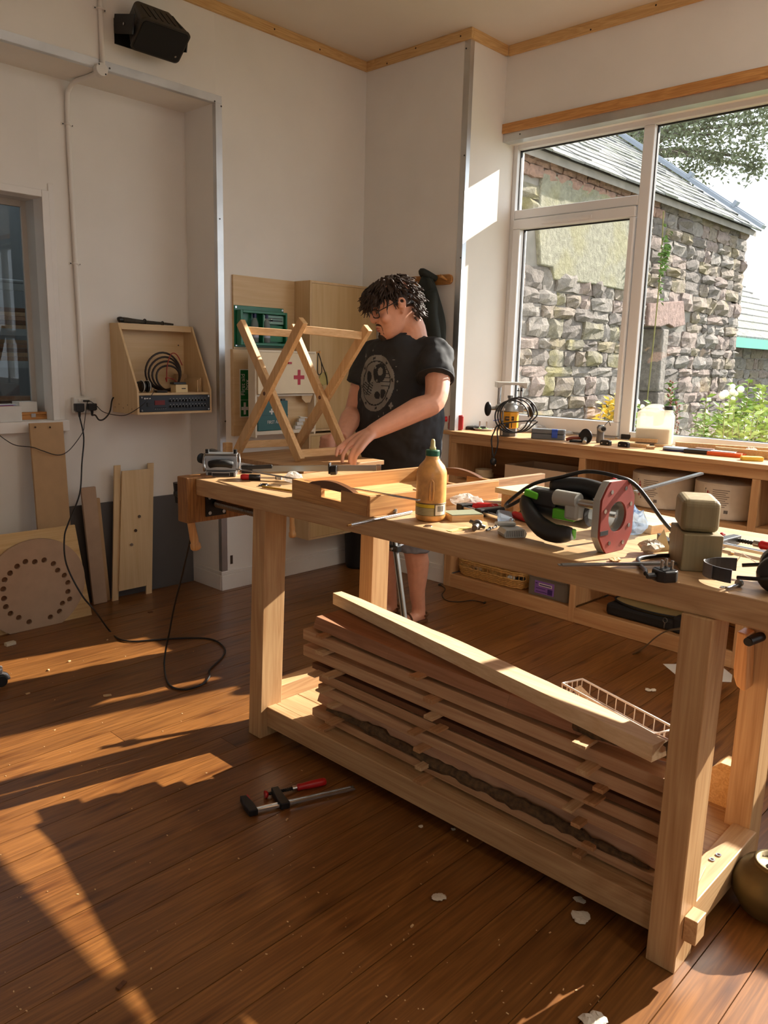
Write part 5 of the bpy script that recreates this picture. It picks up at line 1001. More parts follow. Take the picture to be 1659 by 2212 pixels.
# plastic box with purple label
pl = cloudy('clear storage plastic', (196,190,180), .55, .2); e = T('storage_box', 'clear plastic storage box with a purple label on the bottom shelf', 'storage box', UP(.785,.16,.088), uz)
build('body', G().rbox(-.145,-.12,0,.145,.12,.115,.02), pl, e, bev=.004); build('lid', G().rbox(-.15,-.125,.116,.15,.125,.128,.02), pl, e, bev=.003); pur = plain('purple label', (138,98,180), .6); lb = build('label', G().box(-.09,-.1225,.02,.05,-.1205,.098), pur, e)
build('print', G().box(-.06,-.1235,.068,.035,-.1225,.086), wht, lb); build('print', G().box(-.055,-.1238,.0735,.03,-.1235,.0805).box(-.08,-.1235,.05,-.01,-.1225,.054).box(-.08,-.1235,.03,.0,-.1225,.034).box(.005,-.1235,.025,.04,-.1225,.058).box(-.084,-.1235,.08,-.07,-.1225,.086), plain('dark purple print', (64,40,110), .6), lb); build('contents', G().box(-.12,-.10,.006,.12,.10,.07), plain('grey contents', (110,104,98), .8), e)
# black bag with strap
bg_ = plain('black canvas bag', (20,19,19), .8, var=.3, bmp=.3, scale=60); e = T('tool_bag', 'flat black bag with a pale top and clip on the bottom shelf', 'bag', UP(1.42,.17,.088), uz)
build('body', G().rbox(-.25,-.12,0,.30,.14,.062,.04), bg_, e, bev=.015); build('top_flap', G().ringed([[V((.0+x*.24, .01+y*.11, z)) for x, y in ((cos(t),sin(t)) for t in [2*pi*i/28 for i in range(28)])] for z in (.063,.075)]), plain('straw top', (150,130,82), .8, var=.15), e, bev=.004)
build('piping', G().tube([(.0+.245*cos(t), .01+.115*sin(t), .074) for t in [2*pi*i/36 for i in range(36)]], .006, 6, closed=True), bg_, e); build('pocket', G().rbox(.16,-.125,.0,.29,-.03,.085,.02), bg_, e, bev=.01); build('ring', G().tube([(.125+.012*cos(t),-.129,.058+.014*sin(t)) for t in [2*pi*i/16 for i in range(16)]], .002, 6, closed=True).tube([(.125,-.129,.044),(.123,-.129,.012)], .004, 6), dsteel, e)
strap = plain('olive brown strap', (92,74,50), .7); q = [atx(1470,1358,3.94), atx(1440,1363,3.95), atx(1415,1378,3.93), atz(1390,1400,.02), atz(1368,1413,.004)]
def ribbon(pts, wd, th, up=(0,0,1)): return G().tube(pts, wd, 8, flat=th/wd, up=up)
build('strap', ribbon(bez([UP(1.72,.0,.16)]+q,6), .016, .003), strap, e, world=True)
# ------------------------------------------------------------------ on the worktop
ZT = UT
def on(px, py): return atz(px, py, ZT)
p = on(975,929); t = T('pencil_sharpener', 'red desk pencil sharpener at the far left end of the worktop', 'pencil sharpener', (p.x+.04,p.y+.0,ZT), radians(-135)); rm = plain('red enamel', (150,14,22), .3)
build('body', G().rbox(-.042,-.05,0,.042,.05,.10,.02), rm, t, bev=.008); build('tray', G().box(-.03,-.054,.008,.03,-.05,.05), cloudy('smoky tray', (190,180,172), .6), t, bev=.002); build('knob', G().lathe([(0,0),(.016,0),(.018,.006),(.016,.018),(0,.02)], (.022,-.058,.072), (0,-1,0), 18), plain('bright red knob', (206,30,40), .35), t, smooth=2); build('collar', G().cyl((.0,-.05,.07),(.0,-.062,.07),.022,n=20), blkp, t); build('crank', G().box(-.04,-.02,.10,-.01,.0,.112), blkp, t, bev=.003)
p = on(1012,928); t = T('multimeter', 'grey and black meter lying beside the red sharpener', 'meter', (p.x+.05,p.y-.01,ZT), radians(-30)); build('case', G().rbox(-.075,-.04,0,.075,.04,.022,.012), blkp, t, bev=.004); build('screen', G().box(-.06,-.028,.0225,-.01,.028,.026), plain('grey lcd', (150,160,150), .2), t); build('keys', G().box(.005,-.028,.0225,.06,.028,.025), plain('grey keys', (150,150,150), .5), t)
p = on(1028,930); t = T('lid_dish', 'white lid with two green-capped bolts left of the yellow router', 'dish', (p.x+.06,p.y-.02,ZT)); build('dish', G().lathe([(0,0),(.055,0),(.068,.012),(.070,.013),(.066,.015),(.052,.004),(0,.004)], n=36), wht, t, smooth=2)
for k, (dx, dy) in enumerate(((-.01,.028),(.012,-.012))): bb = T('bolt', ['upright bolt with green foot at the back of the white lid','upright bolt with green foot at the front of the white lid'][k], 'bolt', (p.x+.06+dx,p.y-.02+dy,ZT+.0045), group='bolts on the white lid'); build('foot', G().lathe([(0,0),(.014,0),(.015,.006),(.010,.010),(0,.010)], n=16), plain('lime plastic', (124,170,60), .5), bb, smooth=2); build('shank', G().cyl((0,0,.010),(0,0,.055),.005,n=12), steel, bb, smooth=2)
# yellow plunge router standing upside down
p = on(1085,944); t = T('plunge_router', 'yellow and grey plunge router upside down on the worktop wrapped in its cable', 'router', (p.x+.09,p.y+.02,ZT), radians(-47)); yl = plain('tool yellow', (230,160,24), .4); gm = plain('cast grey', (160,160,156), .45, .6); lgm = plain('pale cast metal', (196,194,186), .4, .5)
build('cap', G().lathe([(0,0),(.052,0),(.054,.006),(.054,.05),(0,.05)], n=8), plain('grey motor cap', (92,92,92), .5), t, smooth=2, ang=25); build('motor', G().lathe([(.056,.05),(.060,.055),(.060,.145),(.056,.152),(0,.152)], n=8), yl, t, bev=.004); build('collar', G().lathe([(.058,.153),(.062,.157),(.056,.185),(.036,.205),(0,.205)], n=24), gm, t, smooth=2); build('carriage', G().box(-.085,-.028,.15,.085,.028,.192), gm, t, bev=.006); build('collet', G().cyl((0,0,.205),(0,0,.235),.014,.012).cyl((0,0,.235),(0,0,.25),.018,.018,6), dsteel, t, smooth=2)
for s in (-1,1): build('column', G().cyl((s*.068,0,.19),(s*.068,0,.305),.011,n=14), steel, t, smooth=2); build('handle', G().ball((s*.135,-.01,.165),(.022,.026,.045),14,10), rubber, t, smooth=True); build('handle_neck', G().cyl((s*.08,0,.17),(s*.12,-.006,.168),.012), gm, t)
build('base_plate', G().prism([(-.09,0),(.09,0),(.09,.034),(.075,.034),(.055,.016),(-.055,.016),(-.075,.034),(-.09,.034)], (0,-.075,.332), (1,0,0), (0,0,-1), (0,.15,0)), lgm, t, bev=.003)
for x in (.04,.06): build('thumb_screw', G().cyl((x,-.05,.298),(x,-.05,.285),.003).lathe([(0,0),(.008,0),(.008,.006),(0,.006)], (x,-.05,.279), n=10), blk, t)
lbp = build('label', G().box(-.032,-.0575,.10,.022,-.0555,.125), plain('black label', (26,20,12), .5), t); text('lettering', 'DEWALT', .0125, yl, lbp, Matrix.Translation(V((-.005,-.0582,.1125))) @ RX, sx=.9); build('label', G().box(-.026,-.0575,.055,.012,-.0555,.085), plain('black label', (26,20,12), .5), t); build('depth_rod', G().cyl((-.045,-.045,.01),(-.045,-.045,.21),.006,n=10).box(-.056,-.05,.16,-.034,-.03,.175), steel, t)
cb = []
for k in range(3):
    for i in range(20): a = 2*pi*i/20; cb.append(V((.015+.02*k-.01+cos(a)*(.102+.006*k), -.075-.004*k+.012*sin(a+k), .125+.006*k+sin(a)*(.098+.004*k))))
cb += [V((-.06,-.085,.08)),V((-.10,-.09,.03)),V((-.115,-.10,-.02)),V((-.105,-.11,-.09)),V((-.098,-.112,-.125))]
build('cable', G().tube(bez(cb,3), .0045, 7), blkp, t, smooth=True); cb2 = [V((-.05,-.085,.10)),V((-.08,-.09,.04)),V((-.075,-.105,-.03)),V((-.085,-.11,-.09)),V((-.098,-.112,-.12))]; build('cable', G().tube(bez(cb2,5), .0045, 7), blkp, t, smooth=True); pg = build('plug', G().ball((-.098,-.112,-.148),(.020,.012,.024),12,8), blkp, t, smooth=True); build('plug_pin', G().box(-.088,-.118,-.175,-.082,-.112,-.165), steel, pg)
# grey case, bags, goggles
p = on(1180,949); t = T('tool_case', 'small grey hard case with a blue clip on the worktop', 'case', (p.x+.02,p.y,ZT), radians(-68)); gc = plain('grey case plastic', (104,108,112), .5)
build('body', G().rbox(-.10,-.032,0,.10,.032,.032,.012), gc, t, bev=.004); build('lid', G().rbox(-.10,-.032,.033,.10,.032,.062,.012), gc, t, bev=.006); build('clip', G().box(.025,-.036,.012,.06,-.032,.05).box(.025,-.036,.05,.06,-.02,.0635), plain('blue clip', (36,82,190), .4), t, bev=.002)
bagm = cloudy('crinkled clear bag', (232,230,226), .5, .25)
def bag(label, loc, r, seed, flat=.45, m=None):
    q = random.Random(seed); n, k = 16, 9; rings = []
    for i in range(k+1):
        t_ = -pi/2+pi*i/k; rings.append([V((cos(t_)*cos(2*pi*j/n)*r*q.uniform(.72,1.1), cos(t_)*sin(2*pi*j/n)*r*q.uniform(.72,1.1), (sin(t_)*.5+.5)*r*flat*2*q.uniform(.7,1.05) if i else 0)) for j in range(n)])
    g = G().ringed(rings); mn = min(v.z for v in g.v)
    for v in g.v: v.z -= mn
    o = build('plastic_bag', g, m or bagm); o.location = V(loc); return tag(o, label, 'plastic bag', 'crumpled clear bags')
for k, (px, py, r, f, lab) in enumerate(((1152,932,.07,.42,'pale crumpled bag between the yellow router and the grey case'),(1215,928,.085,.32,'crumpled clear bag behind the grey case'),(1235,938,.05,.3,'end of clear bag beside the grinder parts'))): q = on(px,py); bag(lab, (min(q.x+.10,4.50-.05*(k==0)),q.y,ZT), r, 120+k, f)
p = on(1205,921); t = T('safety_glasses', 'clear safety glasses with blue arms propped on the clear bag', 'glasses', (4.47,p.y+.0,ZT+.05), radians(20)); 
for s in (-1,1): build('lens', G().ringed([[V((s*.032+.028*cos(a), .004*cos(a)**2+o, .022+.022*sin(a))) for a in [2*pi*i/18 for i in range(18)]] for o in (0,.003)]), cloudy('clear lens', (220,228,240), .25, .05), t); build('arm', G().tube([(s*.062,0,.026),(s*.066,.06,.022),(s*.06,.11,.012)], .003, 6), plain('blue arm', (60,84,190), .3), t)
build('bridge', G().tube([(-.008,.002,.028),(0,.0,.032),(.008,.002,.028)], .003, 6), plain('blue arm', (60,84,190), .3), t)
p = on(1243,956); t = T('spokeshave', 'small red-brown plane-like tool left of the black disc', 'hand tool', (p.x+.03,p.y,ZT), radians(-60)); build('sole', G().box(-.05,-.018,0,.05,.018,.012), blk, t, bev=.003); build('handle', G().tube(bez([(-.07,0,.012),(-.03,0,.024),(.03,0,.024),(.06,0,.014)],5), .010, 8), plain('red brown wood', (128,58,34), .4), t, smooth=True); build('knob', G().ball((.02,0,.045),(.022,.022,.018),14,8), blkp, t, smooth=True)
p = on(1265,958); t = T('black_disc', 'round black grinding disc with a grey shaft leaning on the mini grinder', 'disc', (p.x,p.y,ZT), radians(-100)); build('disc', G().lathe([(0,-.0025),(.043,-.0025),(.043,.0025),(0,.0025)], (0,.0,.043), (0,1,.12), 28), blkp, t, smooth=2); build('shaft', G().cyl((.0,-.004,.03),(.035,-.055,.012),.010,.012), gm, t, smooth=2)
p = on(1290,957); t = T('mini_grinder', 'grey mini grinder standing on its handle by the window', 'grinder', (p.x+.03,p.y,ZT), radians(-40)); build('body', G().ringed([[V((.022*k_*cos(a), .018*k_*sin(a), z)) for a in [2*pi*i/16 for i in range(16)]] for k_, z in ((.9,0),(1.1,.01),(.95,.05),(1.0,.075),(1.1,.09),(.7,.105))]), plain('grey tool body', (94,96,98), .5), t, smooth=2); build('nose', G().cyl((0,.0,.082),(0,-.038,.084),.021,.019,18), gm, t, smooth=2); build('chuck', G().cyl((0,-.037,.084),(0,-.05,.085),.013,.011,14), blk, t, smooth=2); build('hex_key', G().tube([(.015,-.02,.105),(.045,.0,.128),(.065,.02,.10)], .0025, 6), blk, t)
def hingeblk(lab, px, py): p = on(px,py); t = T('black_stop', lab, 'stop block', (p.x+.012,p.y,ZT), radians(-95), 'black stop blocks'); build('body', G().prism([(-.032,0),(.032,0),(.032,.024),(.02,.03),(-.02,.03),(-.032,.024)], (0,-.012,0), (1,0,0), (0,0,1), (0,.024,0)), blkp, t, bev=.002); [build('screw', G().cyl((s*.018,-.0135,.013),(s*.018,-.012,.013),.004,n=10), steel, t) for s in (-1,1)]
hingeblk('left of two black stop blocks near the worktop edge', 1306, 962); hingeblk('right of two black stop blocks near the worktop edge', 1345, 966)
p = on(1350,950); t = T('black_square', 'dark metal try-square lying among the blocks on the worktop', 'square', (p.x+.06,p.y,ZT), radians(-80)); build('stock', G().box(-.05,-.02,0,.02,.02,.03), blkp, t, bev=.003); build('blade', G().box(.02,-.006,.012,.10,.006,.016), steel, t)
for k in range(9): 
    q = on(1300+10*k, 944+(k*7)%9); one('screw', G().lathe([(.004,0),(.004,.003),(.002,.004),(.0015,.022),(0,.024)], (q.x+.06,q.y,ZT+.004), (cos(k*2.1),sin(k*2.1),0), 8), plain('brass screw', (196,166,96), .35, .9), 'loose brass screw scattered by the try-square', 'screw', (q.x+.06,q.y,ZT), 'loose screws on the worktop')
blkw = wood('pale offcut wood', (222,184,134), (190,148,98), 'x', .6)
def wblk(label, px, py, sz, rot, z=0, dx=.0): p = on(px,py); return one('wood_block', G().cbox((p.x+dx,p.y,ZT+z+sz[2]/2),sz,(0,0,rot)), blkw, label, 'wood block', (p.x+dx,p.y,ZT+z), 'offcut blocks on the worktop', bev=.002)
wblk('lower pale offcut by the jerrycan, short one underneath', 1378, 966, (.10,.05,.018), radians(-75), 0, .02); wblk('upper pale offcut by the jerrycan, lying on the short one', 1385, 962, (.15,.055,.020), radians(-70), .0185, .03); wblk('wide offcut at the window sill left of the jerrycan', 1355, 945, (.20,.07,.022), radians(-70), 0, .11); wblk('thin pale offcut in front of the jerrycan', 1428, 966, (.10,.03,.012), radians(-70), 0, .03)
for k in range(2): p = on(1405,970); one('ply_square', G().cbox((p.x,p.y,ZT+.004+.0085*k),(.045,.035,.008),(0,0,.3*k-1.2)), ply, ['lower','upper'][k]+' small ply square at the worktop edge before the jerrycan', 'ply square', (p.x,p.y,ZT+.0085*k), 'ply squares')
# jerrycan
jm = cloudy('milky jerrycan plastic', (240,238,230), .62, .35); t = T('jerrycan', 'milky white jerrycan half full with a black cap by the window', 'jerrycan', (4.43,2.03,ZT), radians(-70)); P_ = [(-.10,0),(.10,0),(.10,.165),(.088,.185),(.03,.2),(.02,.212),(-.07,.212),(-.082,.20),(-.10,.185)]
build('can', G().prism(P_, (0,-.07,.002), (1,0,0), (0,0,1), (0,.14,0)), jm, t, bev=.016, seg=4, smooth=False); build('handle', G().tube(bez([(-.062,0,.205),(-.03,0,.222),(.02,0,.222),(.03,0,.215)],5), .012, 10), jm, t, smooth=True)
build('neck', G().cyl((.066,0,.17),(.066,0,.203),.024,n=20), jm, t); build('cap', G().lathe([(0,.226),(.026,.226),(.027,.222),(.027,.204),(0,.204)], (.066,0,0), n=24), blkp, t, smooth=2); build('liquid', G().rbox(-.094,-.064,.006,.094,.064,.098,.014), plain('cream liquid', (226,214,188), .4), t)
# timber strips, blue pad, cases
q0, q1 = on(1472,966), on(1662,944)
one('timber_strip', G().beam((4.36,1.87,ZT+.017),(4.58,1.18,ZT+.017),.022,.033), blkw, 'long pale strip lying on edge toward the window frame', 'strip', (4.46,1.55,ZT), bev=.001); one('timber_strip', G().beam((4.24,1.60,ZT+.02),(4.26,1.10,ZT+.02),.02,.039), blkw, 'pale notched strip running out of the picture on the right', 'strip', (4.25,1.4,ZT), bev=.001); one('timber_strip', G().beam((4.33,1.74,ZT+.008),(4.36,1.42,ZT+.008),.05,.015), dkb, 'dark brown flat strip behind the orange case', 'strip', (4.34,1.6,ZT), bev=.001)
p = on(1455,975); t = T('sanding_pad', 'oval pale blue pad with a dark underside on the worktop', 'pad', (p.x+.03,p.y,ZT), radians(-75)); build('base', G().ringed([[V((.07*cos(a),.042*sin(a),z)) for a in [2*pi*i/28 for i in range(28)]] for z in (0,.010)]), navy, t, bev=.002); build('face', G().ringed([[V((.069*k_*cos(a),.041*k_*sin(a),z)) for a in [2*pi*i/28 for i in range(28)]] for k_, z in ((1,.0105),(1,.018),(.9,.021))]), plain('pale blue foam', (170,190,212), .8), t, smooth=2)
p = on(1500,980); one('black_case', G().cbox((p.x+.03,p.y-.01,ZT+.011),(.14,.07,.022),(0,0,radians(-82))), blkp, 'flat black case left of the orange one on the worktop', 'case', (p.x+.03,p.y,ZT), bev=.004)
p = on(1560,986); t = T('orange_case', 'flat orange plastic case on the worktop', 'case', (p.x+.05,p.y,ZT), radians(-82)); om3 = plain('orange plastic', (226,92,30), .4); build('tray', G().box(-.085,-.05,0,.085,.05,.020), om3, t, bev=.003); build('insert', G().box(-.07,-.038,.0205,.05,.038,.024), plain('pale insert', (224,214,204), .6), t); build('clasp', G().box(.085,-.02,.002,.095,.02,.018), om3, t, bev=.002)
q = on(1612,985); bag('small clear bag between the orange case and the yellow block', (q.x+.06,q.y,ZT), .042, 140, .5); p = on(1622,995); one('sanding_block', G().cbox((p.x+.01,p.y,ZT+.010),(.10,.05,.02),(0,0,radians(-60))), plain('yellow foam', (236,196,70), .7), 'yellow block at the right end of the worktop', 'block', (p.x,p.y,ZT), bev=.003)
# ================================================================== ON THE WORKBENCH
def bz(px, py, z=BT): return atz(px, py, z)
ash = wood('pale ash', (224,186,136), (196,152,100), 'z', .5, s=1.0, ring=3); ashx = wood('pale ash rail', (226,190,142), (198,156,104), 'x', .5, s=1.0, ring=3); oakt = wood('oak tray', (206,156,96), (156,104,54), 'y', .45, s=1.1, ring=3); oaktx = wood('oak tray side', (206,156,96), (160,108,58), 'x', .45, s=1.1, ring=3); waln = wood('dark walnut handle', (120,76,44), (78,46,24), 'y', .4)
PZ = 1.022
one('wide_board', G().box(2.23,2.60,BT+.0005,2.74,3.22,PZ), wood('greyish oak panel', (190,150,104), (150,108,66), 'x', .5, s=.8, ring=3), 'wide board lying across the far left corner of the bench under the stand', 'board', (2.5,2.87,BT), bev=.002)
# folding stand: two crossed pairs of legs joined by rails
x1, x2 = 2.335, 2.665
st = T('folding_stand', 'folding wooden X-frame stand on the bench in front of the man', 'stand', ((x1+x2)/2, 2.98, PZ))
def lgm_(x, pb, pt):      # leg in the plane x, between two seen points
    a = atx(*pb, x); b = atx(*pt, x); d = (b-a).normalized(); a = a + d*((PZ+.006-a.z)/d.z); return a, b, d
legs = {}
for nm, x, pb, pt in (('a', x1, (513,975), (655,692)), ('b', x1+.029, (652,1003), (520,696)), ('c', x2-.029, (742,970), (630,705)), ('d', x2, (628,985), (795,708))):
    a, b, d = lgm_(x, pb, pt); legs[nm] = (a, b, d); build('leg', G().beam(a, b, .027, .044, up=(0,-d.z,d.y)), ash, st, world=True, bev=.002)
def cross2(p, q):
    (a, b, d), (c, e, f) = legs[p], legs[q]; k = ((c.y-a.y)*f.z-(c.z-a.z)*f.y)/(d.y*f.z-d.z*f.y); return a+d*k
for p, q, s in (('a','b',-1),('c','d',-1)):
    c = cross2(p, q); xx = legs[p][0].x if p == 'a' else legs['c'][0].x; build('pivot', G().cyl((xx-.0145,c.y,c.z),(xx+.035,c.y,c.z),.0095,n=16), waln, st, world=True)
def rail(p, q, t, name='rail'):
    u, v = legs[p], legs[q]; A = u[0].lerp(u[1], t); B = v[0].lerp(v[1], t); d = (B-A).normalized(); build(name, G().beam(A+d*.0135, B-d*.0135, .024, .036), ashx, st, world=True, bev=.002)
rail('a','d',.94); rail('b','c',.94); rail('b','c',.05); rail('a','d',.06)
build('hinge_block', G().box(x1-.05,legs['a'][0].y+.02,PZ+.001,x1-.012,legs['a'][0].y+.055,PZ+.05), ashx, st, world=True, bev=.003)
# biscuit jointer
p = bz(474,1031); t = T('biscuit_jointer', 'silver and black biscuit jointer at the left end of the bench', 'power tool', (p.x+.045,p.y+.045,BT), radians(-41)); gm2 = plain('grey aluminium casting', (150,152,154), .35, .85, var=.1)
build('base', G().box(-.062,-.05,0,.062,.05,.022), gm2, t, bev=.003); build('base_slot', G().box(-.035,-.052,.004,.035,-.05,.016), blk, t); build('fence', G().box(-.066,-.034,.023,.066,-.022,.088).box(-.066,-.034,.088,.066,.03,.095), gm2, t, bev=.004); build('fence_rib', G().box(-.06,-.038,.07,.06,-.034,.075).box(-.06,-.038,.055,.06,-.034,.058), gm2, t)
for s in (-1,1): build('knob', G().cyl((s*.058,-.02,.095),(s*.058,-.02,.112),.008,n=12), blk, t, smooth=2); build('bracket', G().tube([(s*.07,-.03,.02),(s*.075,-.01,.06),(s*.07,.0,.092)], .005, 8), steel, t, smooth=True); build('foot', G().box(s*.045-.008,-.052,.003,s*.045+.008,-.05,.018), rubber, t)
build('grip', G().tube(bez([(-.045,-.042,.05),(-.02,-.052,.056),(.02,-.052,.056),(.045,-.042,.05)],5), .016, 10), rubber, t, smooth=True); build('motor', G().cyl((0,.03,.055),(-.06,.14,.062),.038,.034,20), plain('dark tool plastic', (40,40,42), .5), t, smooth=2); build('tail', G().tube(bez([(-.03,.13,.055),(-.075,.12,.05),(-.10,.09,.06)],5), .022, 12), blkp, t, smooth=True)
# bar clamp
A, B = bz(528,1016,1.034), bz(822,1012,1.060); A.z = 1.040; B.z = 1.062; d = (B-A).normalized(); t = T('bar_clamp', 'aluminium quick clamp with black jaws lying behind the tray', 'clamp', (A.x,A.y,PZ)); L = (B-A).length
u_ = V((0,0,1)); sdv = d.cross(u_).normalized()
build('bar', G().beam(A, B, .009, .024), plain('brushed aluminium', (150,152,150), .35, .9), t, world=True, bev=.001); build('end_cap', G().beam(B-d*.018, B+d*.002, .012, .028), steel, t, world=True, bev=.002)
for i in range(16): build('notch', G().beam(A+d*(.12+.025*i)-sdv*.0052, A+d*(.135+.025*i)-sdv*.0052, .0012, .014), dsteel, t, world=True)
build('trigger_jaw', G().beam(A-d*.01+V((0,0,.0)), A+d*.035, .034, .034).beam(A+d*.0+sdv*-.02+V((0,0,-.005)), A+d*.085+sdv*-.03+V((0,0,-.004)), .016, .020).beam(A+d*.02+sdv*.03+V((0,0,.01)), A+d*.12+sdv*.02+V((0,0,.012)), .014, .016), blkp, t, world=True, bev=.003)
M_ = A+d*(L*.66); build('sliding_jaw', G().prism([(-.02,-.018),(.02,-.018),(.034,.014),(.022,.036),(-.022,.036),(-.034,.014)], M_+V((0,0,.0))-d*.013, sdv, u_*-.6+V((0,0,-.1)), d*.026), blkp, t, world=True, bev=.003); build('jaw_pad', G().beam(M_-d*.022-sdv*.004, M_-d*.014-sdv*.004, .05, .044), rubber, t, world=True, bev=.004)
# long thin steel bar over the tray rim
A, B = bz(512,1013,1.045), bz(905,1080,1.0785); one('steel_bar', G().beam(A,B,.012,.004), steel, 'long thin steel bar lying from the bar clamp over the tray rim', 'steel bar', ((A+B)/2)-V((0,0,.002)))
p = bz(565,1038); t = T('ratchet', 'red-handled wrench on the bench near the front edge', 'wrench', (p.x,p.y,BT), radians(-45)); build('handle', G().tube(bez([(-.085,0,.013),(-.05,0,.013),(-.005,0,.012)],4), [.009,.012,.0125,.012,.012,.012,.011,.010,.009], 10), redp, t, smooth=True); build('grip', G().tube([(-.05,0,.013),(-.005,0,.0125)], .0128, 10), blkp, t, smooth=True); build('shaft', G().beam((-.005,0,.011),(.06,0,.011),.010,.007), steel, t); build('head', G().cyl((.07,0,.006),(.07,0,.018),.015,n=18), steel, t, smooth=2)
q = bz(622,1046); bag('small crumpled clear bag at the left of the tray', (q.x+.04,q.y+.015,BT), .042, 150, .55); q = bz(660,1022); bag('flat clear bag behind the tray under the bar clamp', (q.x+.02,q.y+.05,BT), .06, 151, .2)
p = bz(583,1050); t = T('snips', 'dark little snips lying on the bench left of the tray', 'snips', (p.x,p.y,BT), radians(-50))
for s in (-1,1): build('loop', G().tube([(-.025+.014*cos(a), s*.013+.009*sin(a), .004) for a in [2*pi*i/14 for i in range(14)]], .003, 6, closed=True), blkp, t); build('blade', G().beam((-.012,s*.008,.004),(.045,-s*.004,.004),.006,.003), dsteel, t)
A, B = bz(567,1054), bz(632,1067); one('brass_pencil', G().cyl((A.x,A.y,BT+.005),(B.x+.03,B.y-.02,BT+.005),.0045,n=6), plain('brass pencil', (206,160,60), .35, .6), 'thin yellow pencil on the bench pointing under the tray corner', 'pencil', ((A+B)/2)); 
# oak tray
tx = T('oak_tray', 'oak serving tray with cut-out handles at the front edge of the bench', 'tray', (1.770,1.738,BT), radians(-5.0)); TW, TD, TH = .435, .63, .068
build('bottom', G().box(.016,.014,.004,TD-.016,TW-.014,.014), wood('oak tray floor', (226,184,126), (190,142,86), 'x', .45, s=1), tx); 
for y0 in (0, TW-.014): build('side', G().box(0,y0,0,TD,y0+.014,TH), oaktx, tx, bev=.0015)
def tray_end(x0):
    yc_ = TW*.47; lo, hi = yc_-.075, yc_+.075; g = G(); N_ = 15
    pts_t = [(.0145,TH)] + [(lo-.05+ (hi-lo+.10)*i/N_, TH+.022*max(0,sin(pi*i/N_))**.8) for i in range(N_+1)] + [(TW-.0145,TH)]
    # outline split around the hand hole: lower strip, two cheeks, bridge
    h0, h1, z0, z1 = yc_-.055, yc_+.055, .028, .061
    def strip(a, b, za, zb_): g.hexa([(x0,a,za),(x0+.015,a,za),(x0+.015,b,za),(x0,b,za),(x0,a,zb_[0]),(x0+.015,a,zb_[0]),(x0+.015,b,zb_[1]),(x0,b,zb_[1])])
    ys = sorted(set([.0145, h0, h1, TW-.0145]+[p[0] for p in pts_t]))
    def topz(y):
        for (ya, za), (yb, zb_) in zip(pts_t, pts_t[1:]):
            if ya <= y <= yb: return za+(zb_-za)*(y-ya)/max(1e-6, yb-ya)
        return TH
    br = G()
    for a, b in zip(ys, ys[1:]):
        if h0-1e-6 <= a and b <= h1+1e-6:
            strip(a, b, 0, (z0, z0)); br.hexa([(x0-.003,a,z1),(x0+.018,a,z1),(x0+.018,b,z1),(x0-.003,b,z1),(x0-.003,a,topz(a)),(x0+.018,a,topz(a)),(x0+.018,b,topz(b)),(x0-.003,b,topz(b))])
        else:
            strip(a, b, 0, (TH, TH)) if not (lo-.05 < a < hi+.05) else strip(a, b, 0, (min(topz(a),TH+.001), min(topz(b),TH+.001)))
            if lo-.05 <= a and b <= hi+.05 and topz((a+b)/2) > TH+.002: br.hexa([(x0-.003,a,TH),(x0+.018,a,TH),(x0+.018,b,TH),(x0-.003,b,TH),(x0-.003,a,topz(a)),(x0+.018,a,topz(a)),(x0+.018,b,topz(b)),(x0-.003,b,topz(b))])
    e = build('end', g, oakt, tx); build('handle', br, waln, e)
tray_end(0); tray_end(TD-.015)
# long plank on edge
A, B = bz(876,1098), bz(1152,1058); one('plank', G().beam((A.x,A.y-.040,BT+.036),(B.x,B.y-.040,BT+.036),.022,.071), wood('greyish oak plank', (190,152,116), (150,112,78), 'x', .55, s=.9, ring=3), 'long plank standing on edge across the bench behind the glue bottle', 'plank', ((A+B)/2), bev=.001)
# glue bottle
p = bz(927,1124); t = T('glue_bottle', 'big squeezy bottle of tan wood glue with a green cap', 'bottle', (p.x+.012,p.y+.006,BT)); glu = plain('tan glue stained plastic', (206,150,84), .3, var=.28, scale=26)
build('body', G().lathe([(0,0),(.040,0),(.047,.006),(.048,.014),(.048,.150),(.047,.158),(.040,.175),(.025,.192),(.0215,.200),(.021,.212),(0,.212)], n=36), glu, t, smooth=True); build('cap', G().lathe([(.0225,.206),(.0225,.222),(.0205,.224),(0,.224)], n=24), plain('dark green cap', (10,84,60), .4), t, smooth=2); build('nozzle', G().lathe([(.010,.224),(.010,.232),(.0075,.236),(.0065,.252),(.004,.258),(0,.258)], n=16), plain('cream nozzle', (206,190,130), .4), t, smooth=True)
build('grip_rib', G().tube([V((sin(a)*.0485,-cos(a)*.0485,z)) for a, z in ((-.95,.07),(-.97,.10),(-.95,.128),(-.85,.135),(-.75,.128),(-.73,.10),(-.75,.07))], .003, 6), glu, t, smooth=True)
def cyl_patch(R, a0, a1, z0, z1, n=12):
    vs = []
    for i in range(n+1):
        a = a0+(a1-a0)*i/n
        for z in (z0,z1): vs.append((cos(a)*R, sin(a)*R, z))
    return G().add(vs, [(2*i,2*i+2,2*i+3,2*i+1) for i in range(n)])
va = atan2(-p.y, -p.x); lb = build('label', cyl_patch(.0483,va-1.6,va+1.5,.020,.058,24), plain('olive label', (120,104,60), .5), t); build('yellow_band', cyl_patch(.0486,va-1.5,va+.25,.046,.056), plain('label yellow', (206,176,30), .5), lb); build('white_box', cyl_patch(.0486,va+.32,va+1.15,.023,.055), plain('label white', (228,218,200), .6), lb); ln = G(); bc = G()
for i in range(5): q = cyl_patch(.0486,va-1.4,va+.2,.023+.0045*i,.0255+.0045*i); ln.add(q.v,q.f)
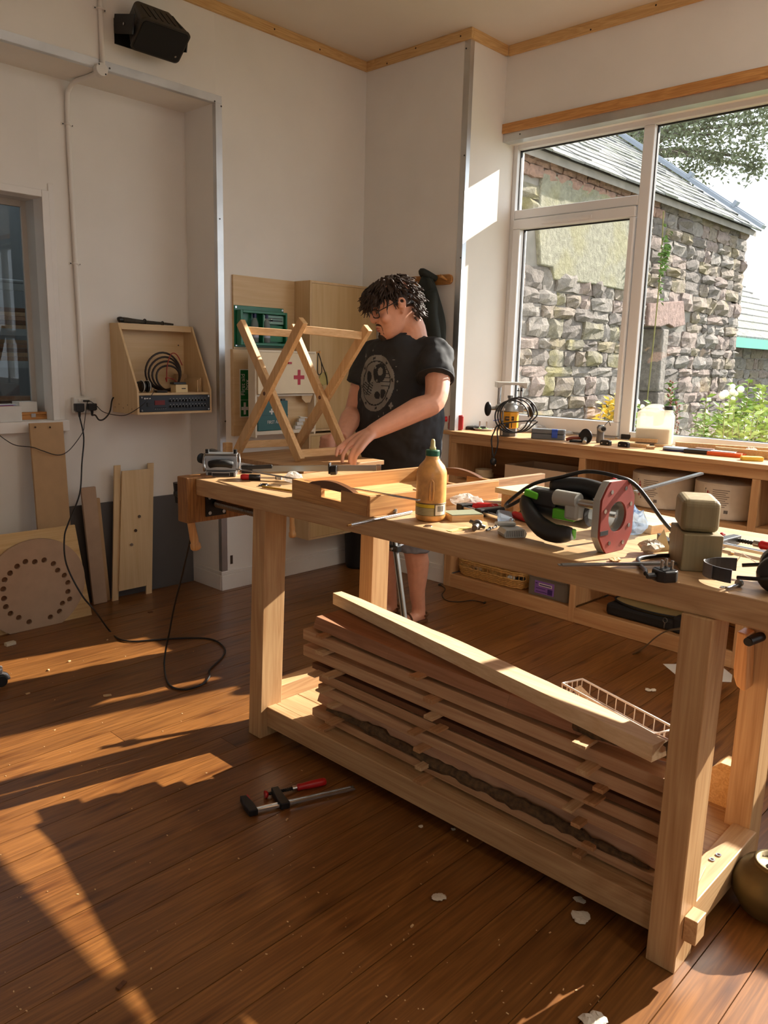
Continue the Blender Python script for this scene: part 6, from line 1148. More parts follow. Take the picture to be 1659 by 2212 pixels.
for i in range(9): q = cyl_patch(.0489,va+.45+.06*i,va+.45+.06*i+.02+.018*(i%2),.034,.052,2); bc.add(q.v,q.f)
build('print', ln, plain('pale small print', (186,172,130), .6), lb); build('barcode', bc, inkb, lb); build('border', G().tube([(cos(a)*.0484,sin(a)*.0484,.059) for a in [2*pi*i/36 for i in range(36)]], .0008, 5, closed=True), plain('maroon line', (70,26,34), .5), lb); build('barcode_frame', cyl_patch(.0488,va+.27,va+.31,.021,.057,2), inkb, lb)
p = bz(925,1137); one('coin_disc', G().cyl((p.x,p.y,BT+.0003),(p.x,p.y,BT+.003),.012,n=18), steel, 'small steel disc lying in front of the glue bottle', 'disc', (p.x,p.y,BT))
# steel rod over the edge, bolt
A, B = bz(757,1134,1.006), bz(893,1105,1.006); t = T('steel_rod', 'steel rod poking over the front edge of the bench left of the glue bottle', 'rod', (B.x,B.y,BT)); d = (B-A).normalized(); B = A+d*.30; build('rod', G().cyl(A,B,.0055,n=12), steel, t, world=True, smooth=2); build('tip', G().cyl(A-d*.014,A,.003,.0055,10), plain('brass tip', (150,110,60), .4, .8), t, world=True, smooth=2)
p = bz(853,1110); t = T('coach_bolt', 'shiny bolt on the bench beside the tray corner', 'bolt', (p.x,p.y,BT), radians(120)); build('shank', G().cyl((0,0,.006),(.045,0,.005),.0045,n=10), steel, t, smooth=2); build('head', G().cyl((-.007,0,.009),(0,0,.009),.009,n=6), steel, t)
# clutter between bottle and router
q = bz(985,1098); bag('clear bag of bits right of the glue bottle', (q.x+.05,q.y-.01,BT), .062, 152, .4)
p = bz(995,1122); t = T('ply_block', 'ply offcut with a green painted top right of the glue bottle', 'block', (p.x+.01,p.y,BT), radians(-28)); build('ply', G().box(-.055,-.04,0,.055,.04,.020), blkw, t, bev=.001); build('paint', G().box(-.053,-.038,.0202,.053,.038,.0225), plain('grey green paint', (122,128,104), .6), t)
A, B = bz(970,1148), bz(1012,1140); one('masking_tape_strip', G().beam((A.x,A.y,BT+.001),(B.x,B.y,BT+.001),.022,.0012), plain('yellow tape', (224,206,120), .6), 'short strip of yellow tape stuck on the bench edge', 'tape', ((A+B)/2)-V((0,0,.0)))
p = bz(1030,1143); t = T('wing_bolt', 'steel wing bolt lying near the bench edge by the router', 'bolt', (p.x,p.y,BT), radians(25)); build('shank', G().cyl((-.035,0,.010),(.0,0,.012),.009,n=12), dsteel, t, smooth=2); build('collar', G().cyl((.0,0,.013),(.012,0,.013),.015,n=14), dsteel, t, smooth=2); build('wing', G().tube([(.006,-.024,.006),(.006,0,.013),(.006,.024,.022)], .006, 8), dsteel, t, smooth=True)
for k, (px, py) in enumerate(((1055,1147),(1068,1142))): p = bz(px,py); one('small_bolt', G().cyl((p.x-.01,p.y,BT+.004),(p.x+.012,p.y+.004,BT+.004),.0035,n=8).cyl((p.x+.012,p.y+.004,BT+.0055),(p.x+.017,p.y+.005,BT+.0055),.0055,n=6), dsteel, ['small bolt just right of the wing bolt','small bolt furthest right of the wing bolt'][k], 'bolt', (p.x,p.y,BT), 'small bolts by the wing bolt')
one('clear_sleeve', G().cbox((bz(1090,1125).x,bz(1090,1125).y,BT+.012),(.13,.05,.022),(.12,0,radians(38))), cloudy('blueish clear sleeve', (206,220,236), .42, .15), 'bluish clear plastic sleeve lying left of the router', 'plastic sleeve', (bz(1090,1125).x,bz(1090,1125).y,BT), bev=.008)
p = bz(1033,1096); fclamp('F clamp with red handle on the bench right of the glue bottle', (2.42,1.42,BT), radians(132), L=.33, arm=.09, op=.16)
one('painted_board', G().cbox((2.25,1.43,BT+.072),(.16,.22,.018),(0,0,radians(-8))), wood('whitewashed board', (222,208,170), (200,180,136), 'y', .7), 'whitewashed board lying raised on blocks left of the router', 'board', (2.25,1.43,BT+.062), bev=.001)
for k, (x, y) in enumerate(((2.22,1.50),(2.28,1.36))): one('support_block', G().cbox((x,y,BT+.031),(.06,.05,.061),(0,0,.2*k)), [blkw, blkp][k], ['pale block under the left of the whitewashed board','black block under the right of the whitewashed board'][k], 'block', (x,y,BT), bev=.002)
fclamp('F clamp half hidden under the whitewashed board', (2.10,1.62,BT), radians(-105), L=.26, arm=.08, op=.10)
# green and black plunge router lying on its side, red base plate towards the right
p = bz(1322,1200); AX = V((.10,.995,0)); t = T('green_router', 'black and green plunge router on its side with a red octagonal base plate', 'router', (1.955,.985,BT), atan2(AX.y,AX.x)-pi/2)
RC = .098; gry = plain('grey router casting', (168,168,162), .45, .3); redb = plain('red base laminate', (138,52,42), .5, var=.15, scale=20); lime = plain('lime green plastic', (96,190,40), .35); dgr = plain('charcoal plastic', (30,31,33), .5)
oc = [(-.045,-.098),(.045,-.098),(.078,-.05),(.078,.05),(.045,.098),(-.045,.098),(-.078,.05),(-.078,-.05)]
def octring(r_in, y0, y1, s=1.0):
    g = G(); n = 32; out = []; inn = []
    for i in range(n):
        a = 2*pi*i/n; c, q = cos(a), sin(a); best = 9
        for (ax, az), (bx_, bz_) in zip(oc, oc[1:]+oc[:1]):
            den = c*(bz_-az)-q*(bx_-ax)
            if abs(den) > 1e-9:
                k = (ax*(bz_-az)-az*(bx_-ax))/den
                if k > 0: 
                    ix, iz = c*k, q*k
                    if min(ax,bx_)-1e-6 <= ix <= max(ax,bx_)+1e-6 and min(az,bz_)-1e-6 <= iz <= max(az,bz_)+1e-6: best = min(best, k)
        out.append((c*best*s, q*best*s)); inn.append((c*r_in, q*r_in))
    rings = [[V((x,y0,RC+z)) for x, z in out],[V((x,y0,RC+z)) for x, z in inn],[V((x,y1,RC+z)) for x, z in inn],[V((x,y1,RC+z)) for x, z in out]]
    return g.ringed(rings, closed=True)
bpl = build('base_plate', octring(.042,-.006,0,.99), redb, t); build('base_casting', octring(.044,.0005,.022,1.0), gry, t, bev=.002)
for x, z in ((-.035,.07),(.03,.075),(-.06,.02),(.058,-.03),(.035,-.075),(-.03,-.07),(.06,.03)): build('screw', G().cyl((x,-.0075,RC+z),(x,-.006,RC+z),.006,n=12), steel, bpl); 
build('fence_slot', G().box(-.076,-.0072,RC-.045,-.040,-.0062,RC-.033), dgr, bpl); build('guard', G().lathe([(.040,0),(.042,.03),(.040,.06)], (0,.0,RC), (0,1,0), 28, cap=False), cloudy('clear guard', (206,208,206), .35, .1), t, smooth=True); build('cutter', G().cyl((0,.0,RC),(0,.10,RC),.005,n=10), steel, t, smooth=2)
for x, z in ((-.052,.03),(.05,.02)): build('column', G().cyl((x,.02,RC+z),(x,.16,RC+z),.012,n=14), dgr if x > 0 else steel, t, smooth=2)
build('motor', G().lathe([(.0,.075),(.036,.075),(.045,.09),(.046,.16),(.050,.17),(.050,.27),(.040,.29),(0,.292)], (0,0,RC-.006), (0,1,0), 24), dgr, t, smooth=2); build('carriage', G().cbox((0,.10,RC+.004),(.135,.045,.05)), gry, t, bev=.008); build('sleeve', G().cyl((-.052,.085,RC+.034),(-.052,.16,RC+.034),.022,n=18), gry, t, smooth=2); build('release', G().cbox((-.05,.13,RC-.012),(.02,.07,.03),(0,0,.1)), lime, t, bev=.004)
build('grip', G().tube(bez([(-.075,.085,RC-.055),(-.085,.14,RC-.062),(-.08,.20,RC-.045),(-.065,.25,RC-.01),(-.05,.27,RC+.02)],5), [.018,.021,.024,.026,.027,.027,.028,.028,.028,.027,.026,.026,.025,.024,.023,.022,.021,.02,.018,.016,.014], 12), dgr, t, smooth=True); build('trigger', G().cbox((-.055,.245,RC+.03),(.02,.045,.02),(.2,0,.2)), lime, t, bev=.005); build('lever', G().cbox((-.06,.10,RC-.06),(.02,.03,.03)), lime, t, bev=.004)
build('top_grip', G().tube(bez([(.02,.05,RC+.055),(.02,.13,RC+.062),(.015,.22,RC+.05)],5), .026, 12), dgr, t, smooth=True); build('adjust_knob', G().cyl((.045,.03,RC+.075),(.05,.05,RC+.085),.013,n=16), redp, t, smooth=2); build('side_plate', G().cbox((-.03,.21,RC+.02),(.05,.10,.05)), dgr, t, bev=.01)
pv = [V((-.045,.27,RC+.02)),V((-.06,.33,RC-.02)),V((-.03,.35,RC-.01)),V((-.01,.28,RC+.05)),V((-.005,.18,RC+.085)),V((.0,.10,RC+.11)),V((.02,.02,RC+.105)),V((.06,-.02,RC+.08)),V((.12,-.08,RC-.02)),V((.16,-.12,.03)),V((.15,-.17,.006)),V((.05,-.12,.006)),V((-.03,-.10,.006)),V((-.09,-.14,.006)),V((-.15,-.19,.012)),V((-.19,-.215,.016))]
build('cable', G().tube(bez(pv,6), .0055, 8), blkp, t, smooth=True)
p = bz(1432,1262,1.0); t = T('mains_plug', 'black three-pin mains plug lying pins up on the bench edge', 'plug', (p.x+.032,p.y+.01,BT), radians(60)); build('body', G().prism([(-.026,-.012),(-.016,-.024),(.016,-.024),(.026,-.012),(.026,.018),(.012,.03),(-.012,.03),(-.026,.018)], (0,0,.001), (1,0,0), (0,1,0), (0,0,.028)), blkp, t, bev=.004); build('face', G().box(-.02,-.016,.0292,.02,.018,.0302), blkp, t); [build('pin', G().cbox((x,y,.041),(.0075,.005,.022)), steel, t, bev=.001) for x, y in ((0,.012),(-.011,-.008),(.011,-.008))]; build('flex_grip', G().tube([(0,.028,.014),(.0,.05,.014)], [.009,.006], 10), blkp, t)
# dust spout, chisel, shavings by the router
p = bz(1105,1163); t = T('dust_spout', 'grey ribbed dust spout lying left of the router', 'dust spout', (p.x+.03,p.y+.02,BT), radians(-35)); build('shell', G().prism([(-.032,0),(.032,0),(.036,.012),(.028,.024),(-.028,.024),(-.036,.012)], (0,-.03,0), (1,0,0), (0,0,1), (0,.06,0)), plain('pale grey plastic', (176,176,168), .4), t, bev=.002); [build('rib', G().box(-.027+.0055*i,-.0315,.004,-.0255+.0055*i,-.03,.021), plain('dark rib', (90,90,86), .5), t) for i in range(10)]; build('flange', G().box(-.038,.02,.0245,.02,.05,.034), plain('pale grey plastic', (176,176,168), .4), t, bev=.003)
A, B = bz(1213,1222,1.004), bz(1462,1211,1.02); t = T('chisel', 'flat steel bar like a chisel lying over the bench edge before the router', 'chisel', (1.85,.90,BT)); A.z = 1.006; B.z = 1.012; d = (B-A).normalized(); build('blade', G().beam(A,B,.017,.004).beam(A-d*.008,A,.017,.002), dsteel, t, world=True); build('edge_strip', G().beam(A+V((0,0,.0032)),B+V((0,0,.0032)),.006,.0025), steel, t, world=True)
p = bz(1300,1178); wad('little heap of pale shavings under the router base', (1.86,.93,BT), .016, 161, 'shavings', 'shavings', shv, .5, 'shavings on the bench')
p = bz(1390,1196); wad('crumpled white tissue wad right of the router base', (p.x+.02,p.y,BT), .034, 163, 'tissue', 'tissue', tis, 1.0, 'tissues on the bench')
q = bz(1408,1190); one('triangle_plate', G().prism([(0,0),(.05,0),(.028,.06)], (q.x+.02,q.y+.01,BT), (.35,-.93,0), (0,0,1), (.004,.002,0)), plain('dull card', (176,160,128), .6), 'small triangular card standing beside the tissue wad', 'card', (q.x+.03,q.y,BT))
# two turning blanks stacked
tw = plain('waxed grey green wood', (138,124,92), .6, var=.08, scale=20); t1 = bz(1463,1236); ang = radians(-56)
tw = wood('waxed wood blank', (150,134,98), (118,104,72), 'z', .6, s=.5, ring=2, bmp=.05); bc_ = bz(1508,1240); X_ = .0
one('turning_blank', G().cbox((1.985,.775,BT+.047),(.155,.095,.094),(0,0,radians(35))), tw, 'lower square-edged wood blank of two stacked on the bench', 'wood blank', (1.985,.775,BT), 'stacked wood blanks', bev=.003); o = one('turning_blank', G().cbox((1.995,.782,BT+.094+.0425),(.145,.092,.083),(0,0,radians(30))), tw, 'upper round-edged wood blank of two stacked on the bench', 'wood blank', (1.99,.78,BT+.094), 'stacked wood blanks', bev=.017, seg=4)
# things behind the router
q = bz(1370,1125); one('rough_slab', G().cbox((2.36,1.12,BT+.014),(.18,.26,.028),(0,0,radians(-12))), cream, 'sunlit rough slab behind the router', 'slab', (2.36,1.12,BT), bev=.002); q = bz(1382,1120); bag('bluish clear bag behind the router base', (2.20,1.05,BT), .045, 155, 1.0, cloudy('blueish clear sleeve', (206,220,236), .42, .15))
one('flat_bar', G().beam((2.17,1.04,BT+.135),(2.48,.97,BT+.172),.014,.006), steel, 'flat steel bar sticking up behind the red base plate', 'steel bar', (2.3,1.0,BT+.13)); one('bar_rest', G().cbox((2.20,1.12,BT+.058),(.10,.05,.060),(0,0,.2)), blkp, 'dark tool box holding up the flat bar behind the router', 'tool box', (2.20,1.12,BT+.0285), bev=.004)
t = T('round_brush', 'round brush with pale bristles behind the router', 'brush', (2.36,1.33,BT), radians(20)); build('hub', G().cyl((0,0,.03),(0,0,.06),.018,n=16).cyl((0,0,.0),(0,0,.03),.024,n=16), blkp, t); g = G(); r = random.Random(6)
for i in range(220): a = r.uniform(0,2*pi); z = r.uniform(.055,.075); rr_ = r.uniform(.034,.042); g.tube([(cos(a)*.016,sin(a)*.016,.055),(cos(a)*rr_,sin(a)*rr_,z+r.uniform(0,.03))], .0011, 3)
build('bristles', g, plain('straw bristle', (224,206,140), .7), t)
for k in range(4): one('router_bit_box', G().cbox((2.16+.045*k,.93-.03*k,BT+.010),(.10,.018,.018),(0,0,.7+.3*k)), [blkp,dsteel,blkp,steel][k], ['black drill bit case','dull steel bar','black rod','bright steel rod'][k]+' lying in the clutter right of the slab', 'tool', (2.16+.045*k,.93-.03*k,BT+.001), 'loose tools behind the router')
# right end: clamp, ear defenders, bolt, washer
fclamp('F clamp with red pads at the far right of the bench', (2.24,.90,BT), radians(-98), L=.60, arm=.10, op=.09, hl=.10)
p = bz(1600,1275); t = T('ear_defenders', 'black ear defenders lying at the right end of the bench', 'ear defenders', (1.905,.60,BT), radians(-75)); 
build('headband', G().tube([(cos(a)*.075-.02, sin(a)*.06, .028) for a in [pi*.62+i*pi*1.15/18-.1 for i in range(19)]], .016, 10, flat=.28, up=(1,0,0)) if 0 else G().ringed([[V((-.03+cos(a)*.075*k, sin(a)*.065*k, z)) for k, z in ((1,.012),(1.05,.012),(1.05,.044),(1,.044))] for a in [pi*.55+i*pi*.9/16 for i in range(17)]]), plain('scuffed black band', (38,38,42), .45), t)
for s in (-1,1): build('cup', G().ball((.055,s*.058,.045),(.048,.028,.045),18,12), blkp, t, smooth=True); build('cushion', G().tube([(.055+.036*cos(a),s*.036,.045+.034*sin(a)) for a in [2*pi*i/18 for i in range(18)]], .010, 8, closed=True), rubber, t, smooth=True); build('arm', G().tube([(-.03,s*.066,.028),(.02,s*.080,.035),(.05,s*.084,.045)], .005, 6), blkp, t, smooth=True)
build('tape', G().ringed([[V((-.03+cos(a)*.076*k, sin(a)*.066*k, z)) for k, z in ((1,.013),(1.07,.011),(1.07,.045),(1,.043))] for a in [pi*.95+i*pi*.3/8 for i in range(9)]]), plain('grey tape', (96,92,92), .6), t)
p = bz(1585,1258); t = T('carriage_bolt', 'steel bolt lying under the ear defenders', 'bolt', (1.855,.615,BT), radians(15)); build('shank', G().cyl((0,0,.006),(-.05,.02,.006),.004,n=10), steel, t, smooth=2); build('head', G().cyl((0,0,.009),(.008,-.003,.009),.009,n=14), dsteel, t, smooth=2); p = bz(1585,1268); one('washer', G().lathe([(.004,0),(.009,0),(.009,.002),(.004,.002),(.004,0)], (1.825,.635,BT), n=16, cap=False), steel, 'steel washer on the bench edge below the ear defenders', 'washer', (1.825,.635,BT))
for k, (x, y) in enumerate(((2.07,.70),(2.10,.64))): one('wire_staple', G().tube([(x,y,BT+.001),(x+.01,y-.012,BT+.03),(x+.04,y-.05,BT+.001)], .0014, 5), steel, ['bent wire clip left of the ear defenders on the bench','second bent wire clip nearer the ear defenders'][k], 'wire clip', (x,y,BT), 'wire clips')
one('red_washer', G().lathe([(.004,0),(.012,0),(.012,.003),(.004,.003),(.004,0)], (2.04,.70,BT), n=16, cap=False), plain('copper red', (150,84,60), .4, .5), 'copper coloured ring by the bent wire clips', 'ring', (2.04,.70,BT)); p = bz(1582,1197); one('wood_chip', G().cbox((p.x,p.y,BT+.004),(.022,.008,.006),(0,0,.3)), shv, 'wood chip on the bench before the right clamp', 'wood chip', (p.x,p.y,BT))
# ================================================================== THE MAN
skin = plain('skin', (214,158,132), .5, var=.05, scale=30, sss=.12); hairm = plain('dark brown hair', (52,36,26), .6, var=.35, scale=60); tee = plain('charcoal tee cloth', (40,42,46), .85, var=.10, scale=18, bmp=.15); shortm = plain('grey shorts cloth', (112,114,122), .85, var=.12, scale=25, bmp=.3); frame_m = plain('black spectacle frame', (18,18,20), .3)
man = T('person', 'man in charcoal print t-shirt, grey shorts and glasses bending over the stand', 'person', (3.22,2.93,0))
Jt = dict(Lsh=atx(940,752,3.12), Lel=atx(938,866,2.99), Lwr=atx(799,936,2.66), Rsh=atx(805,760,3.08), Rel=atx(766,890,3.03), Rwr=atx(736,946,2.78))
B = G()
def limb(pts, rads, n=14, k=4, flat=1.0):
    P = bez(pts, k); m = len(pts)-1; R = []
    for i in range(len(P)): t = i/k; j = min(int(t), m-1); f = t-j; R.append(rads[j]*(1-f)+rads[j+1]*f)
    return G().tube(P, R, n, flat=flat)
def addg(*gs):
    for g in gs: B.add(g.v, g.f)
# --- arms
def arm(sh, el, wr, back):
    a = sh.lerp(el, .5)+back; f1 = el.lerp(wr, .28); addg(limb([sh, a, el, f1, el.lerp(wr,.7), wr], [.068,.066,.056,.059,.047,.034]))
arm(Jt['Lsh'], Jt['Lel'], Jt['Lwr'], V((.012,-.01,0))); arm(Jt['Rsh'], Jt['Rel'], Jt['Rwr'], V((.01,.01,0)))
addg(G().ball(Jt['Lel']+V((.02,-.012,-.016)), (.030,.030,.030)))
# --- left hand resting on the board, fingers down
W0 = Jt['Lwr']; kz = [atx(740,961,2.545), atx(751,967,2.535), atx(764,972,2.53), atx(776,975,2.54)]; tips = [atz(720,998,1.0315), atz(739,1002,1.0200), atz(756,1007,1.0095), atz(767,1007,1.009)]
sw = [V((0,.018,.004)), V((0,.006,.005)), V((0,-.006,.002)), V((.004,-.018,-.004))]
for i in range(4):
    addg(limb([W0+sw[i], (W0+sw[i]).lerp(kz[i],.5)+V((0,0,.006)), kz[i]], [.022,.0175,.0135], 10)); k, e = kz[i], tips[i]; d = (e-k)
    fl_len = [.092,.100,.094,.078][i]
    if d.length > fl_len: e = k + d*(fl_len/d.length); e.z = max(e.z, [1.0312,1.0312,1.0092,1.009][i])
    m1 = k.lerp(e,.48)+V((-.010,0,.010)); m2 = k.lerp(e,.77)+V((-.006,0,.007)); addg(limb([k, m1, m2, e], [.0115,.0105,.0098,.0080], 10)); tips[i] = e
th0 = W0.lerp(kz[0],.35)+V((-.004,.018,-.012)); addg(limb([th0, th0+V((-.035,.028,-.022)), th0+V((-.072,.030,-.045)), th0+V((-.10,.018,-.062))], [.020,.0155,.0125,.0095], 10))
# --- right fist
W1 = Jt['Rwr']; c = atx(712,960,2.70); 
for i in range(4):
    z = c.z+.033-.021*i; k = V((c.x+.006, c.y+.030, z)); p1 = V((c.x-.040, c.y+.016+.003*i, z-.002)); p2 = V((c.x-.030, c.y-.026, z-.003)); p3 = V((c.x+.006, c.y-.028, z-.002)); addg(limb([W1+V((0,.012-.004*i,.014-.010*i)), k, p1], [.024,.0155,.0135], 10), limb([p1, p2, p3], [.0135,.0128,.0105], 10))
addg(limb([W1+V((-.01,-.012,.012)), V((c.x+.012,c.y-.022,c.z+.046)), V((c.x-.028,c.y-.026,c.z+.042))], [.019,.0155,.0115], 10))
# --- neck, chest core, legs
E_ = atx(868,660,2.97); ph = radians(156); pt_ = radians(22); Fw = V((cos(ph)*cos(pt_), sin(ph)*cos(pt_), -sin(pt_))); Lf = V((-sin(ph), cos(ph), 0)); Up = Fw.cross(Lf)
roll = radians(-2); Lf, Up = Lf*cos(roll)+Up*sin(roll), Up*cos(roll)-Lf*sin(roll); HS = 1.13
HC = E_ - (Fw*-.006 + Lf*.078 + Up*-.002)*HS
def H(x, y, z): return HC + (Fw*x + Lf*y + Up*z)*HS
chest = atx(874,800,3.13); nb = atx(888,708,3.09)
addg(limb([H(-.035,0,-.03), H(-.035,0,-.09), nb, nb+V((.02,.02,-.10))], [.066,.066,.074,.10], 18)); addg(limb([nb+V((.02,.01,-.03)), chest, V((3.16,2.88,1.12)), V((3.2,2.93,.90))], [.09,.13,.15,.14], 18))
Lk, Rk = V((3.24,2.835,.50)), V((3.22,3.05,.50)); La, Ra = V((3.335,2.86,.095)), V((3.31,3.06,.095))
for hip, kn, an in ((V((3.2,2.84,.88)), Lk, La), (V((3.2,3.03,.88)), Rk, Ra)):
    calf = kn.lerp(an,.33)+V((.022,0,0)); addg(limb([hip, hip.lerp(kn,.5), kn, calf, kn.lerp(an,.75), an, an+V((.0,0,-.05))], [.10,.09,.064,.068,.046,.040,.042], 16))
    addg(limb([an+V((.035,0,-.062)), an+V((-.03,0,-.058)), an+V((-.12,0,-.066)), an+V((-.185,0,-.072))], [.034,.038,.034,.022], 14, flat=.8))
# --- head
hr = [(-.128,.045,.082,.020),(-.118,.005,.096,.042),(-.098,-.02,.101,.058),(-.07,-.05,.100,.067),(-.035,-.08,.097,.0715),(0,-.098,.094,.0755),(.03,-.104,.096,.078),(.06,-.104,.089,.077),(.09,-.09,.071,.067),(.112,-.06,.042,.047),(.122,-.03,.012,.022)]
rings = []
for z, xb, xf_, wd in hr:
    ring = []
    for j in range(28):
        a = 2*pi*j/28; cx_2 = (xb+xf_)/2; ca, sa = cos(a), sin(a); e = .82; ring.append(H(cx_2+(xf_-xb)/2*(abs(ca)**e)*(1 if ca >= 0 else -1), wd*(abs(sa)**e)*(1 if sa >= 0 else -1), z))
    rings.append(ring)
B.ringed(rings)
def HL(pts, rads, n=10): return limb([H(*p) for p in pts], [r*HS for r in rads], n)
addg(HL([(.090,0,.028),(.104,0,.006),(.1165,0,-.020),(.113,0,-.031),(.098,0,-.036)], [.009,.0105,.0125,.0115,.010]))
for s in (-1,1):
    addg(G().ball(H(.107,s*.013,-.028), .0095*HS, 10, 8), HL([(.086,s*.012,.034),(.093,s*.034,.038),(.078,s*.058,.032)], [.008,.0085,.007]), G().ball(H(.079,s*.033,.010), .0165*HS, 12, 8), G().ball(H(.070,s*.046,-.03), (.026*HS,.022*HS,.026*HS), 12, 8))
    addg(HL([(.006,s*.080,-.030),(-.008,s*.084,-.020),(-.020,s*.090,.006),(-.016,s*.092,.026),(-.002,s*.088,.030),(.008,s*.082,.016)], [.008,.0065,.006,.006,.006,.005], 8), HL([(.004,s*.078,-.01),(-.006,s*.082,.012)], [.014,.014], 8))
addg(HL([(.092,-.024,-.066),(.103,-.008,-.062),(.104,0,-.063),(.103,.008,-.062),(.092,.024,-.066)], [.004,.0065,.006,.0065,.004]), HL([(.092,-.021,-.074),(.102,0,-.077),(.092,.021,-.074)], [.005,.0075,.005]), G().ball(H(.090,0,-.108), (.020*HS,.022*HS,.018*HS), 12, 8))
body = build('body', B, skin, man, world=True, smooth=True)
md = body.modifiers.new('r', 'REMESH'); md.mode = 'VOXEL'; md.voxel_size = .0052; md.use_smooth_shade = True
md = body.modifiers.new('s', 'SMOOTH'); md.factor = .5; md.iterations = 6
# --- face details
def hp(name, g, m, par=None, **kw): return build(name, g, m, par or man, world=True, **kw)
for s in (-1,1):
    hp('eye', G().ball(H(.0895,s*.033,.002), (.007*HS,.010*HS,.0045*HS), 12, 8), plain('eye white', (206,196,188), .2), smooth=True)
    hp('eyelash', HL([(.0915,s*.020,.0035),(.0985,s*.032,.0015),(.0915,s*.046,.0035)], [.001,.0018,.001], 6), hairm); hp('eyebrow', HL([(.0965,s*.014,.040),(.100,s*.034,.0455),(.086,s*.057,.040)], [.004,.0055,.003], 8), hairm)
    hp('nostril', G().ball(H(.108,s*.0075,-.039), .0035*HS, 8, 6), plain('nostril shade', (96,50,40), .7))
hp('lips', HL([(.096,-.021,-.0685),(.1065,-.006,-.0655),(.1065,.006,-.0655),(.096,.021,-.0685)], [.002,.004,.004,.002], 8).add([], []), plain('lip skin', (176,100,88), .5), smooth=True); hp('lips', HL([(.096,-.018,-.0735),(.107,0,-.0765),(.096,.018,-.0735)], [.002,.005,.002], 8), plain('lip skin', (176,100,88), .5), smooth=True)
r = random.Random(31); bd = G()
def hair_tuft(g, p, d, l, rr, cr=.3, n=5, k=3):
    d = d.normalized(); s = d.orthogonal().normalized(); ph_ = r.uniform(0,6.3); pts = [p + d*l*i/k + (s*cos(ph_+i*1.1)+d.cross(s)*sin(ph_+i*1.1))*cr*l*(i/k) for i in range(k+1)]
    g.tube(pts, [rr*(1-.75*i/k) for i in range(k+1)], n)
for i in range(330):
    u = r.random()
    if u < .30: y = r.uniform(-.030,.030); p = H(.1015-.35*abs(y)**1.3*3, y, -.0525-abs(y)*.35+r.uniform(-.003,.004)); d = Fw*.3-Up+Lf*(1 if y > 0 else -1)*.8
    elif u < .45: s = r.choice((-1,1)); y = s*r.uniform(.026,.031); p = H(.0915+r.uniform(-.004,.004), y, -.06-r.random()*.035); d = Fw*.3-Up
    else: a = r.uniform(0,6.3); q = sqrt(r.random()); p = H(.1035-.02*q*abs(cos(a)), .030*q*cos(a), -.104+.019*q*sin(a)); d = Fw*.5-Up*.8
    hair_tuft(bd, p, d, .007, .0024, .1, 4, 2)
bm_ = G().ball(H(.0925,0,-.110), (.0195*HS,.0245*HS,.0165*HS), 14, 10); bd.add(bm_.v, bm_.f); bm_ = HL([(.090,-.030,-.062),(.099,-.014,-.054),(.1015,0,-.052),(.099,.014,-.054),(.090,.030,-.062)], [.003,.0045,.004,.0045,.003], 8); bd.add(bm_.v, bm_.f)
hp('beard', bd, hairm)
# --- hair: cap and locks
hg = G(); rings = []
for i in range(12):
    t = i/11; z = -.055+.185*t; R_ = sqrt(max(.0, 1-(max(0,z-.02)/.115)**2)); ring = []
    for j in range(32):
        a = 2*pi*j/32; ca, sa = cos(a), sin(a); front = max(0, ca)
        zz = z
        if z < .06: zz = max(z, -.055+.13*front**.5+.05*abs(sa)*(1-front))
        x = -.004+(-.113 if ca < 0 else .108)*abs(ca)*R_; ring.append(H(x, .0845*sa*R_, min(zz,.128) + .004*sin(7*a+i)))
    rings.append(ring)
hg.ringed(rings)
for i in range(620):
    a = r.uniform(0, 2*pi); t = r.random()**.8; z = .128-.20*t; ca, sa = cos(a), sin(a)
    lim = .046 if ca > .45 else (.048 if ca > -.35 else -.075)
    if z < lim: z = lim + r.random()*(.118-lim)
    R_ = sqrt(max(.03, 1-(max(0,z-.02)/.118)**2)); x = -.004+(.115 if ca < 0 else .113)*ca*R_; y = .089*sa*R_
    out = (Fw*ca*.9+Lf*sa).normalized(); vert = max(0, z-.02)/.11
    flow = (out*(.55+.3*vert) - Up*(1.05-.55*vert) + Fw*(.35 if ca > .1 and vert > .3 else 0) + Lf*r.uniform(-.35,.35)).normalized()
    l = r.uniform(.035,.062)*(1.0 if ca < .45 else 1.15)
    if -.45 < ca <= .5 and z < .085: l *= .5
    if ca <= -.45 and z < .0: l *= .6
    hair_tuft(hg, H(x,y,z), flow + out*.2, l*1.15, r.uniform(.0045,.0085), .11, 5, 4)
for i in range(70):     # fringe over the forehead
    y = r.uniform(-.070,.074); z = .062+.03*r.random()-.012*abs(y)/.07; hair_tuft(hg, H(.112-.25*abs(y)**1.0*abs(y)/.07, y*1.02, z+.01), Fw*.34-Up+Lf*r.uniform(-.4,.25), r.uniform(.042,.062), r.uniform(.004,.0075), .16, 5, 4)
for i in range(50):     # nape and sideburns
    s = r.choice((-1,1)); hair_tuft(hg, H(r.uniform(-.105,-.05) if i % 3 else r.uniform(.016,.03), s*(r.uniform(.02,.070) if i % 3 else .079), r.uniform(-.05,.01) if i % 3 else r.uniform(.02,.04)), -Up+Fw*-.1, r.uniform(.025,.04), .004, .15, 4, 3)
hp('hair', hg, hairm, smooth=True)
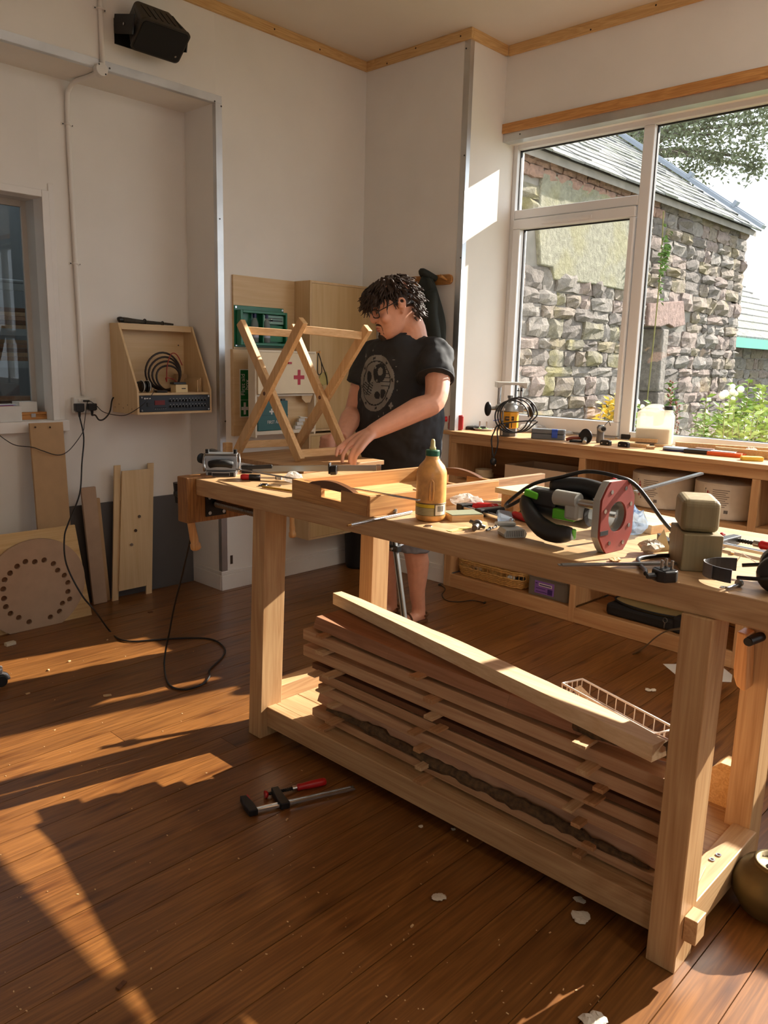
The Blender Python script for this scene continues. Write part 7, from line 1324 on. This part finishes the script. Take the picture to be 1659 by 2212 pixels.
# --- glasses
gt = G(); 
for s in (-1,1):
    ring = []
    for j in range(22):
        a = 2*pi*j/22; ca, sa = cos(a), sin(a); e = .6; ring.append(H(.1135-.010*abs(s*.034+.026*ca)/.06*1.2, s*.034+.0265*abs(ca)**e*(1 if ca > 0 else -1), .000+.0185*abs(sa)**e*(1 if sa > 0 else -1)))
    gt.tube(ring, .0026*HS, 6, closed=True); gt.tube([H(.102,s*.061,.008), H(.098,s*.072,.012), H(.02,s*.0845,.022), H(-.004,s*.087,.024)], .0022*HS, 6)
    hp('lens', G().ringed([[q+Fw*o for q in ring] for o in (-.0006,.0006)]), glass('spectacle glass', mixr=.1))
gt.tube([H(.111,-.008,.004),H(.116,0,.009),H(.111,.008,.004)], .0018*HS, 6); gl = hp('glasses', gt, frame_m, smooth=True)
# --- t-shirt
Ts = G(); tr = [(.90,3.205,2.92,.215,.165),(.97,3.195,2.91,.232,.180),(1.06,3.165,2.895,.245,.195),(1.15,3.15,2.885,.25,.197),(1.25,3.14,2.875,.246,.185),(1.35,3.13,2.868,.243,.172),(1.44,3.12,2.862,.240,.158),(1.51,3.11,2.855,.238,.14),(1.565,3.10,2.85,.208,.122),(1.605,3.092,2.83,.135,.102),(1.64,3.08,2.80,.098,.088)]
rings = []
for z, x, y, a, b in tr:
    z0 = z; ring = []
    for j in range(36): q = 2*pi*j/36; k = (abs(cos(q))**2.4+abs(sin(q))**2.4)**(-1/2.4); ring.append(V((x+b*cos(q)*k, y+a*sin(q)*k, z0 + (.014*cos(q) if z > 1.58 else 0))))
    rings.append(ring)
Ts.ringed(rings)
for sh, el, rr in ((Jt['Lsh'], Jt['Lel'], (.074,.082,.093,.094)), (Jt['Rsh'], Jt['Rel'], (.085,.090,.092,.090))):
    c0 = sh.lerp(V((3.11,2.855,1.54)), .45); d = (el-sh).normalized(); g = limb([c0+V((0,0,-.01)), sh+V((0,0,-.026)), sh+d*.10, sh+d*.185], rr, 20); Ts.add(g.v, g.f)
shirt = build('t_shirt', Ts, tee, man, world=True, smooth=True); md = shirt.modifiers.new('r','REMESH'); md.mode = 'VOXEL'; md.voxel_size = .009; md.use_smooth_shade = True; md = shirt.modifiers.new('s','SMOOTH'); md.factor = .5; md.iterations = 14
tx1 = bpy.data.textures.new('folds', 'CLOUDS'); tx1.noise_scale = .10; tx1.noise_depth = 2; md = shirt.modifiers.new('d','DISPLACE'); md.texture = tx1; md.strength = .034; md.mid_level = .5
hems = G()
for sh, el, rr in ((Jt['Lsh'], Jt['Lel'], .0955), (Jt['Rsh'], Jt['Rel'], .088)):
    d = (el-sh).normalized(); c0 = sh+d*.182; s = d.orthogonal().normalized(); u = d.cross(s); hems.tube([c0+(s*cos(a)+u*sin(a))*rr for a in [2*pi*i/24 for i in range(24)]], .004, 6, closed=True)
hp('sleeve_hem', hems, tee, shirt, smooth=True)
cr_ = G().tube([V((3.082+.080*cos(q), 2.806+.088*sin(q), 1.640+.014*cos(q))) for q in [2*pi*i/28 for i in range(28)]], .0055, 7, closed=True); hp('collar', cr_, tee, shirt, smooth=True)
# printed emblem on the chest: small grey patches laid on the cloth
bpy.context.view_layer.update(); dg = bpy.context.evaluated_depsgraph_get(); ev = shirt.evaluated_get(dg); bv = BVHTree.FromPolygons([shirt.matrix_world @ v.co for v in ev.data.vertices], [tuple(p.vertices) for p in ev.data.polygons])
pc = atx(812,828,2.965); pw_, ph2 = .125, .145
def ink_at(u, v):
    q = sqrt(u*u+v*v); a = atan2(v, u)
    if q > 1.0: 
        for (su, sv, sr) in ((-.78,.93,.10),(.95,-.75,.10),(.62,-1.05,.04),(-.30,1.14,.035),(1.12,.1,.03),(1.02,.62,.03),(.88,.84,.035),(.3,-1.16,.03),(-.98,-.62,.04),(1.15,-.2,.025)):
            du, dv = abs(u-su), abs(v-sv)
            if du+dv < sr*1.3 and min(du,dv) < sr*.32 or (du*du+dv*dv)**.5 < sr*.45: return True
        return False
    if q > .97: return True
    if q > .80:
        if abs(((a/(pi/4)+.3) % 1)-.5) < .08 and .85 < q < .93: return False
        return True
    if q > .755: return False
    if (u-.20)**2+(v-.36)**2 < .115: return (u-.24)**2+(v-.42)**2 < .020 or (u+.02)**2+(v-.55)**2 < .0016 or (u-.12)**2+(v-.10)**2 < .003
    if (u+.42)**2*1.6+(v-.22)**2 < .042: return False
    if u < -.12 and -.42 < v < .02: return not (abs((v*11+u*4) % 1-.5) < .22 or abs(u+.36) < .03)
    if (u-.18)**2+(v+.42)**2*1.5 < .025: return False
    if u > .36 and v < -.16 and q < .72: return (u-.5)**2+(v+.36)**2 > .03
    if u > .38 and v > -.1: return not abs((v*7) % 1-.5) < .16
    return True
pg = G(); N2 = 88
for i in range(N2):
    for j in range(N2):
        u0 = -1.25+2.5*i/N2; v0 = -1.25+2.5*j/N2; s = 2.5/N2
        if not ink_at(u0+s/2, v0+s/2): continue
        q = []
        for du, dv in ((0,0),(s,0),(s,s),(0,s)):
            y = pc.y-(u0+du)*pw_-.12*(v0+dv)*pw_*.3; z = pc.z+(v0+dv)*ph2
            hit = bv.ray_cast(V((2.6,y,z)), V((1,0,0)), 1.0)
            if hit[0] is None: q = None; break
            q.append(hit[0]+hit[1]*.0016 if hit[1].x < 0 else hit[0]-hit[1]*.0016)
        if q: pg.add(q, [(0,1,2,3)])
build('chest_print', pg, plain('grey print ink', (128,126,122), .8), shirt, world=True, fix=False)
# --- shorts and sandals
sg_ = G(); sg_.ringed([[V((x+b*cos(q), y+a*sin(q), z)) for q in [2*pi*i/28 for i in range(28)]] for z, x, y, a, b in ((.74,3.205,2.94,.19,.15),(.82,3.205,2.935,.20,.16),(.90,3.205,2.93,.20,.16),(.97,3.2,2.925,.195,.155))])
for hip, kn in ((V((3.205,2.85,.84)), Lk), (V((3.205,3.03,.84)), Rk)): g = limb([hip, hip.lerp(kn,.5), kn+V((.0,0,.04)), kn+V((.008,0,-.045))], [.125,.115,.098,.096], 22); sg_.add(g.v, g.f)
sh_ = build('shorts', sg_, shortm, man, world=True, smooth=True); md = sh_.modifiers.new('r','REMESH'); md.mode = 'VOXEL'; md.voxel_size = .009; md.use_smooth_shade = True; md = sh_.modifiers.new('s','SMOOTH'); md.iterations = 4; tx2 = bpy.data.textures.new('creases','CLOUDS'); tx2.noise_scale = .07; tx2.noise_depth = 2; md = sh_.modifiers.new('d','DISPLACE'); md.texture = tx2; md.strength = .03; md.mid_level = .5
build('hem_tag', G().cbox((Lk.x-.105,Lk.y-.03,Lk.z+.03),(.004,.012,.03)), redp, sh_, world=True)
for an in (La, Ra): sd2 = build('sandal', G().prism([(-.20,-.03),(-.17,-.048),(-.06,-.045),(.04,-.042),(.075,0),(.04,.042),(-.06,.045),(-.17,.048),(-.20,.03)], (an.x,an.y,.0), (1,0,0), (0,1,0), (0,0,.018)), plain('brown sandal', (96,62,34), .6), man, world=True, bev=.004); build('strap', G().tube([(an.x-.10+.0*cos(q), an.y+.048*cos(q), .016+.062*sin(q)) for q in [pi*i/10 for i in range(11)]], .008, 6, flat=.5).tube([(an.x+.055*sin(q)+.01, an.y+.046*cos(q), .045) for q in [pi*i/10 for i in range(11)]], .007, 6), plain('brown sandal', (96,62,34), .6), sd2, world=True)
# steel clamp bar leaning by the back leg, in front of the man's shin
A, Bq = atx(852,1168,2.62), atx(872,1326,2.60); t = T('sash_clamp', 'aluminium sash clamp leaning between the back bench leg and the man', 'clamp', (2.60,2.28,0)); d = (A-Bq).normalized(); foot = Bq - d*(Bq.z/d.z); build('bar', G().beam(foot+V((0,0,.004)), A+d*.02, .024, .014, up=(1,0,0)), plain('brushed aluminium', (150,152,150), .35, .9), t, world=True); build('groove', G().beam(foot+d*.01+V((-.0075,0,.004)), A+V((-.0075,0,0)), .007, .002, up=(1,0,0)), blkp, t, world=True); h = A-d*.035; build('head', G().cbox(h,(.03,.05,.03)), blk, t, world=True, bev=.003); build('screw', G().cyl(h+V((-.03,0,.0)),h+V((.05,0,.01)),.007,n=10), steel, t, world=True)
